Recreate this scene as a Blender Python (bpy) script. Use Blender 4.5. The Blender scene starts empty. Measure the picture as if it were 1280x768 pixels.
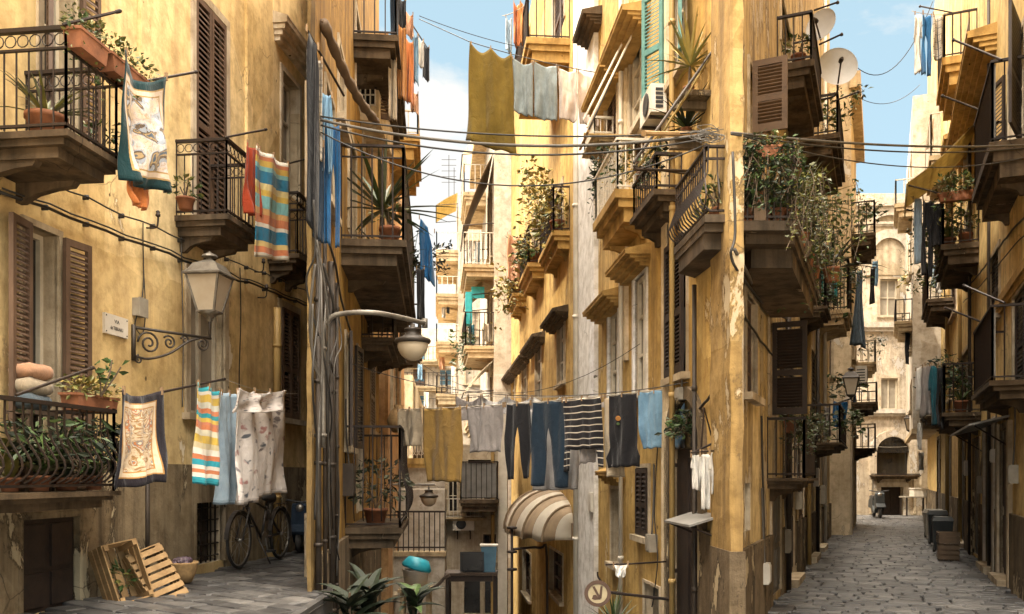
import bpy, bmesh, math, random
from mathutils import Vector, Matrix
RND = random.Random(11)
F, CX, HY, CH = 1100.0, 640.0, 595.0, 1.5          # focal length (photo px), principal column, horizon row, eye height
SC = bpy.context.scene
COL = SC.collection
PI = math.pi
def V(*a): return Vector(a)
def at(px, py, d): return V((px-CX)/F*d, d, CH+(HY-py)/F*d)
def uni(a, b): return RND.uniform(a, b)

# ---------------------------------------------------------------- materials
def new_mat(name):
    m = bpy.data.materials.new(name); m.use_nodes = True
    nt = m.node_tree; b = nt.nodes['Principled BSDF']
    return m, nt, b
def N(nt, t, **kw):
    n = nt.nodes.new(t)
    for k, v in kw.items():
        if k in n.inputs.keys(): n.inputs[k].default_value = v
        else: setattr(n, k, v)
    return n
def L(nt, a, b): nt.links.new(a, b)
def c4(c): return (c[0], c[1], c[2], 1.0)
def ramp(nt, stops, mode='LINEAR'):
    r = nt.nodes.new('ShaderNodeValToRGB'); cr = r.color_ramp; cr.interpolation = mode
    while len(cr.elements) < len(stops): cr.elements.new(0.5)
    for e, (p, c) in zip(cr.elements, stops): e.position = p; e.color = c4(c) if len(c) == 3 else c
    return r
def mixc(nt, fac, a, b, blend='MIX'):
    n = nt.nodes.new('ShaderNodeMix'); n.data_type = 'RGBA'; n.blend_type = blend
    for sock, v in ((n.inputs['Factor'], fac), (n.inputs['A'], a), (n.inputs['B'], b)):
        if hasattr(v, 'is_linked'): L(nt, v, sock)
        elif isinstance(v, (int, float)): sock.default_value = v
        else: sock.default_value = c4(v)
    return n.outputs['Result']
def coords(nt, scale=(1, 1, 1), kind='Object'):
    tc = nt.nodes.new('ShaderNodeTexCoord'); mp = nt.nodes.new('ShaderNodeMapping')
    mp.inputs['Scale'].default_value = scale; L(nt, tc.outputs[kind], mp.inputs['Vector'])
    return mp.outputs['Vector']
def noise(nt, vec, scale, detail=5, rough=.6, dist=0):
    n = N(nt, 'ShaderNodeTexNoise'); n.inputs['Scale'].default_value = scale; n.inputs['Detail'].default_value = detail
    n.inputs['Roughness'].default_value = rough; n.inputs['Distortion'].default_value = dist
    L(nt, vec, n.inputs['Vector']); return n.outputs['Fac']
def bump(nt, b, h, strength=.3, dist=.02):
    n = N(nt, 'ShaderNodeBump'); n.inputs['Strength'].default_value = strength; n.inputs['Distance'].default_value = dist
    L(nt, h, n.inputs['Height']); L(nt, n.outputs['Normal'], b.inputs['Normal'])
def pm(name, c1, c2=None, scale=6, rough=.7, metal=0, bmp=.2, stretch=(1, 1, 1), spec=.4):
    m, nt, b = new_mat(name)
    c2 = c2 or tuple(x*.6 for x in c1)
    v = coords(nt, stretch)
    n = noise(nt, v, scale)
    r = ramp(nt, [(.3, c2), (.68, c1)]); L(nt, n, r.inputs['Fac'])
    L(nt, r.outputs['Color'], b.inputs['Base Color'])
    b.inputs['Roughness'].default_value = rough; b.inputs['Metallic'].default_value = metal
    b.inputs['Specular IOR Level'].default_value = spec
    if bmp: bump(nt, b, noise(nt, v, scale*6), bmp, .01)
    return m
def plaster(name, c1, c2, stain, peel, streak=.55, peel_at=.66, bmp=.35):
    m, nt, b = new_mat(name)
    v = coords(nt)
    big = noise(nt, v, .7, 4, .6)
    r = ramp(nt, [(.3, c2), (.62, c1)]); L(nt, big, r.inputs['Fac'])
    med = noise(nt, v, 4.5, 6, .7)
    r2 = ramp(nt, [(.33, (.50, .46, .40)), (.56, (1, 1, 1)), (.72, (1.12, 1.12, 1.12))]); L(nt, med, r2.inputs['Fac'])
    col = mixc(nt, .75, r.outputs['Color'], r2.outputs['Color'], 'MULTIPLY')
    st = noise(nt, coords(nt, (5, 5, .28)), 1.0, 5, .65)
    r3 = ramp(nt, [(.44, (0, 0, 0)), (.66, (1, 1, 1))]); L(nt, st, r3.inputs['Fac'])
    mm = N(nt, 'ShaderNodeMath', operation='MULTIPLY'); mm.inputs[1].default_value = streak
    L(nt, r3.outputs['Color'], mm.inputs[0])
    col = mixc(nt, mm.outputs[0], col, stain)
    vp = N(nt, 'ShaderNodeTexVoronoi', distance='CHEBYCHEV'); vp.inputs['Scale'].default_value = .42; vp.inputs['Randomness'].default_value = .8
    pw = nt.nodes.new('ShaderNodeMix'); pw.data_type = 'RGBA'; pw.inputs['Factor'].default_value = .05; pn = N(nt, 'ShaderNodeTexNoise'); pn.inputs['Scale'].default_value = 3.0; pn.inputs['Detail'].default_value = 6; L(nt, v, pn.inputs['Vector'])
    L(nt, coords(nt, (1, 1, .8)), pw.inputs['A']); L(nt, pn.outputs['Color'], pw.inputs['B']); L(nt, pw.outputs['Result'], vp.inputs['Vector'])
    sc_ = nt.nodes.new('ShaderNodeSeparateColor'); L(nt, vp.outputs['Color'], sc_.inputs[0])
    rp = ramp(nt, [(0, (.80, .76, .70)), (.22, (1, 1, 1)), (.62, (1.08, 1.1, 1.16)), (.82, (.93, .9, .84))], 'CONSTANT'); L(nt, sc_.outputs[0], rp.inputs['Fac'])
    col = mixc(nt, .8, col, rp.outputs['Color'], 'MULTIPLY')
    pe = noise(nt, coords(nt, (1, 1, .55)), 1.7, 7, .68, .3)
    r4 = ramp(nt, [(peel_at, (0, 0, 0)), (peel_at+.015, (1, 1, 1))]); L(nt, pe, r4.inputs['Fac'])
    col = mixc(nt, r4.outputs['Color'], col, peel)
    rim = ramp(nt, [(peel_at-.035, (0, 0, 0)), (peel_at-.004, (.75, .75, .75)), (peel_at, (0, 0, 0))]); L(nt, pe, rim.inputs['Fac'])
    col = mixc(nt, rim.outputs['Color'], col, tuple(x*.6 for x in stain))
    cv = N(nt, 'ShaderNodeTexVoronoi', feature='DISTANCE_TO_EDGE'); cv.inputs['Scale'].default_value = 1.1
    wv = nt.nodes.new('ShaderNodeMix'); wv.data_type = 'RGBA'; wv.inputs['Factor'].default_value = .22
    nz = N(nt, 'ShaderNodeTexNoise'); nz.inputs['Scale'].default_value = 2.2; nz.inputs['Detail'].default_value = 6; L(nt, v, nz.inputs['Vector'])
    L(nt, v, wv.inputs['A']); L(nt, nz.outputs['Color'], wv.inputs['B']); L(nt, wv.outputs['Result'], cv.inputs['Vector'])
    ck = ramp(nt, [(.0, (1, 1, 1)), (.006, (0, 0, 0))]); L(nt, cv.outputs['Distance'], ck.inputs['Fac'])
    cm = ramp(nt, [(.55, (0, 0, 0)), (.62, (.8, .8, .8))]); L(nt, noise(nt, v, .9, 2, .5), cm.inputs['Fac'])
    col = mixc(nt, math_(nt, 'MULTIPLY', ck.outputs['Color'], cm.outputs['Color']), col, tuple(x*.4 for x in stain))
    sp = noise(nt, coords(nt, (1, 1, .8)), 7, 3, .5)
    r5 = ramp(nt, [(.735, (0, 0, 0)), (.75, (1, 1, 1))]); L(nt, sp, r5.inputs['Fac'])
    col = mixc(nt, r5.outputs['Color'], col, tuple(x*.35 for x in stain))
    L(nt, col, b.inputs['Base Color']); b.inputs['Roughness'].default_value = .9
    b.inputs['Specular IOR Level'].default_value = .15
    ad = N(nt, 'ShaderNodeMath', operation='SUBTRACT'); L(nt, noise(nt, v, 18, 6, .7), ad.inputs[0]); L(nt, r4.outputs['Color'], ad.inputs[1])
    bump(nt, b, ad.outputs[0], bmp, .02)
    return m
def uvn(nt):
    u = nt.nodes.new('ShaderNodeUVMap'); u.uv_map = 'UVMap'; s = nt.nodes.new('ShaderNodeSeparateXYZ')
    L(nt, u.outputs['UV'], s.inputs[0]); return u.outputs['UV'], s.outputs['X'], s.outputs['Y']
def math_(nt, op, a, b=None):
    n = N(nt, 'ShaderNodeMath', operation=op)
    for i, v in enumerate((a, b)):
        if v is None: continue
        if hasattr(v, 'is_linked'): L(nt, v, n.inputs[i])
        else: n.inputs[i].default_value = v
    return n.outputs[0]
def fab_finish(nt, b, col, uv):
    n = noise(nt, coords(nt), 5, 4, .6)
    r = ramp(nt, [(.3, (.72, .72, .72)), (.7, (1, 1, 1))]); L(nt, n, r.inputs['Fac'])
    sp_ = nt.nodes.new('ShaderNodeSeparateXYZ'); L(nt, uv, sp_.inputs[0])
    hm = ramp(nt, [(0, (.55, .55, .55)), (.012, (1.1, 1.1, 1.1)), (.03, (.62, .62, .62)), (.036, (1, 1, 1)), (.95, (1, 1, 1)), (.965, (.6, .6, .6)), (.972, (1.08, 1.08, 1.08))], 'CONSTANT'); L(nt, sp_.outputs['Y'], hm.inputs['Fac'])
    col = mixc(nt, .6, col, hm.outputs['Color'], 'MULTIPLY')
    L(nt, mixc(nt, 1.0, col, r.outputs['Color'], 'MULTIPLY'), b.inputs['Base Color'])
    b.inputs['Roughness'].default_value = .92; b.inputs['Specular IOR Level'].default_value = .12
    b.inputs['Sheen Weight'].default_value = .15
    hb = N(nt, 'ShaderNodeMath', operation='MULTIPLY_ADD'); L(nt, noise(nt, coords(nt, (1, 1, .6)), 9, 4, .55, 1.2), hb.inputs[0]); hb.inputs[1].default_value = 9.0; L(nt, noise(nt, coords(nt), 160, 2, .6), hb.inputs[2])
    bump(nt, b, hb.outputs[0], .55, .004)
def fabric(name, c, c2=None, mottled=0):
    m, nt, b = new_mat(name); uv, u, v = uvn(nt)
    col = mixc(nt, noise(nt, uv, 9 if mottled else 3, 6, .7), c2 or tuple(x*.75 for x in c), c)
    fab_finish(nt, b, col, uv); return m
def fab_stripes(name, stops, axis='v', rep=1):
    m, nt, b = new_mat(name); uv, u, v = uvn(nt)
    x = v if axis == 'v' else u
    if rep != 1: x = math_(nt, 'FRACT', math_(nt, 'MULTIPLY', x, rep))
    r = ramp(nt, stops, 'CONSTANT'); L(nt, x, r.inputs['Fac'])
    fab_finish(nt, b, r.outputs['Color'], uv); return m
def fab_plaid(name, a, bcol, c, rep=7):
    m, nt, b = new_mat(name); uv, u, v = uvn(nt)
    cols = []
    for x, k in ((u, rep*.7), (v, rep)):
        f = math_(nt, 'FRACT', math_(nt, 'MULTIPLY', x, k))
        r = ramp(nt, [(0, (0, 0, 0)), (.45, (1, 1, 1)), (.6, (0, 0, 0)), (.8, (.7, .7, .7)), (.86, (0, 0, 0))], 'CONSTANT')
        L(nt, f, r.inputs['Fac']); cols.append(r.outputs['Color'])
    col = mixc(nt, cols[0], a, bcol); col = mixc(nt, math_(nt, 'MULTIPLY', cols[1], .6), col, c)
    fab_finish(nt, b, col, uv); return m
def fab_floral(name, base, spots, scale=11, size=.3):
    m, nt, b = new_mat(name); uv, u, v = uvn(nt)
    mp = nt.nodes.new('ShaderNodeMapping'); mp.inputs['Scale'].default_value = (1, 1.1, 1); L(nt, uv, mp.inputs['Vector'])
    nz = N(nt, 'ShaderNodeTexNoise'); nz.inputs['Scale'].default_value = 14; L(nt, mp.outputs[0], nz.inputs['Vector'])
    ad = nt.nodes.new('ShaderNodeMix'); ad.data_type = 'RGBA'; ad.inputs['Factor'].default_value = .1
    L(nt, mp.outputs[0], ad.inputs['A']); L(nt, nz.outputs['Color'], ad.inputs['B'])
    vo = N(nt, 'ShaderNodeTexVoronoi'); vo.inputs['Scale'].default_value = scale; L(nt, ad.outputs['Result'], vo.inputs['Vector'])
    r = ramp(nt, [(size*.55, (1, 1, 1)), (size, (0, 0, 0))]); L(nt, vo.outputs['Distance'], r.inputs['Fac'])
    sx = nt.nodes.new('ShaderNodeSeparateColor'); L(nt, vo.outputs['Color'], sx.inputs[0])
    pc = ramp(nt, [(i/len(spots), s) for i, s in enumerate(spots)], 'CONSTANT'); L(nt, sx.outputs[0], pc.inputs['Fac'])
    keep = ramp(nt, [(.0, (1, 1, 1)), (.62, (0, 0, 0))], 'CONSTANT'); L(nt, sx.outputs[1], keep.inputs['Fac'])
    col = mixc(nt, math_(nt, 'MULTIPLY', r.outputs['Color'], keep.outputs['Color']), base, pc.outputs['Color'])
    fab_finish(nt, b, col, uv); return m
def fab_scarf(name, border, gold, field, cols, scale=5.0, sym=True):
    m, nt, b = new_mat(name); uv, u, v = uvn(nt)
    au = math_(nt, 'ABSOLUTE', math_(nt, 'SUBTRACT', u, .5)); av = math_(nt, 'ABSOLUTE', math_(nt, 'SUBTRACT', v, .5))
    cb = nt.nodes.new('ShaderNodeCombineXYZ'); L(nt, au if sym else u, cb.inputs[0]); L(nt, v, cb.inputs[1]); cb.inputs[2].default_value = 0 if sym else 3.7
    n1 = noise(nt, cb.outputs[0], scale, 2, .5, 1.8)
    r1 = ramp(nt, [(0, field)]+[(.40+.045*i, c) for i, c in enumerate(cols)], 'CONSTANT'); L(nt, n1, r1.inputs['Fac'])
    n2 = noise(nt, cb.outputs[0], scale*2.6, 2, .5, 2.5)
    r2 = ramp(nt, [(.48, (0, 0, 0)), (.5, (.8, .8, .8)), (.53, (0, 0, 0))]); L(nt, n2, r2.inputs['Fac'])
    inner = mixc(nt, r2.outputs['Color'], r1.outputs['Color'], gold)
    d = math_(nt, 'MULTIPLY', math_(nt, 'MAXIMUM', au, math_(nt, 'ADD', math_(nt, 'MULTIPLY', av, 1.06), -.03)), 2)
    e1 = ramp(nt, [(0, (0, 0, 0)), (.66, (1, 1, 1))], 'CONSTANT'); L(nt, d, e1.inputs['Fac'])
    fr = ramp(nt, [(0, gold), (.69, field), (.78, gold), (.81, border)], 'CONSTANT'); L(nt, d, fr.inputs['Fac'])
    col = mixc(nt, e1.outputs['Color'], inner, fr.outputs['Color'])
    fab_finish(nt, b, col, uv); return m
M = {}
# ---------------------------------------------------------------- mesh builder
class MB:
    def __init__(s): s.v = []; s.f = []; s.m = []; s.uv = {}
    def add(s, vs, fs, m=0, uvs=None):
        o = len(s.v); s.v += [Vector(x) for x in vs]
        for i, f in enumerate(fs):
            s.f.append(tuple(o+k for k in f)); s.m.append(m)
            if uvs: s.uv[len(s.f)-1] = [uvs[k] for k in f]
    def hexa(s, p, m=0):  # 8 points: bottom 4 then top 4
        s.add(p, [(3, 2, 1, 0), (4, 5, 6, 7), (0, 1, 5, 4), (1, 2, 6, 5), (2, 3, 7, 6), (3, 0, 4, 7)], m)
    def obox(s, O, a, b, c, r, m=0):
        x0, x1, y0, y1, z0, z1 = r
        P = lambda x, y, z: O+a*x+b*y+c*z
        s.hexa([P(x0, y0, z0), P(x1, y0, z0), P(x1, y1, z0), P(x0, y1, z0), P(x0, y0, z1), P(x1, y0, z1), P(x1, y1, z1), P(x0, y1, z1)], m)
    def box(s, x0, x1, y0, y1, z0, z1, m=0): s.obox(V(0, 0, 0), V(1, 0, 0), V(0, 1, 0), V(0, 0, 1), (x0, x1, y0, y1, z0, z1), m)
    def wbox(s, W, u0, u1, p0, p1, z0, z1, m=0): s.obox(V(W.x, W.y, 0), W.t, W.n, V(0, 0, 1), (u0, u1, p0, p1, z0, z1), m)
    def prism(s, poly, z0, z1, m=0):
        n = len(poly)
        s.add([V(p[0], p[1], z0) for p in poly]+[V(p[0], p[1], z1) for p in poly],
              [tuple(range(n))[::-1], tuple(range(n, 2*n))]+[(i, (i+1) % n, n+(i+1) % n, n+i) for i in range(n)], m)
    def extrude(s, pts, off, m=0):
        n = len(pts)
        s.add(list(pts)+[p+off for p in pts], [tuple(range(n))[::-1], tuple(range(n, 2*n))]+[(i, (i+1) % n, n+(i+1) % n, n+i) for i in range(n)], m)
    def tube(s, pts, r, k=5, m=0, closed=False):
        pts = [Vector(p) for p in pts]; n = len(pts); rr = r if isinstance(r, (list, tuple)) else [r]*n
        ring = []; prev = None
        for i, p in enumerate(pts):
            if closed: d = pts[(i+1) % n]-pts[i-1]
            else: d = pts[min(i+1, n-1)]-pts[max(i-1, 0)]
            if d.length < 1e-9: d = V(0, 0, 1)
            d.normalize()
            if prev is None:
                a = d.cross(V(0, 0, 1)) if abs(d.z) < .9 else d.cross(V(0, 1, 0))
            else: a = prev-d*prev.dot(d)
            if a.length < 1e-6: a = d.orthogonal()
            a.normalize(); prev = a; b = d.cross(a)
            ring.append([p+(a*math.cos(2*PI*(j+.5)/k)+b*math.sin(2*PI*(j+.5)/k))*rr[i] for j in range(k)])
        fs = []; T = n if closed else n-1
        for i in range(T):
            i2 = (i+1) % n
            for j in range(k): fs.append((i*k+j, i*k+(j+1) % k, i2*k+(j+1) % k, i2*k+j))
        if not closed: fs += [tuple(range(k))[::-1], tuple(range((n-1)*k, n*k))]
        s.add([q for r_ in ring for q in r_], fs, m)
    def lathe(s, c, axis, prof, k=16, m=0, caps=True):  # prof: (radius, height along axis)
        axis = axis.normalized(); a = axis.orthogonal().normalized(); b = axis.cross(a); vs = []
        for r, h in prof:
            for j in range(k): vs.append(c+axis*h+(a*math.cos(2*PI*j/k)+b*math.sin(2*PI*j/k))*max(r, 1e-4))
        n = len(prof)
        fs = [(i*k+j, i*k+(j+1) % k, (i+1)*k+(j+1) % k, (i+1)*k+j) for i in range(n-1) for j in range(k)]
        if caps: fs += [tuple(range(k))[::-1], tuple(range((n-1)*k, n*k))]
        s.add(vs, fs, m)
    def leaf(s, p, d, side, ln, w, m=0, fold=.25):
        d = d.normalized(); side = (side-d*side.dot(d))
        if side.length < 1e-4: side = d.orthogonal()
        side.normalize(); up = d.cross(side)
        a = p+d*ln*.5
        s.add([p, a+side*w*.5+up*w*fold, p+d*ln, a-side*w*.5+up*w*fold, a], [(0, 4, 1), (1, 4, 2), (2, 4, 3), (3, 4, 0)], m)
    def blade(s, p, d, ln, w, droop=.5, seg=5, m=0):
        d = d.normalized(); side = d.cross(V(0, 0, 1))
        if side.length < 1e-3: side = V(1, 0, 0)
        side.normalize(); q = Vector(p); vs = []; dd = Vector(d)
        for i in range(seg+1):
            t = i/seg; ww = w*(1-t**2)*(.55+.9*min(t*3, 1)*.5)
            up = side.cross(dd)
            vs += [q-side*ww*.5+up*ww*.18, q, q+side*ww*.5+up*ww*.18]
            q = q+dd*(ln/seg); dd = (dd+V(0, 0, -droop/seg*(.4+t*1.6))).normalized()
        fs = []
        for i in range(seg):
            for j in (0, 1): fs.append((3*i+j, 3*i+j+1, 3*i+j+4, 3*i+j+3))
        s.add(vs, fs, m)
    def build(s, name, mats, parent=None, loc=None, smooth=False, recalc=True, weld=False):
        if not isinstance(mats, (list, tuple)): mats = [mats]
        if parent is not None: W0 = Vector(parent['_w'])
        else:
            if loc is None:
                xs = [v.x for v in s.v]; ys = [v.y for v in s.v]; zs = [v.z for v in s.v]
                loc = V((min(xs)+max(xs))/2, (min(ys)+max(ys))/2, min(zs))
            W0 = Vector(loc)
        me = bpy.data.meshes.new(name)
        me.from_pydata([v-W0 for v in s.v], [], s.f)
        for mt in mats: me.materials.append(M[mt] if isinstance(mt, str) else mt)
        me.polygons.foreach_set('material_index', s.m)
        if s.uv:
            ul = me.uv_layers.new(name='UVMap')
            for fi, uvs in s.uv.items():
                for li, uv in zip(me.polygons[fi].loop_indices, uvs): ul.data[li].uv = uv
        if recalc or weld:
            bm = bmesh.new(); bm.from_mesh(me)
            if weld: bmesh.ops.remove_doubles(bm, verts=bm.verts, dist=1e-4)
            if recalc: bmesh.ops.recalc_face_normals(bm, faces=bm.faces)
            bm.to_mesh(me); bm.free()
        if smooth: me.polygons.foreach_set('use_smooth', [True]*len(me.polygons))
        o = bpy.data.objects.new(name, me); COL.objects.link(o)
        if parent is not None: o.parent = parent
        else: o.location = W0
        o['_w'] = tuple(W0)
        return o
def tag(o, label=None, cat=None, group=None, kind=None):
    if label: o['label'] = label
    if cat: o['category'] = cat
    if group: o['group'] = group
    if kind: o['kind'] = kind
    return o
def thing(name, label, cat, loc, group=None):
    o = bpy.data.objects.new(name, None); COL.objects.link(o); o.location = loc; o['_w'] = tuple(loc); o.empty_display_size = .2
    return tag(o, label, cat, group)
def smooth_path(pts, n=6):   # Catmull-Rom
    pts = [Vector(p) for p in pts]; out = []
    for i in range(len(pts)-1):
        p0 = pts[max(i-1, 0)]; p1 = pts[i]; p2 = pts[i+1]; p3 = pts[min(i+2, len(pts)-1)]
        for k in range(n):
            t = k/n
            out.append(.5*((2*p1)+(p2-p0)*t+(2*p0-5*p1+4*p2-p3)*t*t+(3*p1-p0-3*p2+p3)*t**3))
    out.append(pts[-1]); return out
def sagging(a, b, sag, n=14):
    return [a.lerp(b, i/n)+V(0, 0, -4*sag*(i/n)*(1-i/n)) for i in range(n+1)]
class Wall:
    def __init__(s, x, y, tx, ty, side):
        s.x, s.y = x, y; s.t = V(tx, ty, 0).normalized(); s.n = V(s.t.y, -s.t.x, 0)*side
    def P(s, u, p, z): return V(s.x, s.y, 0)+s.t*u+s.n*p+V(0, 0, z)
    def s_px(s, px, p=0):
        k = (px-CX)/F; X = s.x+s.n.x*p; Y = s.y+s.n.y*p
        return (k*Y-X)/(s.t.x-k*s.t.y)
    def z_py(s, py, u, p=0): return CH+(HY-py)/F*(s.y+s.t.y*u+s.n.y*p)
    def pt(s, px, py, p=0): u = s.s_px(px, p); return s.P(u, p, s.z_py(py, u, p))
    def rect(s, x0, y0, x1, y1, p=0):   # pixel rectangle -> u0,u1,z0,z1 (rows read at the middle column)
        u0, u1 = sorted((s.s_px(x0, p), s.s_px(x1, p))); um = s.s_px((x0+x1)/2, p)
        return u0, u1, s.z_py(y1, um, p), s.z_py(y0, um, p)
# ---------------------------------------------------------------- architecture
UP = V(0, 0, 1)
def shutter_leaf(O, a, b, w, h, pitch=.055, mat='shutter', parent=None, name='shutter', mid=True, label=None):
    mb = MB(); st = min(.05, w*.16); t = .035
    mb.obox(O, a, b, UP, (0, st, 0, t, 0, h)); mb.obox(O, a, b, UP, (w-st, w, 0, t, 0, h))
    rails = [(0, st*1.6), (h-st*1.2, h)]
    if mid: rails.append((h*.42, h*.42+st*1.3))
    for z0, z1 in rails: mb.obox(O, a, b, UP, (st, w-st, .001, t-.001, z0, z1))
    z = st*1.6+pitch*.5
    while z < h-st*1.3-pitch*.4:
        if not (mid and h*.42-pitch*.6 < z < h*.42+st*1.3+pitch*.1):
            p = []
            for x in (st, w-st): pass
            q = lambda x, y, dz: O+a*x+b*y+UP*(z+dz)
            th = pitch*.22
            mb.hexa([q(st, .002, pitch*.35), q(w-st, .002, pitch*.35), q(w-st, t-.004, -pitch*.35), q(st, t-.004, -pitch*.35),
                     q(st, .002, pitch*.35+th), q(w-st, .002, pitch*.35+th), q(w-st, t-.004, -pitch*.35+th), q(st, t-.004, -pitch*.35+th)])
        z += pitch
    o = mb.build(name, mat, parent)
    if label: o['label'] = label
    return o
class Bld:
    def __init__(s, name, label, cat, loc, mat, group=None):
        s.root = thing(name, label, cat, loc, group); s.mat = mat; s.reveal = 'stone'; s.extra = []; s.faces = []; s.ops = {}
    def face(s, W, u0, u1, z0, z1, mi=0): s.faces.append((W, u0, u1, z0, z1, mi)); s.ops.setdefault(id(W), [])
    def cut(s, W, r, depth=.16): s.ops.setdefault(id(W), []).append((*r, depth))
    def finish(s, poly=None, z0=0, z1=10, wallname='wall', skip=()):
        mb = MB()
        for W, u0, u1, a0, a1, mi in s.faces:
            ops = [o for o in s.ops[id(W)] if o[1] > u0 and o[0] < u1]
            us = sorted({u0, u1, *[min(max(x, u0), u1) for o in ops for x in o[:2]]})
            zs = sorted({a0, a1, *[min(max(x, a0), a1) for o in ops for x in o[2:4]]})
            for i in range(len(us)-1):
                for j in range(len(zs)-1):
                    cu, cz = (us[i]+us[i+1])/2, (zs[j]+zs[j+1])/2
                    if any(o[0] < cu < o[1] and o[2] < cz < o[3] for o in ops): continue
                    mb.add([W.P(us[i], 0, zs[j]), W.P(us[i+1], 0, zs[j]), W.P(us[i+1], 0, zs[j+1]), W.P(us[i], 0, zs[j+1])], [(0, 1, 2, 3)], mi)
            for o in ops:
                q0, q1, w0, w1, dp = o
                for (x0, y0), (x1, y1) in (((q0, w0), (q1, w0)), ((q1, w0), (q1, w1)), ((q1, w1), (q0, w1)), ((q0, w1), (q0, w0))):
                    mb.add([W.P(x0, 0, y0), W.P(x1, 0, y1), W.P(x1, -dp-.1, y1), W.P(x0, -dp-.1, y0)], [(0, 1, 2, 3)], 1)
        if poly:
            n = len(poly)
            mb.add([V(p[0], p[1], z1) for p in poly], [tuple(range(n))])
            for i in range(n):
                if i in skip: continue
                a, b = poly[i], poly[(i+1) % n]
                mb.add([V(*a, z0), V(*b, z0), V(*b, z1), V(*a, z1)], [(0, 1, 2, 3)])
        s.wall = mb.build(wallname, [s.mat, s.reveal]+s.extra, s.root, recalc=False)
        return s.root
    def win(s, W, r, style='closed', depth=.16, sur=.09, smat='stone', shut='shutter', sill=True, leafs=2, ang=None, name=None, pitch=.055, frame='frame', proud=.025, cut=True, panes=(2, 3), glass='glass', ang2=None):
        u0, u1, z0, z1 = r
        if cut: s.cut(W, r, depth)
        mb = MB()
        if sur:
            mb.wbox(W, u0-sur, u0, -.02, proud, z0, z1+sur, 0); mb.wbox(W, u1, u1+sur, -.02, proud, z0, z1+sur, 0)
            mb.wbox(W, u0, u1, -.02, proud, z1, z1+sur, 0)
        if sill: mb.wbox(W, u0-sur-.05, u1+sur+.05, -.02, .09, z0-.07, z0, 0)
        mb.wbox(W, u0, u1, -depth-.06, -depth, z0, z1, 2)
        if style in ('glass', 'open', 'half'):
            fw = min(.05, (u1-u0)*.1); q0, q1 = -depth, -depth+.04
            mb.wbox(W, u0, u0+fw, q0, q1, z0, z1, 1); mb.wbox(W, u1-fw, u1, q0, q1, z0, z1, 1)
            mb.wbox(W, u0+fw, u1-fw, q0, q1, z0, z0+fw, 1); mb.wbox(W, u0+fw, u1-fw, q0, q1, z1-fw, z1, 1)
            for i in range(1, panes[0]):
                c = u0+(u1-u0)*i/panes[0]; mb.wbox(W, c-fw*.5, c+fw*.5, q0, q1-.003, z0+fw, z1-fw, 1)
            for i in range(1, panes[1]):
                c = z0+(z1-z0)*i/panes[1]; mb.wbox(W, u0+fw, u1-fw, q0, q1-.006, c-fw*.35, c+fw*.35, 1)
        if style == 'door':
            mb.wbox(W, u0, u1, -depth, -depth+.05, z0, z1, 1)
            for i in range(2):
                a, b = u0+(u1-u0)*(i*.5+.06), u0+(u1-u0)*(i*.5+.44)
                for q0, q1 in ((.06, .42), (.48, .94)):
                    mb.wbox(W, a, b, -depth+.05, -depth+.07, z0+(z1-z0)*q0, z0+(z1-z0)*q1, 1)
        o = mb.build(name or ('door' if style == 'door' else 'window'), [smat, frame, glass], s.root)
        w = (u1-u0)/leafs; h = z1-z0-.02
        if style == 'closed':
            for i in range(leafs):
                shutter_leaf(W.P(u0+w*i+.004, -depth+.06, z0+.01), W.t, W.n, w-.008, h, pitch, shut, o)
        if style in ('open', 'half'):
            a1 = ang if ang is not None else 12
            for sgn, uu, an in ((1, u0, a1), (-1, u1, ang2 if ang2 is not None else a1)):
                if style == 'half' and sgn > 0: continue
                an = math.radians(an)
                d = (W.t*(-sgn)*math.cos(an)+W.n*math.sin(an)).normalized(); nn = UP.cross(d)
                if nn.dot(W.n) < 0: nn = -nn
                shutter_leaf(W.P(uu-sgn*.01, proud+.02, z0+.01), d, nn, w, h, pitch, shut, o)
        return o
    def hood(s, W, u0, u1, z, p=.22, h=.2, mat='stone', name='window_hood'):
        mb = MB(); n = 4
        for i in range(n):
            q = p*(.4+.6*i/(n-1)); e = .06*i/(n-1)
            mb.wbox(W, u0-e, u1+e, -.02, q, z+h*i/n, z+h*(i+1)/n-.001)
        mb.hexa([W.P(u0-.06, -.02, z+h), W.P(u1+.06, -.02, z+h), W.P(u1+.06, p*1.03, z+h), W.P(u0-.06, p*1.03, z+h),
                 W.P(u0-.06, -.02, z+h+.1), W.P(u1+.06, -.02, z+h+.1), W.P(u1+.06, p*1.03, z+h+.02), W.P(u0-.06, p*1.03, z+h+.02)])
        return mb.build(name, mat, s.root)
    def balcony(s, W, u0, u1, p, z, rh=.9, bulge=0, ring=False, gap=.1, slab='slab', rail='iron', th=.2, ends=(1, 1), r=.008, front=True, panel=None, brackets=True, midrail=False):
        mb = MB()
        lay = [(0, .28, 0), (.28, .55, .05), (.55, 1, .12)]
        for a, b, ins in lay:
            mb.wbox(W, u0+ins*.6, u1-ins*.6, -.02, p-ins, z-th*b+.0005, z-th*a)
        if brackets:
            for uu in (u0+(u1-u0)*.18, u0+(u1-u0)*.82):
                pts = [W.P(uu-.035, 0, z-th), W.P(uu-.035, p*.62, z-th), W.P(uu-.035, p*.58, z-th-.04), W.P(uu-.035, p*.4, z-th-.055), W.P(uu-.035, p*.2, z-th-.09), W.P(uu-.035, .05, z-th-.15), W.P(uu-.035, 0, z-th-.15)]
                mb.extrude(pts, W.t*.07)
        o = mb.build('balcony', slab, s.root)
        mb = MB(); e = .04; q = p-e
        runs = []
        if ends[0]: runs.append(((u0+e, .0), (u0+e, q), (-1, 0)))
        if front: runs.append(((u0+e, q), (u1-e, q), (0, 1)))
        if ends[1]: runs.append(((u1-e, q), (u1-e, .0), (1, 0)))
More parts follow.
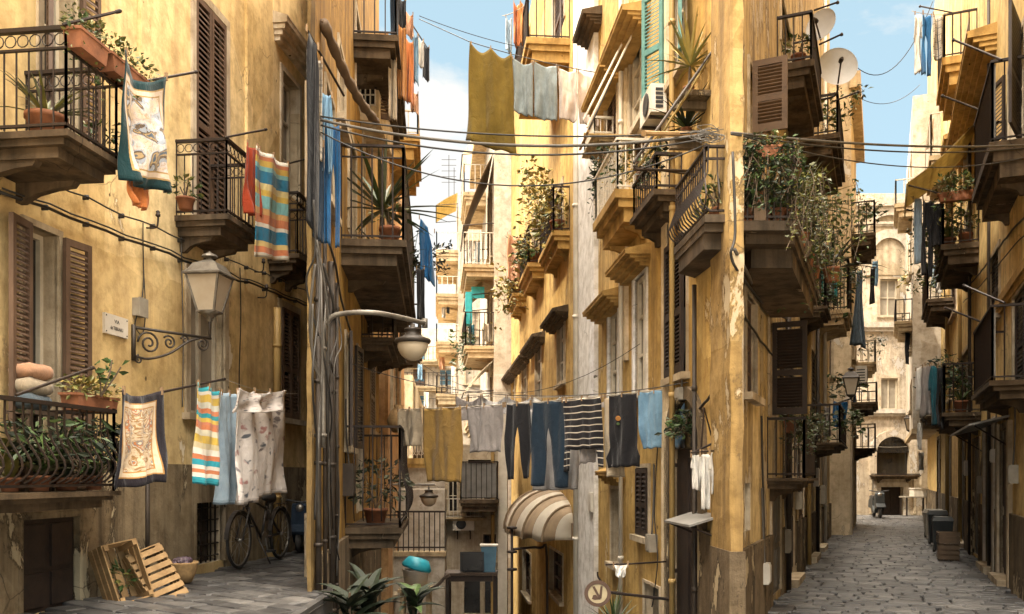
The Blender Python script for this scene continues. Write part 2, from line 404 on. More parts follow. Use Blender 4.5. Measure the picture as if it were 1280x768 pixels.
        for (a, pa), (b, pb), out in runs:
            ln = math.hypot(b-a, pb-pa); n = max(2, int(ln/gap))
            for zz, w, hh in ((z+rh, .022, .018), (z+.05, .012, .012))+(((z+rh-.14, .012, .01),) if ring or midrail else ()):
                A, B = W.P(a, pa, zz), W.P(b, pb, zz); d = (B-A).normalized(); sd = d.cross(UP)
                mb.obox(A, d, sd, UP, (-w*.5, ln+w*.5, -w, w, -hh, hh*.6))
            for i in range(n+1):
                f = i/n; uu, pp = a+(b-a)*f, pa+(pb-pa)*f
                top = z+rh-(.14 if ring else .01)
                if bulge:
                    prof = [(.03, .05), (.07, .42), (.14, .82), (.22, 1), (.3, .95), (.4, .66), (.5, .34), (.62, .08), (.75, -.02), (1, 0)]
                    mb.tube([W.P(uu+out[0]*bulge*k, pp+out[1]*bulge*k, z+.05+(top-z-.05)*h) for h, k in prof], r, 4)
                else:
                    mb.tube([W.P(uu, pp, z+.02), W.P(uu, pp, top)], r, 4)
                if ring and i < n:
                    c = W.P(uu+(b-a)/n*.5, pp+(pb-pa)/n*.5, z+rh-.075); d = (W.P(b, pb, 0)-W.P(a, pa, 0)).normalized()
                    rr = min(.05, ln/n*.45)
                    mb.tube([c+(d*math.cos(k*PI/5)+UP*math.sin(k*PI/5))*rr for k in range(10)], r*.7, 3, closed=True)
            for uu, pp in ((a, pa), (b, pb)): mb.tube([W.P(uu, pp, z), W.P(uu, pp, z+rh+.02)], r*1.6, 4)
        rl = mb.build('railing', rail, o)
        if panel:
            mb = MB(); mb.wbox(W, u0+.06, u1-.06, q-.035, q-.022, z+.06, z+rh-.03)
            n = int((u1-u0)/.06)
            for i in range(n):
                a = u0+.07+i*(u1-u0-.14)/n; mb.wbox(W, a, a+.03, q-.022, q-.012, z+.065, z+rh-.035)
            mb.build('screen_panel', panel, o)
        return o
    def strips(s, name, W, segs, p0, p1, z0, z1, mat):
        for a, b in segs: mb = MB(); mb.wbox(W, a, b, p0, p1, z0, z1); mb.build(name, mat, s.root)
    def part(s, name, mb, mat, **k): return mb.build(name, mat, s.root, **k)
# ---------------------------------------------------------------- soft goods and plants
def cloth(name, label, cat, A, B, h, mat, group=None, strips=None, folds=3, amp=.025, sag=.02, seed=0, pins=2, pinch=.05, skew=0, hem=.0, lean=0, pegs=True, curl=0):
    rn = random.Random(seed+len(label)); A, B = Vector(A), Vector(B); e = B-A; eh = V(e.x, e.y, 0).normalized()
    out = eh.cross(UP)
    if out.y > 0: out = -out
    p1, p2, p3 = rn.uniform(0, 6), rn.uniform(0, 6), rn.uniform(0, 6); droop = rn.uniform(-.012, .012); cr = [(rn.uniform(3, 9), rn.uniform(4, 13), rn.uniform(0, 6), rn.uniform(.1, .22)) for _ in range(4)]
    def P(u, v):
        uu = u+(.5-u)*pinch*v*(1+.4*math.sin(v*5+p1))+skew*v
        top = sag*(1-v)**1.5*abs(math.sin(PI*pins*u))
        b = A+e*uu+V(0, 0, -h*v-top+(hem*math.sin(u*7+p2)+droop*math.sin(u*3.1+p1)*1.6+.006*math.sin(u*19+p3))*v)
        off = amp*(.3+.9*v)*(1.2*math.sin(2*PI*folds*u+p1+.8*math.sin(v*3+p3))+.6*math.sin(2*PI*folds*2.1*u+p2+v*2.5)+.28*math.sin(2*PI*folds*3.7*u+p3-v*4))
        off += amp*sum(k*math.sin(a_*u*2+b_*v+ph) for a_, b_, ph, k in cr)*(.4+.6*v)+amp*.5*math.sin(v*6+u*4+p3)*v+lean*v+curl*v*v*math.sin(u*3+p2)
        drop = amp*.9*(1-v)**2*math.cos(2*PI*pins*u)
        return b+out*(off+drop)
    strips = strips or [[(0, 0, 1), (1, 0, 1)]]
    mb = MB()
    for st in strips:
        nc = 26 if abs(st[0][2]-st[0][1]) > .6 else 13
        rows = []
        for (v0, a0, b0), (v1, a1, b1) in zip(st, st[1:]):
            k = max(1, int(abs(v1-v0)*26))
            for i in range(k):
                t = i/k; rows.append((v0+(v1-v0)*t, a0+(a1-a0)*t, b0+(b1-b0)*t))
        rows.append(st[-1])
        vs = []; uvs = []; fs = []
        for v, a, b in rows:
            for j in range(nc+1):
                u = a+(b-a)*j/nc; vs.append(P(u, v)); uvs.append((u, 1-v))
        for i in range(len(rows)-1):
            for j in range(nc): fs.append((i*(nc+1)+j, i*(nc+1)+j+1, (i+1)*(nc+1)+j+1, (i+1)*(nc+1)+j))
        mb.add(vs, fs, 0, uvs)
    o = mb.build(name, mat, None, loc=(A+B)/2, smooth=True, recalc=True, weld=True)
    sm = o.modifiers.new('thick', 'SOLIDIFY'); sm.thickness = .006; sm.offset = 0
    tag(o, label, cat, group)
    if pegs:
        for i in range(pins+1):
            u = min(max(i/pins, .03), .97); q = P(u, 0); pb = MB()
            pb.obox(q, eh, out, UP, (-.006, .006, -.012, .012, -.035, .03))
            pb.build('clothes_peg', 'peg', o)
    return o
TROUSERS = [[(0, .08, .92), (.3, .03, .97)], [(.3, .03, .5), (.45, 0, .42), (1, .02, .34)], [(.3, .5, .97), (.45, .58, 1), (1, .66, .98)]]
SHIRT = [[(0, .28, .72), (.06, .2, .8), (.12, .16, .84), (1, .18, .82)], [(.02, .2, .24), (.1, .1, .22), (.42, .0, .14)], [(.02, .76, .8), (.1, .78, .9), (.42, .86, 1)]]
TEE = [[(0, .12, .88), (.72, .1, .9)], [(.72, .1, .9), (.86, .0, 1), (1, .02, .98)]]
SHORTS = [[(0, .05, .95), (.4, .02, .98)], [(.4, .02, .5), (1, 0, .46)], [(.4, .5, .98), (1, .54, 1)]]
def rdir(zmin=-.3, zmax=1):
    a = uni(0, 2*PI); z = uni(zmin, zmax); k = math.sqrt(max(0, 1-min(1, z*z)))
    return V(k*math.cos(a), k*math.sin(a), z)
def leaf_clump(mb, c, rx, ry, rz, n, ln, w, m=2, mode=1, trail=0):
    for i in range(n):
        d = rdir(-.8, 1); rr = uni(.35, 1)**.6
        p = c+V(d.x*rx*rr, d.y*ry*rr, d.z*rz*rr)
        if trail and RND.random() < trail: p.z -= abs(RND.gauss(0, 1))*rz*1.5
        dd = (V(d.x, d.y, d.z*.6)+rdir(-.7, .7)*.8)
        k_ = uni(.4, 1)**1.4*1.6; mb.leaf(p, dd, rdir(-.5, .5), ln*k_, w*k_*uni(.65, 1.1), m if RND.random() < .6 else m+mode)
def rosette(mb, c, n, ln, w, droop=.6, up=(.15, 1), m=0, seg=5):
    for i in range(n):
        a = 2*PI*i/n*2.4+uni(-.3, .3); z = uni(*up)
        mb.blade(c, V(math.cos(a)*(1.05-z*.5), math.sin(a)*(1.05-z*.5), z), ln*uni(.75, 1.15), w, droop*uni(.6, 1.3), seg, m if RND.random() < .65 else m+1)
def round_pot(mb, c, r, h, m=0):
    mb.lathe(c, UP, [(r*.68, 0), (r*.72, h*.02), (r*.95, h*.82), (r*1.06, h*.84), (r*1.06, h), (r*.92, h), (r*.9, h*.9), (.001, h*.9)], 14, m)
def potted(name, label, c, r=.1, h=.17, kind='bush', size=.2, n=90, group=None, pot='terracotta', leafm=('leaf', 'leaf_light'), trail=0, ln=.06, w=.03):
    root = thing(name, label, 'plant', c, group)
    mb = MB(); round_pot(mb, c, r, h); mb.build('pot', pot, root, smooth=True)
    mb = MB(); top = c+V(0, 0, h*.92)
    if kind == 'bush':
        for i in range(5): mb.tube([top, top+V(uni(-1, 1)*size*.4, uni(-1, 1)*size*.4, size*uni(.5, .9))], .006, 4, 2)
        leaf_clump(mb, top+V(0, 0, size*.55), size*.75, size*.75, size*.6, n, ln, w, 0, 1, trail)
    elif kind == 'spiky': rosette(mb, top, n, size, max(.02, size*.085), .7)
    elif kind == 'yucca':
        mb.tube([top, top+V(.01, 0, size*.35)], [r*.25, r*.2], 6, 2); rosette(mb, top+V(0.01, 0, size*.35), n, size*.8, size*.07, .35, (-.2, 1.3))
    elif kind == 'cactus':
        for i in range(n):
            b = top+V(uni(-.6, .6)*r, uni(-.6, .6)*r, 0); hh = size*uni(.5, 1)
            mb.lathe(b, V(uni(-.2, .2), uni(-.2, .2), 1), [(.02, 0), (.035, hh*.3), (.035, hh*.8), (.012, hh)], 7, 0)
    elif kind == 'broad':
        for i in range(n):
            a = uni(0, 6.28); z = uni(.1, 1.2); mb.blade(top+V(0, 0, uni(0, size*.5)), V(math.cos(a), math.sin(a), z), size*uni(.6, 1), size*.26, .8, 5, 0 if RND.random() < .6 else 1)
        mb.tube([top, top+V(0, 0, size*.6)], .012, 5, 2)
    mb.build('foliage', [leafm[0], leafm[1], 'stem'], root, recalc=False)
    return root
def planter(name, label, O, a, w, d, h, group=None, n=120, size=.16, trail=.25, leafm=('leaf', 'leaf_light'), ln=.05, wd=.028, pot='terracotta', kind='bush'):
    """long terracotta window box: O = bottom corner, a = long direction"""
    a = a.normalized(); b = UP.cross(a); c = O+a*w*.5+b*d*.5
    root = thing(name, label, 'planter', c, group); mb = MB(); k = .88
    P = lambda x, y, z, s: c+a*(x-.5)*w*s+b*(y-.5)*d*s+UP*z
    mb.hexa([P(0, 0, 0, k), P(1, 0, 0, k), P(1, 1, 0, k), P(0, 1, 0, k), P(0, 0, h*.85, .97), P(1, 0, h*.85, .97), P(1, 1, h*.85, .97), P(0, 1, h*.85, .97)])
    mb.hexa([P(0, 0, h*.851, 1.04), P(1, 0, h*.851, 1.04), P(1, 1, h*.851, 1.04), P(0, 1, h*.851, 1.04), P(0, 0, h, 1.04), P(1, 0, h, 1.04), P(1, 1, h, 1.04), P(0, 1, h, 1.04)])
    mb.build('trough', pot, root)
    mb = MB()
    for i in range(4):
        cc = P((i+.5)/4, .5, h+size*.35, 1)
        mb.tube([P((i+.5)/4, .5, h*.9, 1), cc], .006, 4, 2)
        if kind == 'bush': leaf_clump(mb, cc, w*.17, max(d*.7, size*.6), size*.7, n//4, ln, wd, 0, 1, trail)
        else: rosette(mb, P((i+.5)/4, .5, h, 1), n//4, size, size*.09, .8)
    mb.build('foliage', [leafm[0], leafm[1], 'stem'], root, recalc=False)
    return root
def vine(label, c, n, spread, drop, lm, group, name='hanging_vine', ln=.05, w=.028, strands=12):
    mb = MB()
    for s_ in range(strands):
        a = c+V(uni(-1, 1)*spread.x, uni(-1, 1)*spread.y, uni(-.3, 1)*spread.z); l_ = drop*uni(.35, 1.1)
        pts = smooth_path([a, a+V(uni(-.06, .06), uni(-.05, .05), -l_*.4), a+V(uni(-.1, .1), uni(-.08, .08), -l_)], 5); mb.tube(pts, .003, 3, 2)
        for k in range(n//strands):
            q = pts[RND.randrange(len(pts))]; k_ = uni(.35, 1)**1.5*1.75; mb.leaf(q+rdir()*ln*.9, rdir(-.8, .5), rdir(), ln*k_, w*k_*uni(.6, 1.1), 0 if RND.random() < .55 else 1)
    return tag(mb.build(name, [lm[0], lm[1], 'stem'], recalc=False), label, 'plant', group)
def rough_column(mb, poly, z0, z1, step=.22, jit=.009):
    n = len(poly); k = max(2, int((z1-z0)/step)); vs = [V(p[0]+uni(-jit, jit), p[1]+uni(-jit, jit), z0+(z1-z0)*i/k) for i in range(k+1) for p in poly]
    mb.add(vs, [(i*n+j, i*n+(j+1) % n, (i+1)*n+(j+1) % n, (i+1)*n+j) for i in range(k) for j in range(n)]+[tuple(range(k*n, k*n+n))])
def cable(label, pts, r=.008, mat='cable', group='cables strung across the street', name='cable', k=5):
    mb = MB(); mb.tube(pts, r, k); return tag(mb.build(name, mat, smooth=True), label, 'cable', group)
# ---------------------------------------------------------------- material table
M['plaster_a'] = plaster('ochre_plaster', (.75, .575, .30), (.67, .475, .205), (.36, .235, .115), (.70, .60, .44), .45, .65)
M['plaster_b'] = plaster('shaded_ochre_plaster', (.42, .255, .065), (.28, .16, .04), (.13, .075, .035), (.45, .34, .2), .9, .64)  # dark base and heavy streaks stand in for the shade on this wall
M['plaster_c'] = plaster('golden_plaster', (.58, .40, .15), (.48, .305, .09), (.20, .12, .05), (.57, .46, .29), .65, .65)
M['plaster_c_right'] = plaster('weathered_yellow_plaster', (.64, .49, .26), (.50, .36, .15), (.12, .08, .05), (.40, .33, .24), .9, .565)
M['plaster_r'] = plaster('sunny_yellow_plaster', (.72, .54, .25), (.63, .44, .165), (.27, .17, .075), (.62, .51, .35), .6, .64)
M['plaster_pale'] = plaster('pale_cream_plaster', (.66, .54, .37), (.54, .43, .28), (.34, .26, .17), (.50, .46, .40), .5, .62)
M['plaster_salmon'] = plaster('salmon_plaster', (.58, .35, .17), (.46, .26, .11), (.22, .13, .07), (.5, .42, .3), .7, .64)
M['pillar'] = plaster('corner_pillar_plaster', (.42, .29, .12), (.30, .19, .07), (.12, .08, .045), (.40, .32, .21), .9, .60)
M['plinth_a'] = plaster('grey_brown_plinth', (.30, .235, .15), (.19, .145, .095), (.05, .038, .027), (.42, .34, .22), .75, .57, .7)
M['edge_dark'] = plaster('dimmed_corner_plaster', (.24, .16, .06), (.15, .095, .04), (.06, .04, .025), (.3, .23, .14), .8, .6)  # darkened to offset the strong sky and bounce light on this edge
M['plaster_white'] = plaster('off_white_plaster', (.54, .48, .40), (.44, .385, .31), (.33, .27, .2), (.55, .5, .42), .45, .66)
M['plaster_end'] = plaster('faded_pink_plaster', (.55, .46, .34), (.46, .38, .28), (.24, .19, .14), (.46, .42, .37), .6, .58)
M['pilaster_white'] = plaster('chalky_pilaster', (.76, .73, .69), (.68, .645, .60), (.44, .40, .35), (.5, .45, .38), .25, .72)
M['stone'] = plaster('grey_surround_stone', (.53, .44, .32), (.42, .34, .23), (.19, .14, .09), (.36, .3, .22), .6, .70)
M['plinth'] = plaster('sooty_plinth', (.20, .15, .095), (.11, .083, .055), (.032, .025, .018), (.36, .28, .17), .7, .57, .7)
M['slab'] = plaster('weathered_slab', (.125, .088, .055), (.062, .044, .028), (.02, .016, .011), (.22, .165, .11), .75, .66)
M['slab_pale'] = plaster('cream_slab', (.55, .43, .27), (.42, .32, .19), (.2, .14, .08), (.45, .4, .32), .5, .72)
M['slab_gold'] = plaster('ochre_slab', (.48, .30, .10), (.36, .22, .07), (.14, .09, .04), (.45, .35, .2), .5, .72)
M['basalt'] = pm('basalt_flagstone', (.088, .085, .084), (.032, .031, .031), 5, .48, 0, .55, spec=.5)
nt = M['basalt'].node_tree; b_ = nt.nodes['Principled BSDF']; g_ = nt.nodes.new('ShaderNodeNewGeometry'); rr_ = ramp(nt, [(0, (.45, .45, .46)), (.5, (.95, .94, .93)), (1, (1.75, 1.7, 1.6))]); L(nt, g_.outputs['Random Per Island'], rr_.inputs['Fac']); src_ = b_.inputs['Base Color'].links[0].from_socket; L(nt, mixc(nt, 1.0, src_, rr_.outputs['Color'], 'MULTIPLY'), b_.inputs['Base Color'])
M['joint'] = pm('joint_grit', (.035, .03, .026), (.015, .013, .011), 20, .95)
M['bounce_piazza'] = pm('bounce_piazza_stone', (.42, .37, .29), (.34, .29, .22), 3, .8)
M['earth'] = pm('ground_earth', (.07, .06, .05), (.04, .035, .03), 2, .95)
M['shutter'] = pm('brown_shutter_paint', (.125, .075, .047), (.065, .038, .024), 9, .6, 0, .2, (1, 1, .3))
M['shutter_dark'] = pm('dark_shutter_paint', (.032, .019, .013), (.014, .009, .007), 9, .6, 0, .2)
M['shutter_tan'] = pm('tan_shutter_paint', (.115, .065, .03), (.07, .038, .018), 9, .6, 0, .2)
M['shutter_green'] = pm('sea_green_shutter_paint', (.10, .23, .21), (.05, .13, .12), 9, .6, 0, .2)
M['teal'] = pm('teal_paint', (.02, .30, .32), (.015, .2, .22), 8, .5)
M['frame'] = pm('cream_frame_paint', (.55, .48, .37), (.40, .34, .25), 8, .55)
M['frame_brown'] = pm('brown_frame_paint', (.11, .06, .035), (.06, .035, .02), 8, .6)
M['door_wood'] = pm('old_door_wood', (.075, .048, .03), (.03, .02, .014), 5, .65, 0, .35, (8, 8, .6))
M['door_grey'] = pm('grey_door_paint', (.15, .13, .105), (.08, .07, .055), 5, .6)
M['glass'] = pm('window_glass', (.022, .02, .018), (.012, .011, .01), 2, .08, 0, 0, spec=.6)
M['glass_pale'] = pm('curtained_glass', (.33, .29, .23), (.22, .19, .15), 3, .2, 0, 0)
M['iron'] = pm('wrought_iron', (.018, .014, .012), (.034, .019, .012), 14, .55, .35, .2)
M['iron_pale'] = pm('white_painted_iron', (.60, .55, .46), (.42, .36, .28), 14, .5, 0, .1)
M['pipe_ochre'] = pm('painted_drainpipe', (.42, .28, .10), (.28, .17, .06), 4, .55, 0, .2, (1, 1, .4))
M['pipe_white'] = pm('white_drainpipe', (.66, .60, .50), (.5, .44, .35), 4, .5, 0, .15)
M['pipe_dark'] = pm('dark_pipe', (.05, .036, .025), (.022, .016, .012), 6, .6, .2, .2)
M['cable'] = pm('black_cable', (.018, .016, .015), (.03, .026, .022), 6, .6, 0, 0)
M['cable_grey'] = pm('grey_cable', (.10, .09, .078), (.06, .053, .046), 6, .6, 0, 0)
M['rope'] = pm('clothes_line', (.38, .33, .26), (.28, .24, .18), 6, .8, 0, 0)
M['terracotta'] = pm('terracotta', (.26, .10, .045), (.13, .052, .026), 9, .85, 0, .2)
M['leaf'] = pm('green_leaf', (.05, .085, .02), (.022, .042, .010), 12, .5, 0, 0)
M['leaf_light'] = pm('yellow_green_leaf', (.16, .15, .04), (.09, .095, .022), 12, .5, 0, 0)
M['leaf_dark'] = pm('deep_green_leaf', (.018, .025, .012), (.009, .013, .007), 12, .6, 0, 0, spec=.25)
M['leaf_grey'] = pm('grey_green_leaf', (.12, .125, .07), (.06, .065, .035), 12, .5, 0, 0)
M['leaf_gold'] = pm('yellow_leaf', (.32, .24, .06), (.2, .15, .035), 12, .5, 0, 0)
M['stem'] = pm('woody_stem', (.09, .06, .035), (.05, .033, .02), 12, .8)
M['flower'] = pm('white_petals', (.6, .5, .45), (.5, .36, .3), 12, .7)
M['crate_wood'] = pm('pine_slats', (.36, .225, .10), (.2, .115, .045), 7, .75, 0, .3, (1, 1, .25))
M['crate_dark'] = pm('aged_crate_wood', (.13, .085, .05), (.07, .045, .026), 7, .8, 0, .3, (1, 1, .25))
M['tyre'] = pm('rubber', (.02, .019, .018), (.035, .032, .03), 10, .8)
M['chrome'] = pm('dull_steel', (.42, .40, .37), (.25, .22, .19), 12, .35, .8, .05)
M['bike_paint'] = pm('black_bike_enamel', (.03, .027, .027), (.05, .042, .037), 8, .35, .1, 0)
M['cream_paint'] = pm('cream_enamel', (.5, .44, .33), (.4, .33, .24), 8, .5)
M['lamp_metal'] = pm('aged_grey_metal', (.20, .18, .15), (.10, .085, .07), 10, .5, .5, .2)
M['lamp_black'] = pm('black_lamp_metal', (.035, .03, .026), (.06, .045, .032), 10, .5, .4, .2)
M['frosted'] = pm('frosted_lamp_glass', (.45, .38, .29), (.34, .27, .19), 3, .35, 0, 0)
M['opal'] = pm('opal_globe', (.50, .42, .31), (.38, .30, .2), 2, .3, 0, 0)
M['marble'] = pm('street_name_marble', (.62, .56, .48), (.5, .44, .36), 6, .4)
M['ink'] = pm('black_lettering', (.03, .027, .024), (.05, .045, .04), 20, .6, 0, 0)
M['grey_box'] = pm('grey_plastic_box', (.28, .25, .20), (.2, .17, .13), 8, .6)
M['white_metal'] = pm('white_enamelled_metal', (.60, .56, .49), (.48, .43, .36), 5, .4)
M['grey_sheet'] = pm('grey_sheet_metal', (.22, .205, .185), (.14, .13, .115), 4, .5, .3, .1)
M['dish'] = pm('satellite_dish_paint', (.46, .45, .44), (.38, .37, .36), 5, .5)
M['awning_canvas'] = pm('mustard_canvas', (.46, .36, .17), (.35, .265, .115), 6, .85)
M['awning_white'] = pm('cream_canvas', (.80, .74, .63), (.68, .61, .5), 5, .85)
M['awning_stripe'] = pm('striped_canvas', (.24, .17, .10), (.16, .11, .065), 5, .85)
M['peg'] = pm('wooden_peg', (.30, .2, .11), (.2, .12, .06), 8, .8)
M['sign_brown'] = pm('sign_border', (.10, .055, .035), (.07, .04, .025), 8, .5)
M['sign_face'] = pm('sign_face', (.45, .37, .23), (.33, .26, .15), 6, .5)
M['wicker'] = pm('wicker', (.34, .21, .09), (.2, .12, .05), 20, .85)
M['plastic_black'] = pm('black_plastic', (.02, .02, .022), (.035, .035, .036), 6, .4, 0, .05)
M['bin_dark'] = pm('dark_bin_plastic', (.022, .026, .026), (.012, .013, .013), 6, .5)
M['turquoise'] = pm('turquoise_plastic', (.03, .36, .46), (.02, .28, .38), 6, .4)
M['blue_glass'] = pm('blue_window_glass', (.10, .2, .27), (.06, .13, .19), 4, .15, 0, 0)
M['tile_roof'] = pm('terracotta_roof', (.3, .14, .07), (.2, .09, .045), 6, .85)
M['fruit'] = pm('purple_vegetables', (.07, .04, .07), (.12, .09, .09), 10, .5)
# fabrics
BL, YE, OR, WH, TE = (.02, .17, .30), (.62, .42, .08), (.58, .20, .09), (.72, .66, .56), (.20, .45, .46)
ST = [(0, WH), (.04, OR), (.10, (.66, .5, .2)), (.15, BL), (.28, WH), (.32, OR), (.40, (.62, .36, .14)), (.46, TE), (.58, YE), (.64, (.66, .55, .25)), (.70, BL), (.82, TE), (.86, YE), (.92, OR), (.96, WH)]
M['towel_blue'] = fab_stripes('blue_orange_towel', ST)
M['towel_gold'] = fab_stripes('gold_orange_towel', [(0, (.04, .33, .40)), (.07, WH), (.11, OR), (.15, WH), (.19, (.04, .33, .40)), (.25, OR), (.30, WH), (.36, (.6, .5, .3)), (.42, YE), (.50, (.66, .6, .45)), (.56, OR), (.61, (.55, .2, .12)), (.64, YE), (.68, (.04, .3, .34)), (.73, OR), (.78, (.6, .58, .48)), (.84, YE), (.92, WH), (.955, (.04, .33, .38))])
M['f_red'] = fabric('red_cloth', (.38, .055, .02)); M['f_orange'] = fabric('orange_cloth', (.60, .20, .06)); M['f_rust'] = fabric('rust_cloth', (.50, .22, .06))
M['f_black'] = fabric('black_cloth', (.018, .017, .019)); M['f_navy'] = fabric('navy_cloth', (.02, .035, .06)); M['f_blue'] = fabric('blue_cloth', (.02, .11, .26))
M['f_denim'] = fabric('denim', (.007, .013, .024), (.02, .038, .058), 1); M['f_light_denim'] = fabric('light_denim', (.20, .34, .46), (.12, .22, .33), 1)
M['f_wash_denim'] = fabric('washed_denim', (.46, .53, .58), (.22, .33, .43), 1); M['f_steel'] = fabric('steel_blue_cloth', (.10, .13, .155)); M['f_teal'] = fabric('petrol_cloth', (.02, .11, .14))
M['f_white'] = fabric('white_cloth', (.74, .70, .64)); M['f_grey'] = fabric('grey_cloth', (.33, .29, .27)); M['f_light_grey'] = fabric('light_grey_cloth', (.50, .47, .45))
M['f_beige'] = fabric('beige_cloth', (.50, .40, .28)); M['f_brown'] = fabric('ochre_brown_towel', (.33, .20, .055), (.26, .15, .04)); M['f_olive'] = fabric('olive_towel', (.185, .125, .022), (.135, .09, .016))
M['f_bluegrey'] = fabric('blue_grey_towel', (.30, .34, .35), (.17, .21, .22), 1); M['f_blush'] = fabric('blush_cloth', (.60, .50, .43)); M['f_pink'] = fabric('peach_cloth', (.62, .34, .2))
M['f_stripe'] = fab_stripes('black_and_cream_stripes', [(0, (.018, .016, .018)), (.84, (.55, .47, .38))], 'v', 11)
M['f_plaid'] = fab_plaid('grey_plaid', (.42, .37, .30), (.06, .06, .07), (.05, .05, .06), 6)
M['f_floral'] = fab_floral('floral_sheet', (.76, .69, .64), [(.20, .17, .17), (.46, .24, .22), (.12, .13, .15), (.5, .36, .32), (.30, .26, .26)], 13, .40)
M['scarf_green'] = fab_scarf('green_bordered_scarf', (.006, .028, .032), (.36, .23, .09), (.62, .49, .38), [(.55, .46, .42), (.62, .55, .52), (.34, .38, .44), (.12, .09, .07), (.42, .3, .16), (.08, .11, .15)], 3.4, False)
M['scarf_black'] = fab_scarf('black_bordered_scarf', (.02, .016, .02), (.42, .22, .07), (.66, .52, .36), [(.62, .48, .32), (.34, .2, .09), (.66, .54, .4), (.24, .22, .2), (.45, .16, .06), (.6, .5, .36)], 5.0)
for k_ in ('awning_canvas', 'awning_white'):     # thin canvas lets the sun glow through
    nt = M[k_].node_tree; b_ = nt.nodes['Principled BSDF']; tr = nt.nodes.new('ShaderNodeBsdfTranslucent'); mx = nt.nodes.new('ShaderNodeMixShader')
    L(nt, b_.inputs['Base Color'].links[0].from_socket, tr.inputs['Color']); mx.inputs[0].default_value = .6
    L(nt, b_.outputs[0], mx.inputs[1]); L(nt, tr.outputs[0], mx.inputs[2]); L(nt, mx.outputs[0], nt.nodes['Material Output'].inputs['Surface'])
# ---------------------------------------------------------------- walls (plan)
A = Wall(-3.817, 6.56, .787, 6.24, 1)          # left street, left side
B = Wall(-1.83, 8.0, -.0864, 1, 1)             # middle alley, left side
C = Wall(1.85, 7.5, -.0864, 1, -1)             # middle alley, right side
K = Wall(1.85, 7.5, .42, 1, 1)                 # right alley, left side
R = Wall(6.03, 10.2, .42, 1, -1)               # right alley, right side
GZ = .45                                       # the left street lies a little higher
def du(W, d, p=0): return (d-W.y-W.n.y*p)/W.t.y if abs(W.t.y) > 1e-6 else 0.0          # depth -> u
# ---------------------------------------------------------------- ground
mb = MB(); mb.add([V(-400, -300, -6), V(400, -300, -6), V(400, 900, -6), V(-400, 900, -6)], [(0, 1, 2, 3)])
tag(mb.build('ground', 'earth', loc=V(0, 0, -6)), 'dark earth far below the paved streets', 'ground', kind='structure')
def strip(name, label, pts, joint_z=0):
    mb = MB(); mb.add(pts, [tuple(range(len(pts)))]); return tag(mb.build(name, 'joint', loc=pts[0], recalc=False), label, 'paving', kind='structure')
def paving(name, label, O, a, b, la, lb, sa, sb, z, seed, keep=None, skew=0, zf=None):
    """individually cut basalt slabs with uneven tops, laid in staggered courses"""
    rn = random.Random(seed); mb = MB(); y = 0; row = 0
    while y < lb:
        hb = sb*rn.uniform(.8, 1.25); x = -sa*rn.random()
        while x < la:
            wa = sa*rn.uniform(.65, 1.45); g = .009
            c = []
            for sx, sy in ((0, 0), (1, 0), (1, 1), (0, 1)):
                c.append((x+g+sx*(wa-2*g)+rn.uniform(-.016, .016), y+g+sy*(hb-2*g)+rn.uniform(-.014, .014)))
            P = lambda q, zz: O+a*(q[0]+q[1]*skew)+b*q[1]+UP*zz
            m = P((x+wa/2, y+hb/2), 0)
            if keep is None or keep(m.x, m.y):
                base = zf(m.x, m.y) if zf else z
                tz = [base+rn.uniform(-.007, .007) for _ in range(4)]; cx = sum(q[0] for q in c)/4; cy = sum(q[1] for q in c)/4
                ins = [(q[0]+(cx-q[0])*.07, q[1]+(cy-q[1])*.09) for q in c]
                vs = [P(q, base-.07) for q in c]+[P(q, t-.016) for q, t in zip(c, tz)]+[P(q, t) for q, t in zip(ins, tz)]+[P((cx, cy), sum(tz)/4+.004)]
                fs = [(i+o, (i+1) % 4+o, (i+1) % 4+o+4, i+o+4) for o in (0, 4) for i in range(4)]+[(8+i, 8+(i+1) % 4, 12) for i in range(4)]
                mb.add(vs, fs)
            x += wa
        y += hb; row += 1
    return tag(mb.build(name, 'basalt', loc=O, recalc=False), label, 'paving', kind='structure')
mb = MB(); mb.add([V(-45, -50, -.07), V(45, -50, -.07), V(45, 3, -.07), V(-45, 3, -.07)], [(0, 1, 2, 3)]); tag(mb.build('bounce_piazza', 'bounce_piazza', loc=V(0, 0, -.07), recalc=False), 'pale stone paving of an unseen square added behind the viewer to bounce light', 'square', kind='structure')  # unseen square, added so its pale stone bounces light onto the facades
# left street (raised)
strip('street_bed', 'dark grit bed under the left street paving', [V(-6, 1, GZ-.05), V(-1.62, 1, GZ-.05), V(-1.62, 8.05, GZ-.05), V(-2.9, 13.4, GZ-.05), V(-3.2, 17, GZ-.05), V(-6, 17, GZ-.05)])
dA = (A.t*.88+A.n*.47).normalized()
paving('street', 'uneven dark basalt slabs of the left street', V(-6.5, 2.5, 0)-V(dA.y, -dA.x, 0)*6, V(dA.y, -dA.x, 0), dA, 15, 16, .32, .20, GZ, 3,
       keep=lambda x, y: x > -4.644+.1261*y+.02 and y < 13.4 and x < (-1.66 if y < 7.9 else -.236*y+.1) and y > 2)
# kerb holding the raised street
mb = MB(); mb.box(-1.70, -1.63, 1, 8.0, -.5, GZ-.01); tag(mb.build('kerb', 'basalt'), 'stone edge along the raised left street', 'kerb', kind='structure')
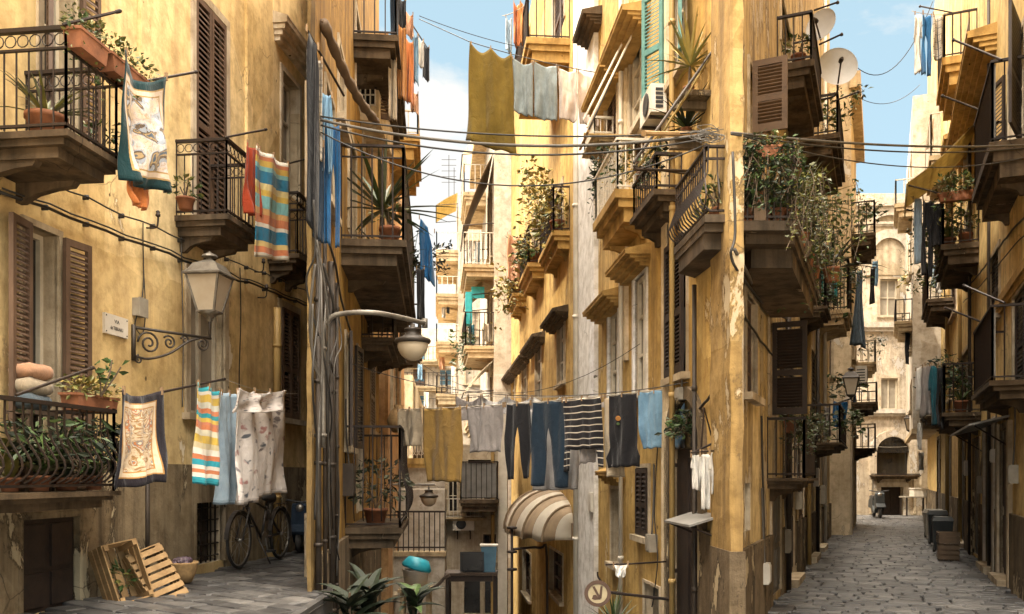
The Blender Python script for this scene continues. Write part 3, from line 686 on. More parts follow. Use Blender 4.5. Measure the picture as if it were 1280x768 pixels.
# right alley
strip('alley_bed', 'dark grit bed under the right alley paving', [V(-.8, -3, -.05), V(7, -3, -.05), V(R.P(0, 0, 0).x+.3, 10.2, -.05), V(17.4, 37, -.05), V(12.4, 37, -.05), V(1.9, 7.6, -.05), V(-.8, 7.6, -.05)])
def in_alley(x, y):
    l = .42*y-1.3 if y > 7.45 else -.75
    return l+.02 < x < .42*y+1.746-.02 and y > 3
paving('alley', 'worn basalt slabs of the right alley between the yellow walls', V(-1.5, 3, 0), V(.922, -.387, 0), V(.387, .922, 0), 9, 34, .32, .21, 0, 5, keep=in_alley)
# middle alley runs downhill
def zc(y): return 0 if y < 8 else -(y-8)*.172
mb = MB(); n = 20
for i in range(n):
    y0, y1 = 7.3+i*1.4, 7.3+(i+1)*1.4
    mb.add([V(-8, y0, zc(y0)-.02), V(4, y0, zc(y0)-.02), V(4, y1, zc(y1)-.02), V(-8, y1, zc(y1)-.02)], [(0, 1, 2, 3)])
tag(mb.build('lane', 'basalt', loc=V(0, 8, 0), weld=True), 'dark paved lane running downhill between the middle walls', 'lane', kind='structure')
# ---------------------------------------------------------------- sky, sun, camera
def sky_world():
    w = bpy.data.worlds.new('World'); SC.world = w; w.use_nodes = True; nt = w.node_tree; bg = nt.nodes['Background']
    sk = nt.nodes.new('ShaderNodeTexSky'); sk.sky_type = 'NISHITA'; sk.sun_disc = False
    sk.sun_elevation = math.radians(SUN_EL); sk.sun_rotation = math.radians(SUN_AZ)
    sk.air_density = 1.0; sk.dust_density = 2.2; sk.ozone_density = 1.2
    tc = nt.nodes.new('ShaderNodeTexCoord'); mp = nt.nodes.new('ShaderNodeMapping'); mp.inputs['Scale'].default_value = (1, 1, 2.2)
    L(nt, tc.outputs['Generated'], mp.inputs['Vector'])
    cl = noise(nt, mp.outputs[0], 3.2, 8, .58, .2)
    # a bank of cloud low over the middle alley: stronger towards one compass bearing and near the horizon
    dp = nt.nodes.new('ShaderNodeVectorMath'); dp.operation = 'DOT_PRODUCT'; L(nt, tc.outputs['Generated'], dp.inputs[0])
    d = V(-.075, 1, .20).normalized(); dp.inputs[1].default_value = d
    near = ramp(nt, [(.955, (0, 0, 0)), (.992, (1, 1, 1))]); L(nt, dp.outputs['Value'], near.inputs['Fac'])
    s = math_(nt, 'ADD', math_(nt, 'MULTIPLY', near.outputs['Color'], .22), cl)
    r = ramp(nt, [(.60, (0, 0, 0)), (.70, (1, 1, 1))]); L(nt, s, r.inputs['Fac'])
    tint = mixc(nt, .78, sk.outputs['Color'], (1.35, 1.9, 2.02))
    col = mixc(nt, math_(nt, 'MULTIPLY', r.outputs['Color'], .85), tint, (2.75, 2.65, 2.5))
    sep = nt.nodes.new('ShaderNodeSeparateXYZ'); L(nt, tc.outputs['Generated'], sep.inputs[0])   # unseen bright cloud layer added high overhead to raise the fill light
    fill_veil = ramp(nt, [(.51, (0, 0, 0)), (.70, (1, 1, 1))]); L(nt, sep.outputs['Z'], fill_veil.inputs['Fac'])
    col = mixc(nt, fill_veil.outputs['Color'], col, (45, 41, 35))
    L(nt, col, bg.inputs['Color']); bg.inputs['Strength'].default_value = SKY
SUN_EL, SUN_TO, SKY = 58, 54, .15               # light travels towards +y turned SUN_TO degrees to +x
SUN_AZ = 180+SUN_TO                              # compass bearing of the sun, clockwise from +y
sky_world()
sd = bpy.data.lights.new('sun', 'SUN'); sd.energy = 2.2; sd.angle = math.radians(.5); sd.color = (1, .88, .70)
so = bpy.data.objects.new('sun', sd); COL.objects.link(so)
ez, az = math.radians(SUN_EL), math.radians(SUN_TO)
dirv = V(math.sin(az)*math.cos(ez), math.cos(az)*math.cos(ez), -math.sin(ez))
so.rotation_euler = dirv.to_track_quat('-Z', 'Y').to_euler(); so.location = (-20, -30, 40)
cd = bpy.data.cameras.new('camera'); cam = bpy.data.objects.new('camera', cd); COL.objects.link(cam); SC.camera = cam
cam.location = (0, 0, CH); cam.rotation_euler = (PI/2, 0, 0)
cd.sensor_width = 36; cd.lens = F/1280*36; cd.shift_y = (HY-384)/1280; cd.clip_start = .05; cd.clip_end = 3000
SC.view_settings.view_transform = 'Standard'; SC.view_settings.look = 'None'; SC.view_settings.exposure = 1.42; SC.view_settings.gamma = 1
SC.cycles.max_bounces = 7; SC.cycles.diffuse_bounces = 4; SC.cycles.glossy_bounces = 2; SC.cycles.transmission_bounces = 2
SC.cycles.use_denoising = True
# ================================================================ LEFT HOUSE (wall A)
LA = Bld('apartment_building', 'ochre plastered house along the left street with brown louvred shutters and two scrolled iron balconies', 'building', A.P(2, -3, GZ), 'plaster_a')
u_end = A.s_px(389)
LA.face(A, -4.5, u_end, GZ-.1, 15.3)
# upper shuttered doors and windows
LA.win(A, A.rect(52, -120, 93, 175), 'open', .18, .07, sill=False, ang=40, ang2=8, panes=(2, 2), pitch=.06)
LA.win(A, A.rect(243, 12, 281, 287), 'closed', .07, .09, sill=False, pitch=.062)
r = A.rect(352, 100, 373, 245)
LA.win(A, r, 'glass', .16, .07, sill=False, panes=(1, 3), glass='glass_pale', frame='frame'); LA.hood(A, r[0]-.25, r[1]+.28, A.z_py(62, r[0]), .2, .28)
# lower street door with its shutters folded back against the wall
LA.win(A, A.rect(30, 287, 71, 640), 'open', .16, .05, sill=False, ang=10, ang2=8, panes=(2, 1), pitch=.045, glass='glass', shut='shutter', leafs=1.35)
r = A.rect(236, 350, 279, 520); LA.win(A, r, 'glass', .12, .1, panes=(2, 1), glass='glass_pale', frame='frame')
r = A.rect(350, 388, 371, 524); LA.win(A, r, 'closed', .05, .09, pitch=.05)
# cellar openings in the plinth
r = A.rect(22, 648, 93, 764); LA.win(A, r, 'door', .06, .05, sill=False, smat='plinth_a', proud=.05, frame='shutter_dark', name='cellar_shutter')
r = A.rect(241, 628, 277, 704)
o = LA.win(A, r, 'dark', .16, .05, sill=False, smat='plinth_a', proud=.05, name='cellar_window')
mb = MB()
for i in range(6): mb.wbox(A, r[0]+(r[1]-r[0])*(i+.5)/6-.008, r[0]+(r[1]-r[0])*(i+.5)/6+.008, -.06, -.044, r[2], r[3])
for i in range(5): z = r[2]+(r[3]-r[2])*(i+.5)/5; mb.wbox(A, r[0], r[1], -.05, -.036, z-.007, z+.007)
mb.build('grate', 'iron', o)
r2 = A.rect(330, 600, 352, 690); LA.win(A, r2, 'door', .12, .05, sill=False, frame='door_grey', name='side_door')
# plinth, pilaster strips, string course
zt = 1.62; x = -4.5
for rr_ in sorted([A.rect(22, 648, 93, 764), A.rect(241, 628, 277, 704), r2]):
    mb = MB(); mb.wbox(A, x, rr_[0]-.051, -.02, .045, GZ-.06, zt); LA.part('plinth', mb, 'plinth_a')
    mb = MB(); mb.wbox(A, rr_[0]-.051, rr_[1]+.051, -.02, .045, min(rr_[3]+.051, zt-.03), zt); LA.part('plinth', mb, 'plinth_a'); x = rr_[1]+.051
mb = MB(); mb.wbox(A, x, u_end, -.02, .045, GZ-.06, zt); LA.part('plinth', mb, 'plinth_a')
for px, w in ((172, .18), (306, .16)):
    mb = MB(); u = A.s_px(px); mb.wbox(A, u, u+w, -.02, .035, 4.6, 15.3); LA.part('pilaster_strip', mb, 'plaster_a')
mb = MB(); u = A.s_px(340)
mb.tube([A.P(u, .07, GZ), A.P(u, .07, 3.1), A.P(u, .07, 3.72)], .05, 8); 
for z in (1.2, 2.2, 3.2): mb.tube([A.P(u, .07, z), A.P(u, .07, z+.04)], .06, 8)
LA.part('drainpipe', mb, 'pipe_ochre', smooth=True)
mb = MB(); u = A.s_px(177); mb.tube([A.P(u, .06, GZ), A.P(u, .06, 1.7)], .022, 6); LA.part('drainpipe', mb, 'pipe_dark', smooth=True)
# balconies: upper near one, upper far one, the third one behind, and the bulging lower one
pA1 = .75
uA1 = A.s_px(78, pA1); zA1 = A.z_py(161, uA1, pA1); hA1 = A.z_py(31, uA1, pA1)-zA1; uA1e = A.s_px(149, pA1)
LA.balcony(A, uA1, uA1e, pA1+.04, zA1, hA1, ring=True, gap=.085, th=.17, r=.007)
pA2 = .55
uA2 = A.s_px(281, pA2); zA2 = A.z_py(267, uA2, pA2); hA2 = A.z_py(172, uA2, pA2)-zA2; uA2e = A.s_px(322, pA2)
LA.balcony(A, uA2, uA2e, pA2+.04, zA2, hA2, ring=True, gap=.085, th=.2, r=.007)
pA3 = .4
uA3 = A.s_px(372, pA3); zA3 = A.z_py(318, uA3, pA3); hA3 = A.z_py(241, uA3, pA3)-zA3
LA.balcony(A, uA3-.05, uA3+.75, pA3+.04, zA3, hA3, ring=True, gap=.09, th=.2, r=.007)
pA4 = .62
uA4 = A.s_px(30, pA4); zA4 = A.z_py(617, uA4, pA4); hA4 = A.z_py(500, uA4, pA4)-zA4; uA4e = A.s_px(146, pA4)
LA.balcony(A, -1.6, uA4e, pA4+.04, zA4, hA4, bulge=.125, gap=.085, th=.13, r=.008, brackets=False)
LA.finish([tuple(A.P(-4.5, 0, 0)[:2]), tuple(A.P(u_end, 0, 0)[:2]), tuple(A.P(u_end, -6, 0)[:2]), tuple(A.P(-4.5, -6, 0)[:2])], GZ-.1, 15.3, skip=(0,))
# --- street name slab
q0, q1 = A.pt(128, 391, .02), A.pt(157, 398, .02)
u0, u1, z0, z1 = A.rect(128, 395, 157, 420)
st = thing('street_sign', 'small white marble street name slab lettered in black beside the grey junction box', 'sign', A.P((u0+u1)/2, .02, z0))
mb = MB(); mb.wbox(A, u0, u1, -.01, .025, z0, z1); mb.build('slab', 'marble', st)
mb = MB()
for uu in (u0+.02, u1-.02):
    for zz in (z0+.02, z1-.02): mb.lathe(A.P(uu, .025, zz), A.n, [(.007, 0), (.006, .005), (.001, .006)], 8)
mb.build('screw', 'ink', st)
def lettering(root, W, text, u, z, size, mat='ink', p=.026, sx=1.0):
    cu = bpy.data.curves.new('lettering', 'FONT'); cu.body = text; cu.size = size; cu.align_x = 'CENTER'; cu.extrude = .0012
    o = bpy.data.objects.new('lettering', cu); COL.objects.link(o)
    ax = W.t; n = W.n
    if ax.cross(UP).dot(n) < 0: ax = -ax
    mt = Matrix((ax*sx, UP, n)).transposed().to_4x4(); mt.translation = W.P(u, p, z)
    dg = bpy.context.evaluated_depsgraph_get(); dg.update(); me = bpy.data.meshes.new_from_object(o.evaluated_get(dg))
    me.transform(mt); me.transform(Matrix.Translation(-Vector(root['_w']))); bpy.data.objects.remove(o)
    me.materials.clear(); me.materials.append(M[mat]); o2 = bpy.data.objects.new('lettering', me); COL.objects.link(o2); o2.parent = root; o2['_w'] = root['_w']; return o2
um = (u0+u1)/2; hh = z1-z0; ww = u1-u0
lettering(st, A, 'VIA', um, z0+hh*.60, hh*.26, sx=1.1)
lettering(st, A, 'dei TRIBUNALI', um, z0+hh*.26, hh*.25, sx=.62*ww/.33)
# --- junction box with its riser cable
u0, u1, z0, z1 = A.rect(165, 374, 175, 396)
jb = thing('junction_box', 'grey electrical junction box on the ochre wall above the lantern bracket', 'junction box', A.P((u0+u1)/2, 0, z0))
mb = MB(); mb.wbox(A, u0, u1, -.01, .07, z0, z1); mb.wbox(A, u0-.008, u1+.008, .07, .082, z0-.006, z1+.006); mb.build('box', 'grey_box', jb)
mb = MB(); mb.tube(smooth_path([A.P(u1-.02, .03, z1), A.P(u1+.03, .02, z1+.2), A.P(u1+.02, .02, z1+.55), A.P(u1+.02, .02, z1+.75)]), .006, 5)
mb.tube(smooth_path([A.P(u0+.03, .03, z0), A.P(u0+.02, .02, z0-.1), A.P(u1, .02, z0-.16), A.P(u1+.06, .02, z0+.05), A.P(u1+.03, .02, z1+.3)]), .006, 5)
mb.build('riser_cable', 'cable', jb, smooth=True)
# --- wall lantern on a scrolled bracket
def lantern_head(root, c, r, h, metal, glass, k=4, rot=PI/4):
    """tapering four sided lantern hanging with its bottom at c"""
    ring = lambda rr, z: [c+V(math.cos(rot+2*PI*i/k)*rr, math.sin(rot+2*PI*i/k)*rr, z) for i in range(k)]
    b, t = ring(r*.52, .08*h), ring(r, .62*h)
    mb = MB(); mb.add(b+t, [(i, (i+1) % k, k+(i+1) % k, k+i) for i in range(k)]+[tuple(range(k))[::-1]]); mb.build('pane', glass, root)
    mb = MB()
    for i in range(k): mb.tube([b[i], t[i]], r*.06, 4)
    for rg in (b, t):
        for i in range(k): mb.tube([rg[i], rg[(i+1) % k]], r*.055, 4)
    mb.build('frame', metal, root)
    mb = MB(); lv = [ring(r*1.16, .62*h), ring(r*1.16, .645*h), ring(r*.98, .68*h), ring(r*.70, .80*h), ring(r*.5, .82*h), ring(r*.22, .87*h)]
    mb.add([q for l in lv for q in l], [(j*k+i, j*k+(i+1) % k, (j+1)*k+(i+1) % k, (j+1)*k+i) for j in range(len(lv)-1) for i in range(k)]+[tuple(range(k)), tuple(range((len(lv)-1)*k, len(lv)*k))])
    mb.lathe(c+V(0, 0, .865*h), UP, [(r*.14, 0), (r*.14, .03*h), (r*.34, .05*h), (r*.3, .08*h), (r*.1, .11*h), (.004, .135*h)], 10)
    mb.build('cap', metal, root)
    mb = MB(); mb.lathe(c-V(0, 0, .02*h), UP, [(.004, -.06*h), (r*.12, -.03*h), (r*.1, 0), (r*.3, .05*h), (r*.5, .1*h)], 10); mb.build('finial', metal, root, smooth=True)
pL = .42
uL = A.s_px(262, pL); cL = A.P(uL, pL, A.z_py(402, uL, pL)); hL = A.z_py(316, uL, pL)-cL.z; 
ln = thing('wall_lantern', 'four sided grey glass lantern on a scrolled iron wall bracket over the striped towel', 'lantern', cL)
lantern_head(ln, cL+V(0, 0, .04), hL*.34, hL*.96, 'lamp_metal', 'frosted', 4, math.atan2(A.t.y, A.t.x)+PI/4)
w0 = A.pt(167, 412, .02); w1 = cL+V(0, 0, -.04); ax = (w1-w0); ax.z = 0; LB = ax.length; ax.normalize()
mb = MB(); zt = A.z_py(410, A.s_px(167), .02)
Q = lambda x, z: V(w0.x, w0.y, zt)+ax*x*LB+UP*z*LB
mb.tube([Q(0, 0), Q(1.02, 0)], .014, 6); mb.tube([Q(0, .03), Q(0, -.38)], .02, 6)
def spiral(cx, cz, r0, turns, a0, sgn=1, n=26, f=.18):
    return [Q(cx+math.cos(a0+sgn*2*PI*turns*i/n)*r0*(1-(1-f)*i/n), cz+math.sin(a0+sgn*2*PI*turns*i/n)*r0*(1-(1-f)*i/n)) for i in range(n+1)]
mb.tube(smooth_path([Q(0, -.32), Q(.18, -.34), Q(.45, -.25), Q(.7, -.08), Q(.86, -.02)]), .013, 5)
mb.tube(spiral(.19, -.16, .14, 1.8, PI, -1), .011, 5); mb.tube(spiral(.45, -.12, .085, 1.6, PI*.8, -1), .01, 5)
mb.tube(spiral(.66, -.06, .055, 1.4, PI, -1), .009, 5); mb.tube(spiral(.9, -.09, .085, 1.7, PI*.5, -1), .011, 5); mb.tube(spiral(.06, -.36, .05, 1.5, PI*.5, 1), .01, 5)
mb.tube([Q(1.0, 0), w1+V(0, 0, .09)], .012, 5)
mb.build('bracket', 'lamp_black', ln, smooth=True)
# --- cables along the wall
for lab, y0, y1, rr in (('thick double cable running low along the ochre wall above the street sign', 240, 383, .013), ('thin upper cable clipped along the ochre wall behind the lantern cap', 203, 366, .008)):
    p0, p1 = A.pt(0, y0, .05), A.pt(388, y1, .05); pts = [p0.lerp(p1, i/24)+V(0, 0, uni(-.018, .018)) for i in range(25)]
    mb = MB(); mb.tube(pts, rr, 5)
    if rr > .01: mb.tube([q+A.n*.02+V(0, 0, .03+uni(-.006, .006)) for q in pts], .008, 5)
    for i in range(0, 25, 2): mb.wbox(A, (pts[i]-V(A.x, A.y, 0)).dot(A.t)-.01, (pts[i]-V(A.x, A.y, 0)).dot(A.t)+.01, -.005, .05, pts[i].z-.02, pts[i].z+.02)
    tag(mb.build('cable', 'cable', smooth=True), lab, 'cable', 'cables along the left wall')
# --- laundry poles of the left house
def pole(label, a, b, r=.011, mat='iron'): 
    mb = MB(); mb.tube([a, b], r, 6); mb.lathe(b, (b-a).normalized(), [(r*1.3, -.03), (r*1.4, 0), (r*.8, .012)], 8)
    return tag(mb.build('laundry_pole', mat), label, 'pole', 'laundry poles on the left house')
ra = A.P(uA1, pA1, zA1+hA1)
pole('rusty laundry pole reaching up past the terracotta flower trough', ra, A.pt(150, 14, 1.05)); 
pole('dark laundry pole sticking out behind the green bordered scarf', A.P(uA1e-.05, pA1, A.z_py(112, uA1e, pA1)), A.pt(246, 90, .9))
rb = A.P(uA2, pA2, zA2+hA2)
pole('laundry pole carrying the red cloth on the second balcony', rb, A.pt(333, 162, .75))
pole('short laundry pole beside the blue striped towel', A.pt(352, 207, .5), A.pt(386, 198, .62))
pole('black laundry pole crossing the open shutter over the lower balcony', A.pt(20, 494, .62), A.pt(116, 460, .72))
pole('bent dark laundry pole carrying the gold striped towel', A.pt(199, 491, .62), A.pt(281, 474, .78))
# --- flower troughs and pots
o1 = A.P(uA1+.02, pA1+.02, zA1+hA1-.12)
planter('flower_trough', 'upper terracotta trough of trailing green sprigs hung outside the near balcony rail', A.pt(101, 57, pA1+.12), A.t, .34, .14, .14, 'terracotta troughs on the left balconies', 330, .17, .35, ln=.032, wd=.022)
planter('flower_trough', 'smaller terracotta trough of bushy leaves behind the green bordered scarf', A.pt(141, 86, pA1+.10), A.t, .62, .15, .13, 'terracotta troughs on the left balconies', 420, .21, .4, ln=.04, wd=.026)
potted('potted_plant', 'pale edged spider plant in a terracotta pot on the upper near balcony', A.P(A.s_px(58, .45), .45, zA1+.005), .14, .2, 'spiky', .42, 34, 'plants on the left balconies', leafm=('leaf_grey', 'leaf_light'))
potted('potted_plant', 'small leafy pot plant in the far corner of the upper near balcony', A.P(A.s_px(122, .5), .5, zA1+.005), .09, .14, 'bush', .22, 70, 'plants on the left balconies')
potted('potted_plant', 'low green pot plant behind the bars of the second upper balcony', A.P(A.s_px(232, .2), .2, zA2+.005), .09, .12, 'bush', .2, 60, 'plants on the left balconies')
planter('flower_trough', 'terracotta trough of dense yellow green leaves on the lower balcony rail', A.pt(97, 512, pA4-.06), A.t, .55, .15, .13, 'terracotta troughs on the left balconies', 260, .13, .1, ('leaf_light', 'leaf_gold'))
mb = MB(); c = A.pt(126, 496, pA4)
for a_, l_ in ((.5, .3), (-.3, .22), (.9, .26)):
    tip = c+A.t*a_*.3+V(0, 0, l_); mb.tube(smooth_path([c, c.lerp(tip, .5)+V(.02, 0, .02), tip]), .006, 4, 2)
    for i in range(7): mb.leaf(c.lerp(tip, uni(.5, 1.05)), rdir(-.2, .6), rdir(), .09, .05, 0)
tag(mb.build('shrub', ['leaf', 'leaf_light', 'stem'], recalc=False), 'thin branching sprig rising from the lower balcony trough', 'plant', 'plants on the left balconies')
for i, (px, p, kind, sz, n, lab) in enumerate(((22, .34, 'broad', .40, 20, 'broad leaved potted plant at the frame edge of the lower balcony'), (58, .42, 'broad', .42, 22, 'broad leaved pot plant in the middle of the lower bulging balcony'),
        (92, .40, 'broad', .40, 20, 'dark rubber plant right of middle on the lower bulging balcony'), (126, .42, 'spiky', .42, 30, 'spiky potted plant next to the black bordered scarf'))):
    potted('potted_plant', lab, A.P(A.s_px(px, p), p-.06, zA4+.005), .075+.012*(i % 3), .10+.015*(i % 2), kind, sz, n, 'plants on the left balconies', leafm=('leaf', 'leaf_grey') if i % 2 else ('leaf_dark', 'leaf_light'))
# --- hanging washing of the left house
G = 'washing hung out on the left house'
def wall_cloth(name, label, cat, x0, y0, x1, y1, ybot, p, mat, **k):
    a, b = A.pt(x0, y0, p), A.pt(x1, y1, p if not isinstance(p, tuple) else p[1])
    h = a.z-A.pt(x0, ybot, p).z
    return cloth(name, label, cat, a, b, h, mat, G, **k)
wall_cloth('scarf', 'baroque patterned silk scarf with dark green border hung from the upper balcony', 'scarf', 147, 63, 205, 95, 224, .9, 'scarf_green', folds=1.5, amp=.04, sag=.13, pins=1, pinch=-.12, skew=.08)
wall_cloth('cloth', 'orange cloth showing below the green bordered scarf', 'cloth', 156, 196, 190, 206, 256, .8, 'f_orange', folds=1.5, amp=.02, pins=2, pinch=.4, pegs=False)
wall_cloth('cloth', 'dark red cloth hung beside the blue striped towel', 'cloth', 305, 178, 323, 186, 268, .66, 'f_red', folds=1.5, amp=.03, pins=1)
wall_cloth('towel', 'beach towel striped in blue, yellow and orange on the second balcony', 'towel', 319, 182, 358, 205, 318, .72, 'towel_blue', folds=1.6, amp=.025, sag=.015)
wall_cloth('scarf', 'cream baroque scarf with black border hung from the lower balcony', 'scarf', 147, 487, 199, 488, 612, .78, 'scarf_black', folds=1.8, amp=.03, sag=.05, pins=1, pinch=.02, skew=.05)
wall_cloth('towel', 'gold, orange and turquoise striped towel hanging under the lantern', 'towel', 243, 478, 274, 488, 605, .72, 'towel_gold', folds=1.5, amp=.025, sag=.03)
wall_cloth('shirt', 'washed out blue denim shirt between the striped towel and floral sheet', 'shirt', 273, 490, 297, 492, 632, .60, 'f_wash_denim', folds=1.5, amp=.03, sag=.01)
wall_cloth('sheet', 'white floral bed sheet sagging over the bicycle', 'sheet', 292, 487, 352, 490, 632, .82, 'f_floral', folds=3, amp=.035, sag=.05, pins=3, pinch=.02, hem=.02)
wall_cloth('sheet', 'folded over top edge of the white floral sheet draped on its line', 'sheet', 294, 485, 353, 488, 516, .90, 'f_floral', folds=2, amp=.03, sag=.05, pins=1, pegs=False)
cable('thin washing line holding the floral sheet', sagging(A.pt(281, 474, .76), A.pt(372, 492, .5), .05), .004, 'rope', 'clothes lines')
# things seen in the lower doorway
def pillow(mb, c, ax, ay, w, d, h, n=18):
    vs = []; fs = []
    sgn = lambda x, e: math.copysign(abs(x)**e, x)
    for i in range(9):
        ph = -PI/2+PI*i/8
        for k in range(n):
            th = 2*PI*k/n; vs.append(c+ax*(sgn(math.cos(th), .45)*math.cos(ph)**.5*w/2)+ay*(sgn(math.sin(th), .45)*math.cos(ph)**.5*d/2)+UP*(math.sin(ph)*h/2+.008*math.sin(th*3+i)))
    for i in range(8):
        for k in range(n): fs.append((i*n+k, i*n+(k+1) % n, (i+1)*n+(k+1) % n, (i+1)*n+k))
    mb.add(vs, fs)
b0 = A.P(A.s_px(39, .14), .14, zA4+.62); cu = thing('bedding', 'stack of folded pillows airing in the open lower doorway', 'bedding', b0)
for i, (m_, hh) in enumerate((('f_steel', .12), ('f_beige', .13), ('f_pink', .12))):
    mb = MB(); pillow(mb, b0+V(0, 0, .06+.115*i), (A.t+A.n*.1*(i-1)).normalized(), A.n, .36-.03*i, .2, hh); mb.build('pillow', m_, cu, smooth=True)
mb = MB(); mb.wbox(A, A.s_px(39, .14)-.17, A.s_px(39, .14)+.17, .05, .24, zA4+.58, zA4+.61)
for q0 in (-.15, .12):
    for q1 in (.06, .2): mb.wbox(A, A.s_px(39, .14)+q0, A.s_px(39, .14)+q0+.03, q1, q1+.03, zA4, zA4+.58)
mb.build('stool', 'door_wood', cu)
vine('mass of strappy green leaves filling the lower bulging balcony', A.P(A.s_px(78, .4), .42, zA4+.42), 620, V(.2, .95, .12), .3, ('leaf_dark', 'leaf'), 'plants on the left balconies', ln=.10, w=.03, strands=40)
# --- crates
def crate_mesh(W_, D_, H_, n_side=3, n_bot=4, cross=False):
    mb = MB(); t = .012
    for i in range(n_side):
        z0 = H_*(i+.08)/n_side; z1 = H_*(i+.86)/n_side
        mb.box(-W_/2, W_/2, -D_/2, -D_/2+t, z0, z1); mb.box(-W_/2, W_/2, D_/2-t, D_/2, z0, z1)
        mb.box(-W_/2-t, -W_/2-.001, -D_/2, D_/2, z0, z1); mb.box(W_/2+.001, W_/2+t, -D_/2, D_/2, z0, z1)
    for i in range(n_bot):
        if cross: x0 = -W_/2+W_*(i+.06)/n_bot; x1 = -W_/2+W_*(i+.74)/n_bot; mb.box(x0, x1, -D_/2, D_/2, -t, -.001)
        else: y0 = -D_/2+D_*(i+.06)/n_bot; y1 = -D_/2+D_*(i+.84)/n_bot; mb.box(-W_/2, W_/2, y0, y1, -t, -.001)
    for sx in (-1, 1):
        for sy in (-1, 1):
            x, y = sx*(W_/2-.022), sy*(D_/2-.022-t); mb.box(x-.02, x+.02, y-.02, y+.02, .001, H_*1.02)
    return mb
def crate(label, c, rot, dims, mat='crate_wood', group='wooden crates in the streets', **k):
    mb = crate_mesh(*dims, **k); o = mb.build('wooden_crate', mat, loc=V(0, 0, 0)); o.matrix_world = Matrix.Translation(c) @ rot.to_4x4(); o['_w'] = tuple(c)
    return tag(o, label, 'crate', group)
def axes(x, z):
    z = z.normalized(); x = (x-z*x.dot(z)).normalized(); y = z.cross(x); return Matrix((x, y, z)).transposed()
lean = (A.n*.78+A.t*-.25+UP*.45)
c1 = at(146, 716, 7.55); 
crate('open slatted pine crate leaning on the plinth with greens inside', at(143, 722, 7.62), axes(V(-.42, .15, .75), V(.74, -.55, .30)), (.50, .33, .24))
crate('pine crate tipped over with its slatted bottom facing the street', at(197, 719, 7.75), axes(V(-.50, .12, .72), V(-.55, .62, -.42)), (.52, .33, .2), n_bot=7, cross=True)
bk = thing('basket', 'round wicker basket of dark vegetables behind the tipped crate', 'basket', at(229, 728, 8.6))
cb = at(229, 728, 8.6); cb.z = GZ+.01
mb = MB(); mb.lathe(cb, UP, [(.08, 0), (.115, .08), (.14, .18), (.145, .2), (.128, .18), (.105, .08), (.07, .03)], 16); mb.build('weave', 'wicker', bk, smooth=True)
mb = MB()
for i in range(14):
    d = rdir(0, 1); mb.lathe(cb+V(d.x*.085, d.y*.085, .18+d.z*.04), rdir(), [(.001, -.04), (.032, -.02), (.036, .01), (.001, .045)], 8)
mb.build('vegetables', 'fruit', bk, smooth=True)
mb = MB(); cg = at(152, 722, 7.62)
leaf_clump(mb, cg, .08, .08, .12, 60, .08, .03, 0, 1); tag(mb.build('leafy_greens', ['leaf', 'leaf_light'], recalc=False), 'bunch of leafy greens inside the leaning open crate', 'vegetables')
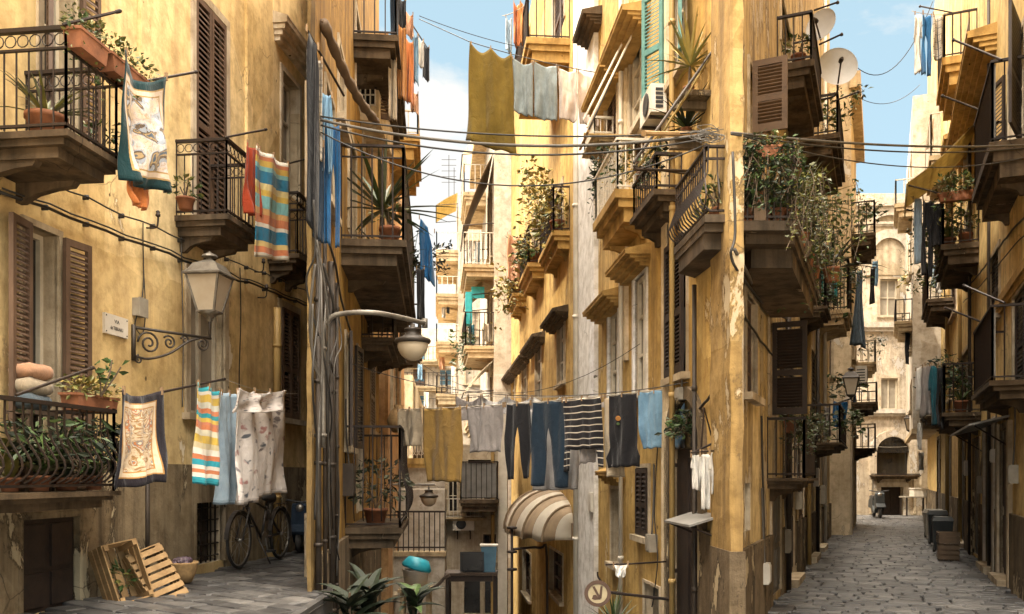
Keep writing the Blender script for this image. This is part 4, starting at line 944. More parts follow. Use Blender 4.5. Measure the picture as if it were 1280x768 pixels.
# --- bicycle against the wall
def bicycle(label, ca, cbk, r, up=UP):
    f = (cbk-ca).normalized(); sd = f.cross(UP).normalized(); root = thing('bicycle', label, 'bicycle', ca-V(0, 0, r)); wb = (cbk-ca).length
    P = lambda x, z, y=0: ca+f*x*wb+UP*z*r+sd*y
    for c in (ca, cbk):
        mb = MB(); n = 28
        mb.tube([c+(f*math.cos(2*PI*i/n)+UP*math.sin(2*PI*i/n))*r*.965 for i in range(n)], r*.055, 6, closed=True)
        wl = mb.build('wheel', 'tyre', root, smooth=True)
        mb = MB(); mb.tube([c+(f*math.cos(2*PI*i/n)+UP*math.sin(2*PI*i/n))*r*.89 for i in range(n)], r*.028, 5, closed=True)
        for i in range(18):
            a = 2*PI*i/18; mb.tube([c+sd*.02*(1 if i % 2 else -1), c+(f*math.cos(a)+UP*math.sin(a))*r*.88], .0022, 3)
        mb.lathe(c-sd*.03, sd, [(.02, 0), (.02, .06)], 8); mb.build('rim', 'chrome', wl, smooth=True)
        mb = MB(); pts = [c+(f*math.cos(a)+UP*math.sin(a))*r*1.07 for a in [math.radians(k) for k in range(-10 if c is cbk else 30, 175, 12)]]
        for p, q in zip(pts, pts[1:]): mb.obox(p, (q-p).normalized(), sd, (q-p).normalized().cross(sd), (0, (q-p).length*1.05, -.025, .025, -.003, .003))
        mb.build('mudguard', 'bike_paint', root)
    mb = MB(); bb = P(.52, -.08); st = P(.66, 1.35); hd = P(.22, 1.5); hb = P(.17, 1.15)
    for a, b in ((hd, P(.62, 1.05)), (hb, bb), (bb, st), (P(.62, 1.05), cbk+sd*.0), (bb, cbk)): mb.tube([a, b], .017, 6)
    mb.tube([hd+V(0, 0, .05), hb], .02, 6)
    for s_ in (-1, 1): mb.tube([hb+sd*.035*s_, ca+sd*.04*s_], .012, 5)
    mb.tube([P(.45, -.1), P(.42, -1.0, .16)], .009, 5)
    mb.build('frame', 'bike_paint', root, smooth=True)
    mb = MB(); b = hd+V(0, 0, .16); mb.tube([hd, b], .012, 6); mb.tube(smooth_path([b+sd*.27+f*.14, b+sd*.26+f*.02, b, b-sd*.26+f*.02, b-sd*.27+f*.14]), .011, 6); mb.build('handlebar', 'chrome', root, smooth=True)
    for s_ in (-1, 1):
        mb = MB(); mb.tube([b+sd*.268*s_+f*.05, b+sd*.27*s_+f*.15], .017, 8); mb.build('grip', 'plastic_black', root, smooth=True)
    mb = MB(); s0 = st+V(0, 0, .03)
    mb.lathe(s0-f*.14, f, [(.012, 0), (.025, .03), (.035, .1), (.065, .2), (.075, .26), (.05, .29)], 10); mb.build('saddle', 'plastic_black', root, smooth=True)
    mb = MB(); mb.lathe(bb+sd*.035, sd, [(.085, 0), (.09, .004), (.085, .008)], 20); mb.tube([bb+sd*.05, bb+sd*.055+V(0, 0, -.15)+f*.05], .009, 5); mb.tube([bb-sd*.05, bb-sd*.055-V(0, 0, -.15)-f*.05], .009, 5); mb.build('crank', 'chrome', root)
    for s_ in (-1, 1):
        mb = MB(); q = bb+sd*.055*s_+(V(0, 0, -.15)+f*.05)*s_; mb.obox(q, f, sd, UP, (-.04, .04, 0 if s_ > 0 else -.09, .09 if s_ > 0 else 0, -.012, .012)); mb.build('pedal', 'plastic_black', root)
    mb = MB(); k0, k1 = cbk+V(0, 0, r*1.2), 0
    for s_ in (-1, 1): mb.tube([k0+sd*.06*s_-f*.16, k0+sd*.06*s_+f*.2], .006, 4); mb.tube([k0+sd*.06*s_+f*.1, cbk+sd*.04*s_], .006, 4)
    for i in range(5): mb.tube([k0+sd*.06-f*(.14-.08*i), k0-sd*.06-f*(.14-.08*i)], .005, 4)
    mb.build('rack', 'iron', root)
    mb = MB(); q = P(.12, 1.35); mb.lathe(q, -f, [(.02, -.03), (.045, 0), (.05, .02), (.04, .025)], 12); mb.build('headlight', 'chrome', root, smooth=True)
    return root
rB = .315
wa, wb_ = at(299, 707, 9.9), at(350, 697, 11.1)
wa.z = GZ+rB+.01; wb_.z = GZ+rB+.01
bicycle('old black bicycle with chrome handlebars parked under the floral sheet', wa, wb_, rB)
# --- covered scooter in the corner behind the bicycle
def scooter(label, c, f, s=1.0, cover='f_blue', group=None):
    f = f.normalized(); sd = f.cross(UP); root = thing('scooter', label, 'scooter', c, group); P = lambda x, y, z: c+f*x*s+sd*y*s+UP*z*s
    for x in (-.55, .55):
        mb = MB(); q = P(x, 0, .22)-sd*.05*s; mb.lathe(q, sd, [(.1*s, 0), (.2*s, .005*s), (.215*s, .03*s), (.215*s, .07*s), (.2*s, .095*s), (.1*s, .1*s)], 18); w = mb.build('wheel', 'tyre', root, smooth=True)
        mb = MB(); mb.lathe(q-sd*.004, sd, [(.09*s, 0), (.11*s, .0), (.11*s, .108*s), (.09*s, .108*s)], 14); mb.build('rim', 'chrome', w, smooth=True)
    mb = MB()
    prof = [(-.78, .42), (-.72, .62), (-.45, .74), (-.1, .72), (-.05, .45), (.12, .27), (.32, .27), (.40, .45), (.36, .78), (.44, .95), (.52, .9), (.60, .55), (.78, .42), (.74, .36), (.5, .36), (.35, .18), (-.1, .18), (-.3, .34), (-.75, .36)]
    mb.extrude([P(x, -.16, z) for x, z in prof], sd*.32*s); mb.build('body', cover, root)
    mb = MB(); mb.extrude([P(x, -.13, z) for x, z in ((-.74, .72), (-.7, .8), (-.4, .83), (-.08, .8), (-.06, .74), (-.45, .75))], sd*.26*s); mb.build('seat', 'plastic_black', root)
    mb = MB(); mb.tube(smooth_path([P(.36, .34, 1.02), P(.40, .2, 1.0), P(.42, 0, .97), P(.40, -.2, 1.0), P(.36, -.34, 1.02)]), .02*s, 6); mb.tube([P(.42, 0, .97), P(.55, 0, .22)], .025*s, 6); mb.build('handlebar', 'plastic_black', root, smooth=True)
    mb = MB(); mb.lathe(P(.5, 0, .86), f, [(.07*s, 0), (.08*s, .04*s), (.05*s, .07*s)], 12); mb.build('headlight', 'chrome', root, smooth=True)
    return root
sc = at(382, 694, 12.3); sc.z = GZ+.01
scooter('dark blue scooter half hidden at the end of the left street', sc, A.t*-1+A.n*.15, .7, 'f_navy')
# ================================================================ MIDDLE ALLEY, left side (wall B)
def rb(W, d0, d1, y0, y1):       # depth range + photo rows (read at the middle depth)
    u0, u1 = du(W, d0), du(W, d1); um = (u0+u1)/2
    return u0, u1, W.z_py(y1, um), W.z_py(y0, um)
LB = Bld('apartment_building', 'tall shade darkened ochre wedge shaped house at the corner with the dangling pipes and cables', 'building', B.P(4, -.5, -1), 'plaster_b')
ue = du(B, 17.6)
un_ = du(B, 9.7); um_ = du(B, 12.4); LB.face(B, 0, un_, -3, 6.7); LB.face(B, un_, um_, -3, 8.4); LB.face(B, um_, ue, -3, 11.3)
LB.win(B, rb(B, 11.0, 11.8, 425, 560), 'open', .08, .06, shut='shutter_dark', ang=8, pitch=.04)
LB.win(B, rb(B, 12.6, 13.4, 440, 640), 'dark', .12, .06, sill=False)
LB.win(B, rb(B, 15.2, 16.2, 445, 540), 'closed', .08, .06)
LB.win(B, rb(B, 11.4, 12.4, 180, 300), 'glass', .12, .08, sill=False)
LB.win(B, rb(B, 13.6, 13.9, 170, 300), 'closed', .12, .08, sill=False)
LB.win(B, rb(B, 10.2, 10.9, 70, 160), 'glass', .1, .07, panes=(3, 4), frame='frame', glass='glass')
LB.win(B, rb(B, 12.4, 13.3, 30, 130), 'half', .1, .07, sill=False, ang2=70)
LB.win(B, rb(B, 9.0, 9.7, 120, 260), 'closed', .1, .07)
LB.win(B, rb(B, 11.6, 12.5, 690, 790), 'door', .12, .08, sill=False, frame='door_wood')
LB.win(B, rb(B, 13.6, 13.9, 680, 800), 'door', .12, .08, sill=False, frame='frame_brown')
LB.win(B, rb(B, 9.1, 9.8, 640, 800), 'door', .12, .05, sill=False, frame='door_wood')
def bal(bl, W, d0, d1, p, ytop, yrail, **k):
    u0, u1 = du(W, d0), du(W, d1); z = W.z_py(ytop, u0, p); h = W.z_py(yrail, u0, p)-z
    return bl.balcony(W, u0, u1, p, z, h, **k), z
bal(LB, B, 10.5, 15.6, .78, 300, 182, gap=.12, th=.3, r=.012, midrail=True)
oB1 = B.z_py(300, du(B, 10.5), .78)
bal(LB, B, 11.0, 13.6, .72, 660, 533, gap=.11, th=.26, bulge=.1, r=.011)
zB3 = B.z_py(660, du(B, 11), .72)
bal(LB, B, 12.1, 15.5, .62, 44, -50, gap=.12, th=.3, r=.01)
bal(LB, B, 13.4, 15.0, .52, 422, 370, gap=.14, th=.2, r=.01, slab='slab')
bal(LB, B, 15.6, 17.4, .55, 436, 390, gap=.14, th=.14, r=.01)
mb = MB(); rough_column(mb, [tuple(B.P(u_, p_, 0)[:2]) for u_, p_ in ((-.03, -.03), (-.03, .01), (.12, .02), (.12, -.03))], -2, 6.6, .2, .006); LB.part('corner_pilaster', mb, 'edge_dark')
mb = MB(); mb.wbox(B, .12, ue, -.02, .045, -2.9, .75); LB.part('plinth', mb, 'plinth')
for px, r_, m_, zt, zb in ((398, .03, 'pipe_dark', 4.3, -.5), (406, .022, 'pipe_dark', 3.9, -.5), (414, .04, 'pipe_dark', 3.7, -.5), (421, .022, 'pipe_dark', 3.6, -.3)):
    mb = MB(); u = B.s_px(px, .06); mb.tube([B.P(u, .06, zb), B.P(u, .06, zt)], r_, 7)
    z = zb+.6
    while z < zt: mb.tube([B.P(u, .06, z), B.P(u, .06, z+.035)], r_*1.35, 7); z += .75
    LB.part('drainpipe', mb, m_, smooth=True)
P0 = B.P(0, 0, 0); P1 = B.P(ue, 0, 0); Pm = B.P(um_, 0, 0)
Pn = B.P(un_, 0, 0)
LB.finish([tuple(P0[:2]), tuple(Pn[:2]), (-2.245, 9.7)], -3, 6.7, skip=(0, 1))
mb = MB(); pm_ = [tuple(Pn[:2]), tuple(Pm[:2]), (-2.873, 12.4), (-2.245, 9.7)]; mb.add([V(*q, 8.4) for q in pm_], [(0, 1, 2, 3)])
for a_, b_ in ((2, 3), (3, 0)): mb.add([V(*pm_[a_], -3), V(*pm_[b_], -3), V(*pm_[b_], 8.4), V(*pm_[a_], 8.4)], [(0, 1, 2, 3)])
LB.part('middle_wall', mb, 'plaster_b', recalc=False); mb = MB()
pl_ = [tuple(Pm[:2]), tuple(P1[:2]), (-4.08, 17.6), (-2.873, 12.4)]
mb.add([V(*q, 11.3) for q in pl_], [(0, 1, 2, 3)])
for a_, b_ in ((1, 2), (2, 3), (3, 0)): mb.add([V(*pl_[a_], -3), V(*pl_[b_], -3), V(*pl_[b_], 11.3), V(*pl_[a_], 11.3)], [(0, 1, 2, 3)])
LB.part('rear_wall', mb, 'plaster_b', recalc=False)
B2 = Wall(P1.x+.18, P1.y+.02, -.0864, 1, 1)
LB2 = Bld('apartment_building', 'lower salmon tinted house further down the left side of the middle alley', 'building', B2.P(3, -1, -2), 'plaster_salmon')
u2 = du(B2, 26.5); LB2.face(B2, 0, u2, -4, 10.4)
for d0, y0, y1 in ((18.4, 450, 520), (20.4, 450, 520), (22.6, 455, 520), (18.4, 300, 380), (21, 310, 380), (19.5, 640, 740), (18.6, 170, 250), (22, 200, 260)):
    LB2.win(B2, rb(B2, d0, d0+.9, y0, y1), 'closed' if y0 < 400 else 'glass', .1, .08, pitch=.09)
bal(LB2, B2, 18.0, 20.5, .62, 168, 138, gap=.16, th=.5, r=.014, slab='slab_gold', rail='iron_pale')
bal(LB2, B2, 19.8, 23.0, .6, 425, 380, gap=.18, th=.25, r=.012)
q0, q1 = B2.P(0, 0, 0), B2.P(u2, 0, 0)
LB2.finish([tuple(q0[:2]), tuple(q1[:2]), (-9, 26.5), (-9, 17.65), (q0.x-.3, 17.65)], -4, 10.4, skip=(0,))
# loose cables drooping down the corner
for i, (x0, y0, x1, y1, sg) in enumerate(((394, 330, 402, 480, .1), (396, 300, 412, 590, .2), (391, 380, 399, 560, .15), (404, 330, 418, 470, .12), (400, 420, 424, 700, .1), (392, 250, 398, 420, .06), (410, 300, 440, 420, .15))):
    a, b = B.pt(x0, y0, .1), B.pt(x1, y1, .1)
    pts = smooth_path([a, a.lerp(b, .3)+V(uni(-.08, .08), -.05, uni(-.1, .1)), a.lerp(b, .65)+V(uni(-.09, .09), -.05, uni(-.1, .1)), b])
    cable(('pale loose cable looping on the corner wall', 'long pale cable hanging beside the corner drainpipes', 'thin cable crossing the corner pilaster', 'dark cable drooping under the lamp arm', 'thin dark cable running down behind the lower bulging balcony', 'short cable coming off the upper corner', 'dark cable drooping under the big dark balcony')[i], pts, .009 if i % 3 else .013, 'cable_grey' if i in (0, 1, 2) else 'cable', 'loose cables on the corner house')
# gooseneck street lamp
uL = B.s_px(404, .1); base = B.P(uL, .1, B.z_py(560, uL, .1))
sl = thing('street_lamp', 'curved pipe street lamp with opal globe under the big dark balcony', 'street lamp', base)
topz = B.z_py(393, uL, .1); x1 = at(531, 393, 8.7); hz = at(516, 402, 8.75)
mb = MB(); mb.tube(smooth_path([base, V(base.x, base.y, topz-.22), V(base.x+.04, base.y, topz-.07), V(base.x+.16, base.y-.01, topz), V(base.x+.5, base.y, topz+.01), V(x1.x, x1.y, topz+.02)], 5), .024, 8); mb.tube([V(x1.x, x1.y, topz-.025), V(x1.x, x1.y, topz+.065)], .03, 8)
for z in (.1, .9): mb.box(base.x-.09, base.x+.03, base.y-.03, base.y+.03, base.z+z, base.z+z+.03)
mb.build('arm', 'lamp_metal', sl, smooth=True)
def globe_lamp(root, c, R_, metal='lamp_black', glass='opal'):   # c = top of the hanging cap
    mb = MB(); mb.lathe(c, -UP, [(R_*.12, -R_*.25), (R_*.12, 0), (R_*.46, R_*.02), (R_*.5, R_*.12), (R_*.4, R_*.17), (R_*.46, R_*.36), (R_*.62, R_*.5), (R_*.98, R_*.62), (R_*1.04, R_*.72), (R_*1.0, R_*.84), (R_*.9, R_*.88)], 24); mb.build('cap', metal, root, smooth=True)
    mb = MB(); mb.lathe(c, -UP, [(R_*.9, R_*.86)]+[(R_*.88*math.cos(a), R_*.88+R_*.98*math.sin(a)) for a in [i*PI/16 for i in range(9)]], 24); mb.build('globe', glass, root, smooth=True)
globe_lamp(sl, V(hz.x, hz.y, topz-.02), .175)
# things on wall B: clothes at the corner, plants, washing
G2 = 'washing on the corner house'
p_ = at(383, 36, 7.85); q_ = at(430, 120, 8.6)
mb = MB(); mb.tube([p_, q_], .012, 6); tag(mb.build('laundry_pole', 'iron'), 'dark laundry pole sloping down off the corner house with jacket and jeans', 'pole', 'laundry poles on the corner house')
def hang(name, label, cat, x0, y0, x1, y1, ybot, d, mat, g=G2, **k):
    d0, d1 = d if isinstance(d, tuple) else (d, d)
    a, b = at(x0, y0, d0), at(x1, y1, d1); h = (a.z+b.z)/2-at(x0, ybot, (d0+d1)/2).z
    return cloth(name, label, cat, a, b, h, mat, g, **k)
hang('jacket', 'black jacket hanging at the very corner of the dark house', 'jacket', 384, 36, 399, 60, 290, 7.85, 'f_black', strips=[[(0, .2, .8), (.12, 0, 1), (.5, .05, .95), (1, 0, .9)]], folds=1.5, amp=.03, pins=1)
hang('shirt', 'grey plaid shirt hanging behind the black jacket at the corner', 'shirt', 386, 62, 404, 78, 196, 8.0, 'f_plaid', folds=1.4, amp=.03, pins=1)
hang('jeans', 'faded light blue jeans hanging at the corner above the dark trousers', 'jeans', 399, 112, 416, 120, 215, 8.05, 'f_light_denim', folds=1.3, amp=.03, pins=1, strips=TROUSERS)
hang('trousers', 'long dark blue trousers hanging lowest at the corner', 'trousers', 405, 150, 427, 158, 308, 8.15, 'f_blue', folds=1.4, amp=.03, pins=1, strips=TROUSERS)
hang('coat', 'long black coat with narrow shoulders hanging beside the dark blue trousers', 'coat', 390, 172, 405, 180, 300, 8.0, 'f_navy', folds=1.2, amp=.02, pins=1)
potted('potted_plant', 'tall yucca in a pot behind the rail of the big dark balcony', B.P(du(B, 11.6), .42, oB1+.005), .16, .25, 'yucca', 1.25, 30, 'plants on the corner house', leafm=('leaf_grey', 'leaf'))
potted('potted_plant', 'spiky plant deeper on the big dark balcony behind the yucca', B.P(du(B, 13), .42, oB1+.005), .14, .24, 'spiky', .8, 26, 'plants on the corner house', leafm=('leaf_grey', 'leaf'))
potted('potted_plant', 'terracotta pot of leaves at the front rail of the big dark balcony', B.P(du(B, 10.95), .56, oB1+.005), .13, .26, 'bush', .32, 70, 'plants on the corner house')
potted('potted_plant', 'small leafy pot at the far rail of the big dark balcony', B.P(du(B, 14.4), .56, oB1+.005), .12, .22, 'bush', .35, 80, 'plants on the corner house')
mb = MB(); c = B.P(du(B, 14.8), .72, oB1+.5)
for i in range(16):
    e = c+V(uni(.1, .75), uni(-.4, .4), uni(.1, .75)); pts = smooth_path([c, c.lerp(e, .5)+V(0, 0, uni(.05, .25)), e]); mb.tube(pts, .006, 4, 2)
    for k in range(16): mb.leaf(pts[RND.randrange(3, len(pts))]+rdir()*.06, rdir(), rdir(), .085, .04, 0)
tag(mb.build('shrub', ['leaf_dark', 'leaf', 'stem'], recalc=False), 'thin twiggy shrub reaching out over the alley beyond the big dark balcony', 'plant', 'plants on the corner house')
hang('shirt', 'royal blue shirt hanging from the tip of the dark balcony', 'shirt', 524, 272, 544, 290, 350, 13.8, 'f_blue', strips=[[(0, .1, .5), (.3, .0, .8), (1, .1, 1)]], folds=1.5, amp=.05, pins=1)
hang('trousers', 'black trousers hanging below the royal blue shirt', 'trousers', 521, 335, 531, 335, 400, 13.6, 'f_black', folds=1, amp=.03, pins=1)
# washing on the highest balcony
mb = MB(); c0, c1 = at(486, -14, 12.2), at(534, 60, 16.6); mb.tube([c0, c1], .012, 5); tag(mb.build('laundry_pole', 'iron'), 'sloping laundry pole along the highest dark balcony', 'pole', 'laundry poles on the corner house')
for i, (x0, x1, y0, y1, d, m_, nm, lb) in enumerate((
    (488, 498, -12, 62, 12.6, 'f_navy', 'trousers', 'navy trousers nearest on the highest balcony line'), (496, 508, -5, 40, 13.1, 'f_black', 'jacket', 'black jacket on the highest balcony line against the sky'),
    (497, 508, 30, 124, 13.0, 'f_rust', 'towel', 'long rust orange towel on the highest balcony line'), (506, 517, 14, 46, 13.8, 'f_pink', 'cloth', 'small peach cloth at the top of the highest balcony line'),
    (507, 517, 48, 130, 13.6, 'f_orange', 'towel', 'bright orange towel next to the rust one'), (516, 523, 40, 104, 13.9, 'f_light_denim', 'jeans', 'light blue jeans on the highest balcony line'),
    (522, 530, 46, 84, 15.4, 'f_white', 'shirt', 'white shirt near the end of the highest balcony line'), (528, 537, 54, 100, 16.2, 'f_black', 'shirt', 'small black shirt at the outermost end of the highest balcony line'),
    (486, 496, 70, 150, 12.5, 'f_beige', 'towel', 'beige towel hanging low under the navy trousers'), (513, 523, 112, 140, 14.4, 'f_pink', 'cloth', 'peach cloth hanging lowest under the light blue jeans'))):
    hang(nm, lb, nm, x0, y0, x1, y0+6, y1, d, m_, 'washing on the highest balcony', folds=1.3, amp=.035, pins=1)
mb = MB(); a, b = at(404, 28, 8.6), at(470, 152, 10.6)
pts = [a.lerp(b, i/20)+V(0, 0, -.12*math.sin(PI*i/20)) for i in range(21)]
mb.tube(pts, [.05+.012*math.sin(i*2.2) for i in range(21)], 7); mb.tube([a, a+V(-.12, .1, .1)], .014, 5); tag(mb.build('rolled_awning', 'crate_dark', smooth=True), 'dark rolled up bamboo blind slung diagonally off the corner house', 'blind')
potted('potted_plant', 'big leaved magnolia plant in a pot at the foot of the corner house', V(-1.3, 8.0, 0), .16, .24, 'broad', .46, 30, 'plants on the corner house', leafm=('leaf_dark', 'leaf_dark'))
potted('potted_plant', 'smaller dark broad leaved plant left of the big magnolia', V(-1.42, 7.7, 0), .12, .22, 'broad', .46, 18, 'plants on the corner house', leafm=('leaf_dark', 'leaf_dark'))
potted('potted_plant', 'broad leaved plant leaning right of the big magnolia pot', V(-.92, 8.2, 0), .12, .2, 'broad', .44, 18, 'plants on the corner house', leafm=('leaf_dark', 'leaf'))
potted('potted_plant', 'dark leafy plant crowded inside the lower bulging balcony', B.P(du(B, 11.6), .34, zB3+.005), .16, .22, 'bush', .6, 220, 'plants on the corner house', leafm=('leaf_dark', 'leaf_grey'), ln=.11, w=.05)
jar = thing('clay_jar', 'round brown clay jar standing on the top rail of the lower bulging balcony', 'jar', B.P(du(B, 12.6), .6, zB3+B.z_py(533, du(B, 11), .72)-zB3))
mb = MB(); mb.lathe(Vector(jar.location), UP, [(.08, 0), (.15, .08), (.17, .18), (.12, .3), (.06, .36), (.07, .39)], 16); mb.build('body', 'wicker', jar, smooth=True)
# ================================================================ MIDDLE ALLEY, right side + wedge corner + right alley left side (walls C and K)
LC = Bld('apartment_building', 'flatiron golden house on the wedge corner carrying the plant filled wraparound balcony', 'building', V(2.3, 14, -1), 'plaster_c')
uC, uK = du(C, 29.2), du(K, 22.0)
LC.face(C, 0, uC, -4.5, 13.9); LC.extra = ['plaster_c_right']; LC.face(K, 0, uK, -.2, 13.9, 2)
def cw(x0, y0, x1, y1, style='closed', **k): return LC.win(C, C.rect(x0, y0, x1, y1), style, **k)
cw(903, 372, 911, 520, 'closed', depth=.03, sur=.02, shut='shutter_tan', leafs=1, pitch=.045, sill=False)
cw(838, 300, 860, 470, 'closed', depth=.02, sur=.03, shut='shutter_dark', pitch=.04)
cw(836, -40, 857, 98, 'open', depth=.12, sur=.06, shut='shutter_green', ang=15, ang2=30, pitch=.04)
cw(794, 345, 808, 492, 'glass', depth=.07, sur=.09, panes=(2, 3), smat='pilaster_white')
cw(762, 390, 774, 500, 'glass', depth=.07, sur=.09, panes=(2, 3), smat='pilaster_white')
cw(788, 40, 806, 160, 'glass', depth=.07, sur=.09, panes=(2, 3), glass='glass_pale')
cw(792, 172, 808, 240, 'closed', depth=.12, sur=.08, sill=False)
cw(757, 105, 772, 195, 'closed', depth=.12, sur=.08)
cw(765, 612, 778, 705, 'dark', depth=.1, sur=.05); cw(798, 585, 812, 670, 'closed', depth=.05, sur=.05, shut='shutter_dark')
cw(806, 732, 826, 790, 'dark', depth=.1, sur=.03, sill=False)
cw(698, 395, 706, 480, 'glass', depth=.07, sur=.12); cw(670, 425, 677, 500, 'glass', depth=.07, sur=.12); cw(653, 450, 659, 510, 'glass', depth=.07, sur=.12); cw(639, 470, 644, 520, 'glass', depth=.07, sur=.12)
cw(694, 240, 704, 290, 'closed', depth=.12, sur=.1, sill=False, pitch=.09); cw(666, 270, 674, 325, 'closed', depth=.12, sur=.1, sill=False, pitch=.09)
cw(692, -30, 706, 48, 'closed', depth=.12, sur=.1, sill=False, pitch=.09)
cw(688, 690, 704, 745, 'glass', depth=.12, sur=.05, frame='frame_brown'); cw(654, 690, 664, 745, 'glass', depth=.12, sur=.05, frame='frame_brown')
# arched doorway
r = C.rect(840, 560, 878, 800); LC.cut(C, r, .05)
mb = MB(); u0, u1, z0, z1 = r; um, ur = (u0+u1)/2, (u1-u0)/2
mb.wbox(C, u0, u1, -.12, -.06, z0, z1)
for q in (.08, .54): mb.wbox(C, u0+(u1-u0)*q, u0+(u1-u0)*(q+.38), -.06, -.03, z0, z1-.1)
od = LC.part('door', mb, 'shutter_dark')
mb = MB(); n = 12
for i in range(n):
    a0, a1 = PI*i/n, PI*(i+1)/n
    for ra_, rb_, p0_, p1_ in ((ur+.015, ur+.15, -.02, .05),):
        pts = [C.P(um+math.cos(a)*r_, p0_, z1+math.sin(a)*r_*.9) for a, r_ in ((a0, ra_), (a1, ra_), (a1, rb_), (a0, rb_))]; mb.extrude(pts, C.n*(p1_-p0_))
for x0, x1 in ((u0-.15, u0-.002), (u1+.002, u1+.15)): mb.wbox(C, x0, x1, -.02, .05, z0, z1)
mb.build('door_surround', 'plinth', od)
mb = MB(); pts = [C.P(um+math.cos(PI*i/n)*(ur+.015), -.02, z1+math.sin(PI*i/n)*(ur+.015)*.9) for i in range(n+1)]; mb.extrude(pts, C.n*.03); mb.build('fanlight', 'glass', od)
for x0, x1, y, pp in ((786, 812, 332, .3), (752, 778, 382, .28), (783, 812, 30, .34), (752, 776, 98, .3), (693, 710, 398, .3), (664, 681, 428, .3), (649, 662, 453, .3), (636, 647, 470, .3), (762, 781, 606, .2), (740, 752, 30, .3)):
    u0, u1 = sorted((C.s_px(x0), C.s_px(x1))); LC.hood(C, u0, u1, C.z_py(y, u0), pp, .16, 'slab_gold' if x0 > 740 else 'slab')
bal(LC, C, 10.25, 11.7, .42, 236, 172, gap=.09, th=.36, r=.009, rail='iron_pale', slab='slab_gold')
bal(LC, C, 12.4, 13.3, .3, 168, 145, gap=.08, th=.06, r=.008, rail='iron_pale', slab='slab_pale', brackets=False)
bal(LC, C, 16.4, 18.6, .34, 288, 232, gap=.12, th=.32, r=.012, slab='slab_gold')
bal(LC, C, 20.2, 22.4, .4, 328, 282, gap=.14, th=.34, r=.014, slab='slab_gold')
bal(LC, C, 24.2, 26.2, .4, 366, 335, gap=.16, th=.34, r=.016, slab='slab_gold')
bal(LC, C, 16.4, 19.2, .82, 46, -12, gap=.13, th=.42, r=.013, slab='slab_gold')
bal(LC, C, 8.9, 10.0, .3, 236, 190, gap=.1, th=.2, r=.009, slab='slab')
mb = MB(); mb.wbox(C, C.s_px(748), C.s_px(725), -.02, .07, -4.4, 14.5); LC.part('pilaster_strip', mb, 'pilaster_white')
LC.strips('pilaster_strip', C, [(C.s_px(838), C.s_px(832))], -.02, .05, -4.4, 14.5, 'plaster_pale'); LC.strips('pilaster_strip', C, [(C.s_px(786), C.s_px(781))], -.02, .05, 3, 14.5, 'plaster_pale')
for px, r_, m_, pp in ((720, .05, 'pipe_white', .1), (840, .03, 'pipe_ochre', .09), (776, .03, 'pipe_white', .08), (868, .022, 'pipe_dark', .06)):
    mb = MB(); u = C.s_px(px, pp); z = 15 if px != 868 else 3.3; mb.tube([C.P(u, pp, -2), C.P(u, pp, z)], r_, 8)
    for k in range(9 if px != 868 else 3): mb.tube([C.P(u, pp, -1.5+k*1.9), C.P(u, pp, -1.45+k*1.9)], r_*1.3, 8)
    LC.part('drainpipe', mb, m_, smooth=True)
mb = MB(); mb.wbox(C, .3, C.s_px(882), -.02, .06, -4, 1.0); LC.part('plinth', mb, 'plinth')
# corner pilaster running up between the two halves of the balcony
k0 = at(913, 600, 7.12); k1 = at(929, 600, 7.12)
mb = MB(); rough_column(mb, [(k0.x, 7.12), (k1.x, 7.12), (k1.x+.07, 7.75), (k0.x-.02, 7.75)], -.3, 13.8); LC.part('corner_pilaster', mb, 'pillar')
mb = MB(); mb.prism([(k0.x-.012, 7.10), (k1.x+.014, 7.10), (k1.x+.09, 7.75), (k0.x-.03, 7.75)], -.25, at(915, 690, 7.1).z); LC.part('plinth', mb, 'plinth')
# --- wraparound balcony
pL_ = [at(914, 268, 7.26), at(881, 268, 7.26), at(842, 268, 8.35), C.P(du(C, 8.6), -.02, 0)]; pR_ = [at(927, 275, 7.24), at(994, 275, 7.24), V(3.55, 10.15, 0), K.P(du(K, 10.2), -.02, 0)]
zL, zR = at(0, 268, 7.26).z, at(0, 276, 7.24).z; hR = .62
def poly_balcony(bl, pts, z, h, inner, bulge, rails, th=.26, gap=.05):
    mb = MB(); c = sum((V(p.x, p.y, 0) for p in pts), V(0, 0, 0))/len(pts)
    for a, b, k in ((0, .25, 0), (.25, .5, .08), (.5, 1, .2)):
        pl = []
        for p in list(pts)+[inner]:
            q = V(p.x, p.y, 0); pl.append(q.lerp(c, k))
        mb.prism([(q.x, q.y) for q in pl], z-th*b+.0005, z-th*a)
    o = bl.part('balcony', mb, 'slab'); mb = MB()
    for a, b in zip(rails, rails[1:]):
        a, b = V(a.x, a.y, z), V(b.x, b.y, z); d = (b-a).normalized(); sd = d.cross(UP)
        if sd.dot(a-c) < 0: sd = -sd
        a, b = a-sd*.03, b-sd*.03; ln = (b-a).length; n = int(ln/gap)
        for zz, w in ((h, .018), (.04, .01), (h-.1, .008)): mb.obox(a+UP*zz, d, sd, UP, (0, ln, -w, w, -.01, .008))
        for i in range(n+1):
            q = a+d*ln*i/n
            if bulge: mb.tube([q+UP*(.04+(h-.05)*f)+sd*bulge*k for f, k in ((0, 0), (.1, .7), (.22, 1), (.4, .6), (.6, .1), (1, 0))], .008, 4)
            else: mb.tube([q, q+UP*h], .008, 4)
    mb.build('railing', 'iron', o); return o
inner = V(1.87, 7.62, 0)
poly_balcony(LC, pL_, zL, .57, inner, .08, pL_[:3], gap=.075); poly_balcony(LC, pR_, zR, hR, inner, 0, pR_[:3]+[K.P(du(K, 10.15), 0, 0)], th=.32)
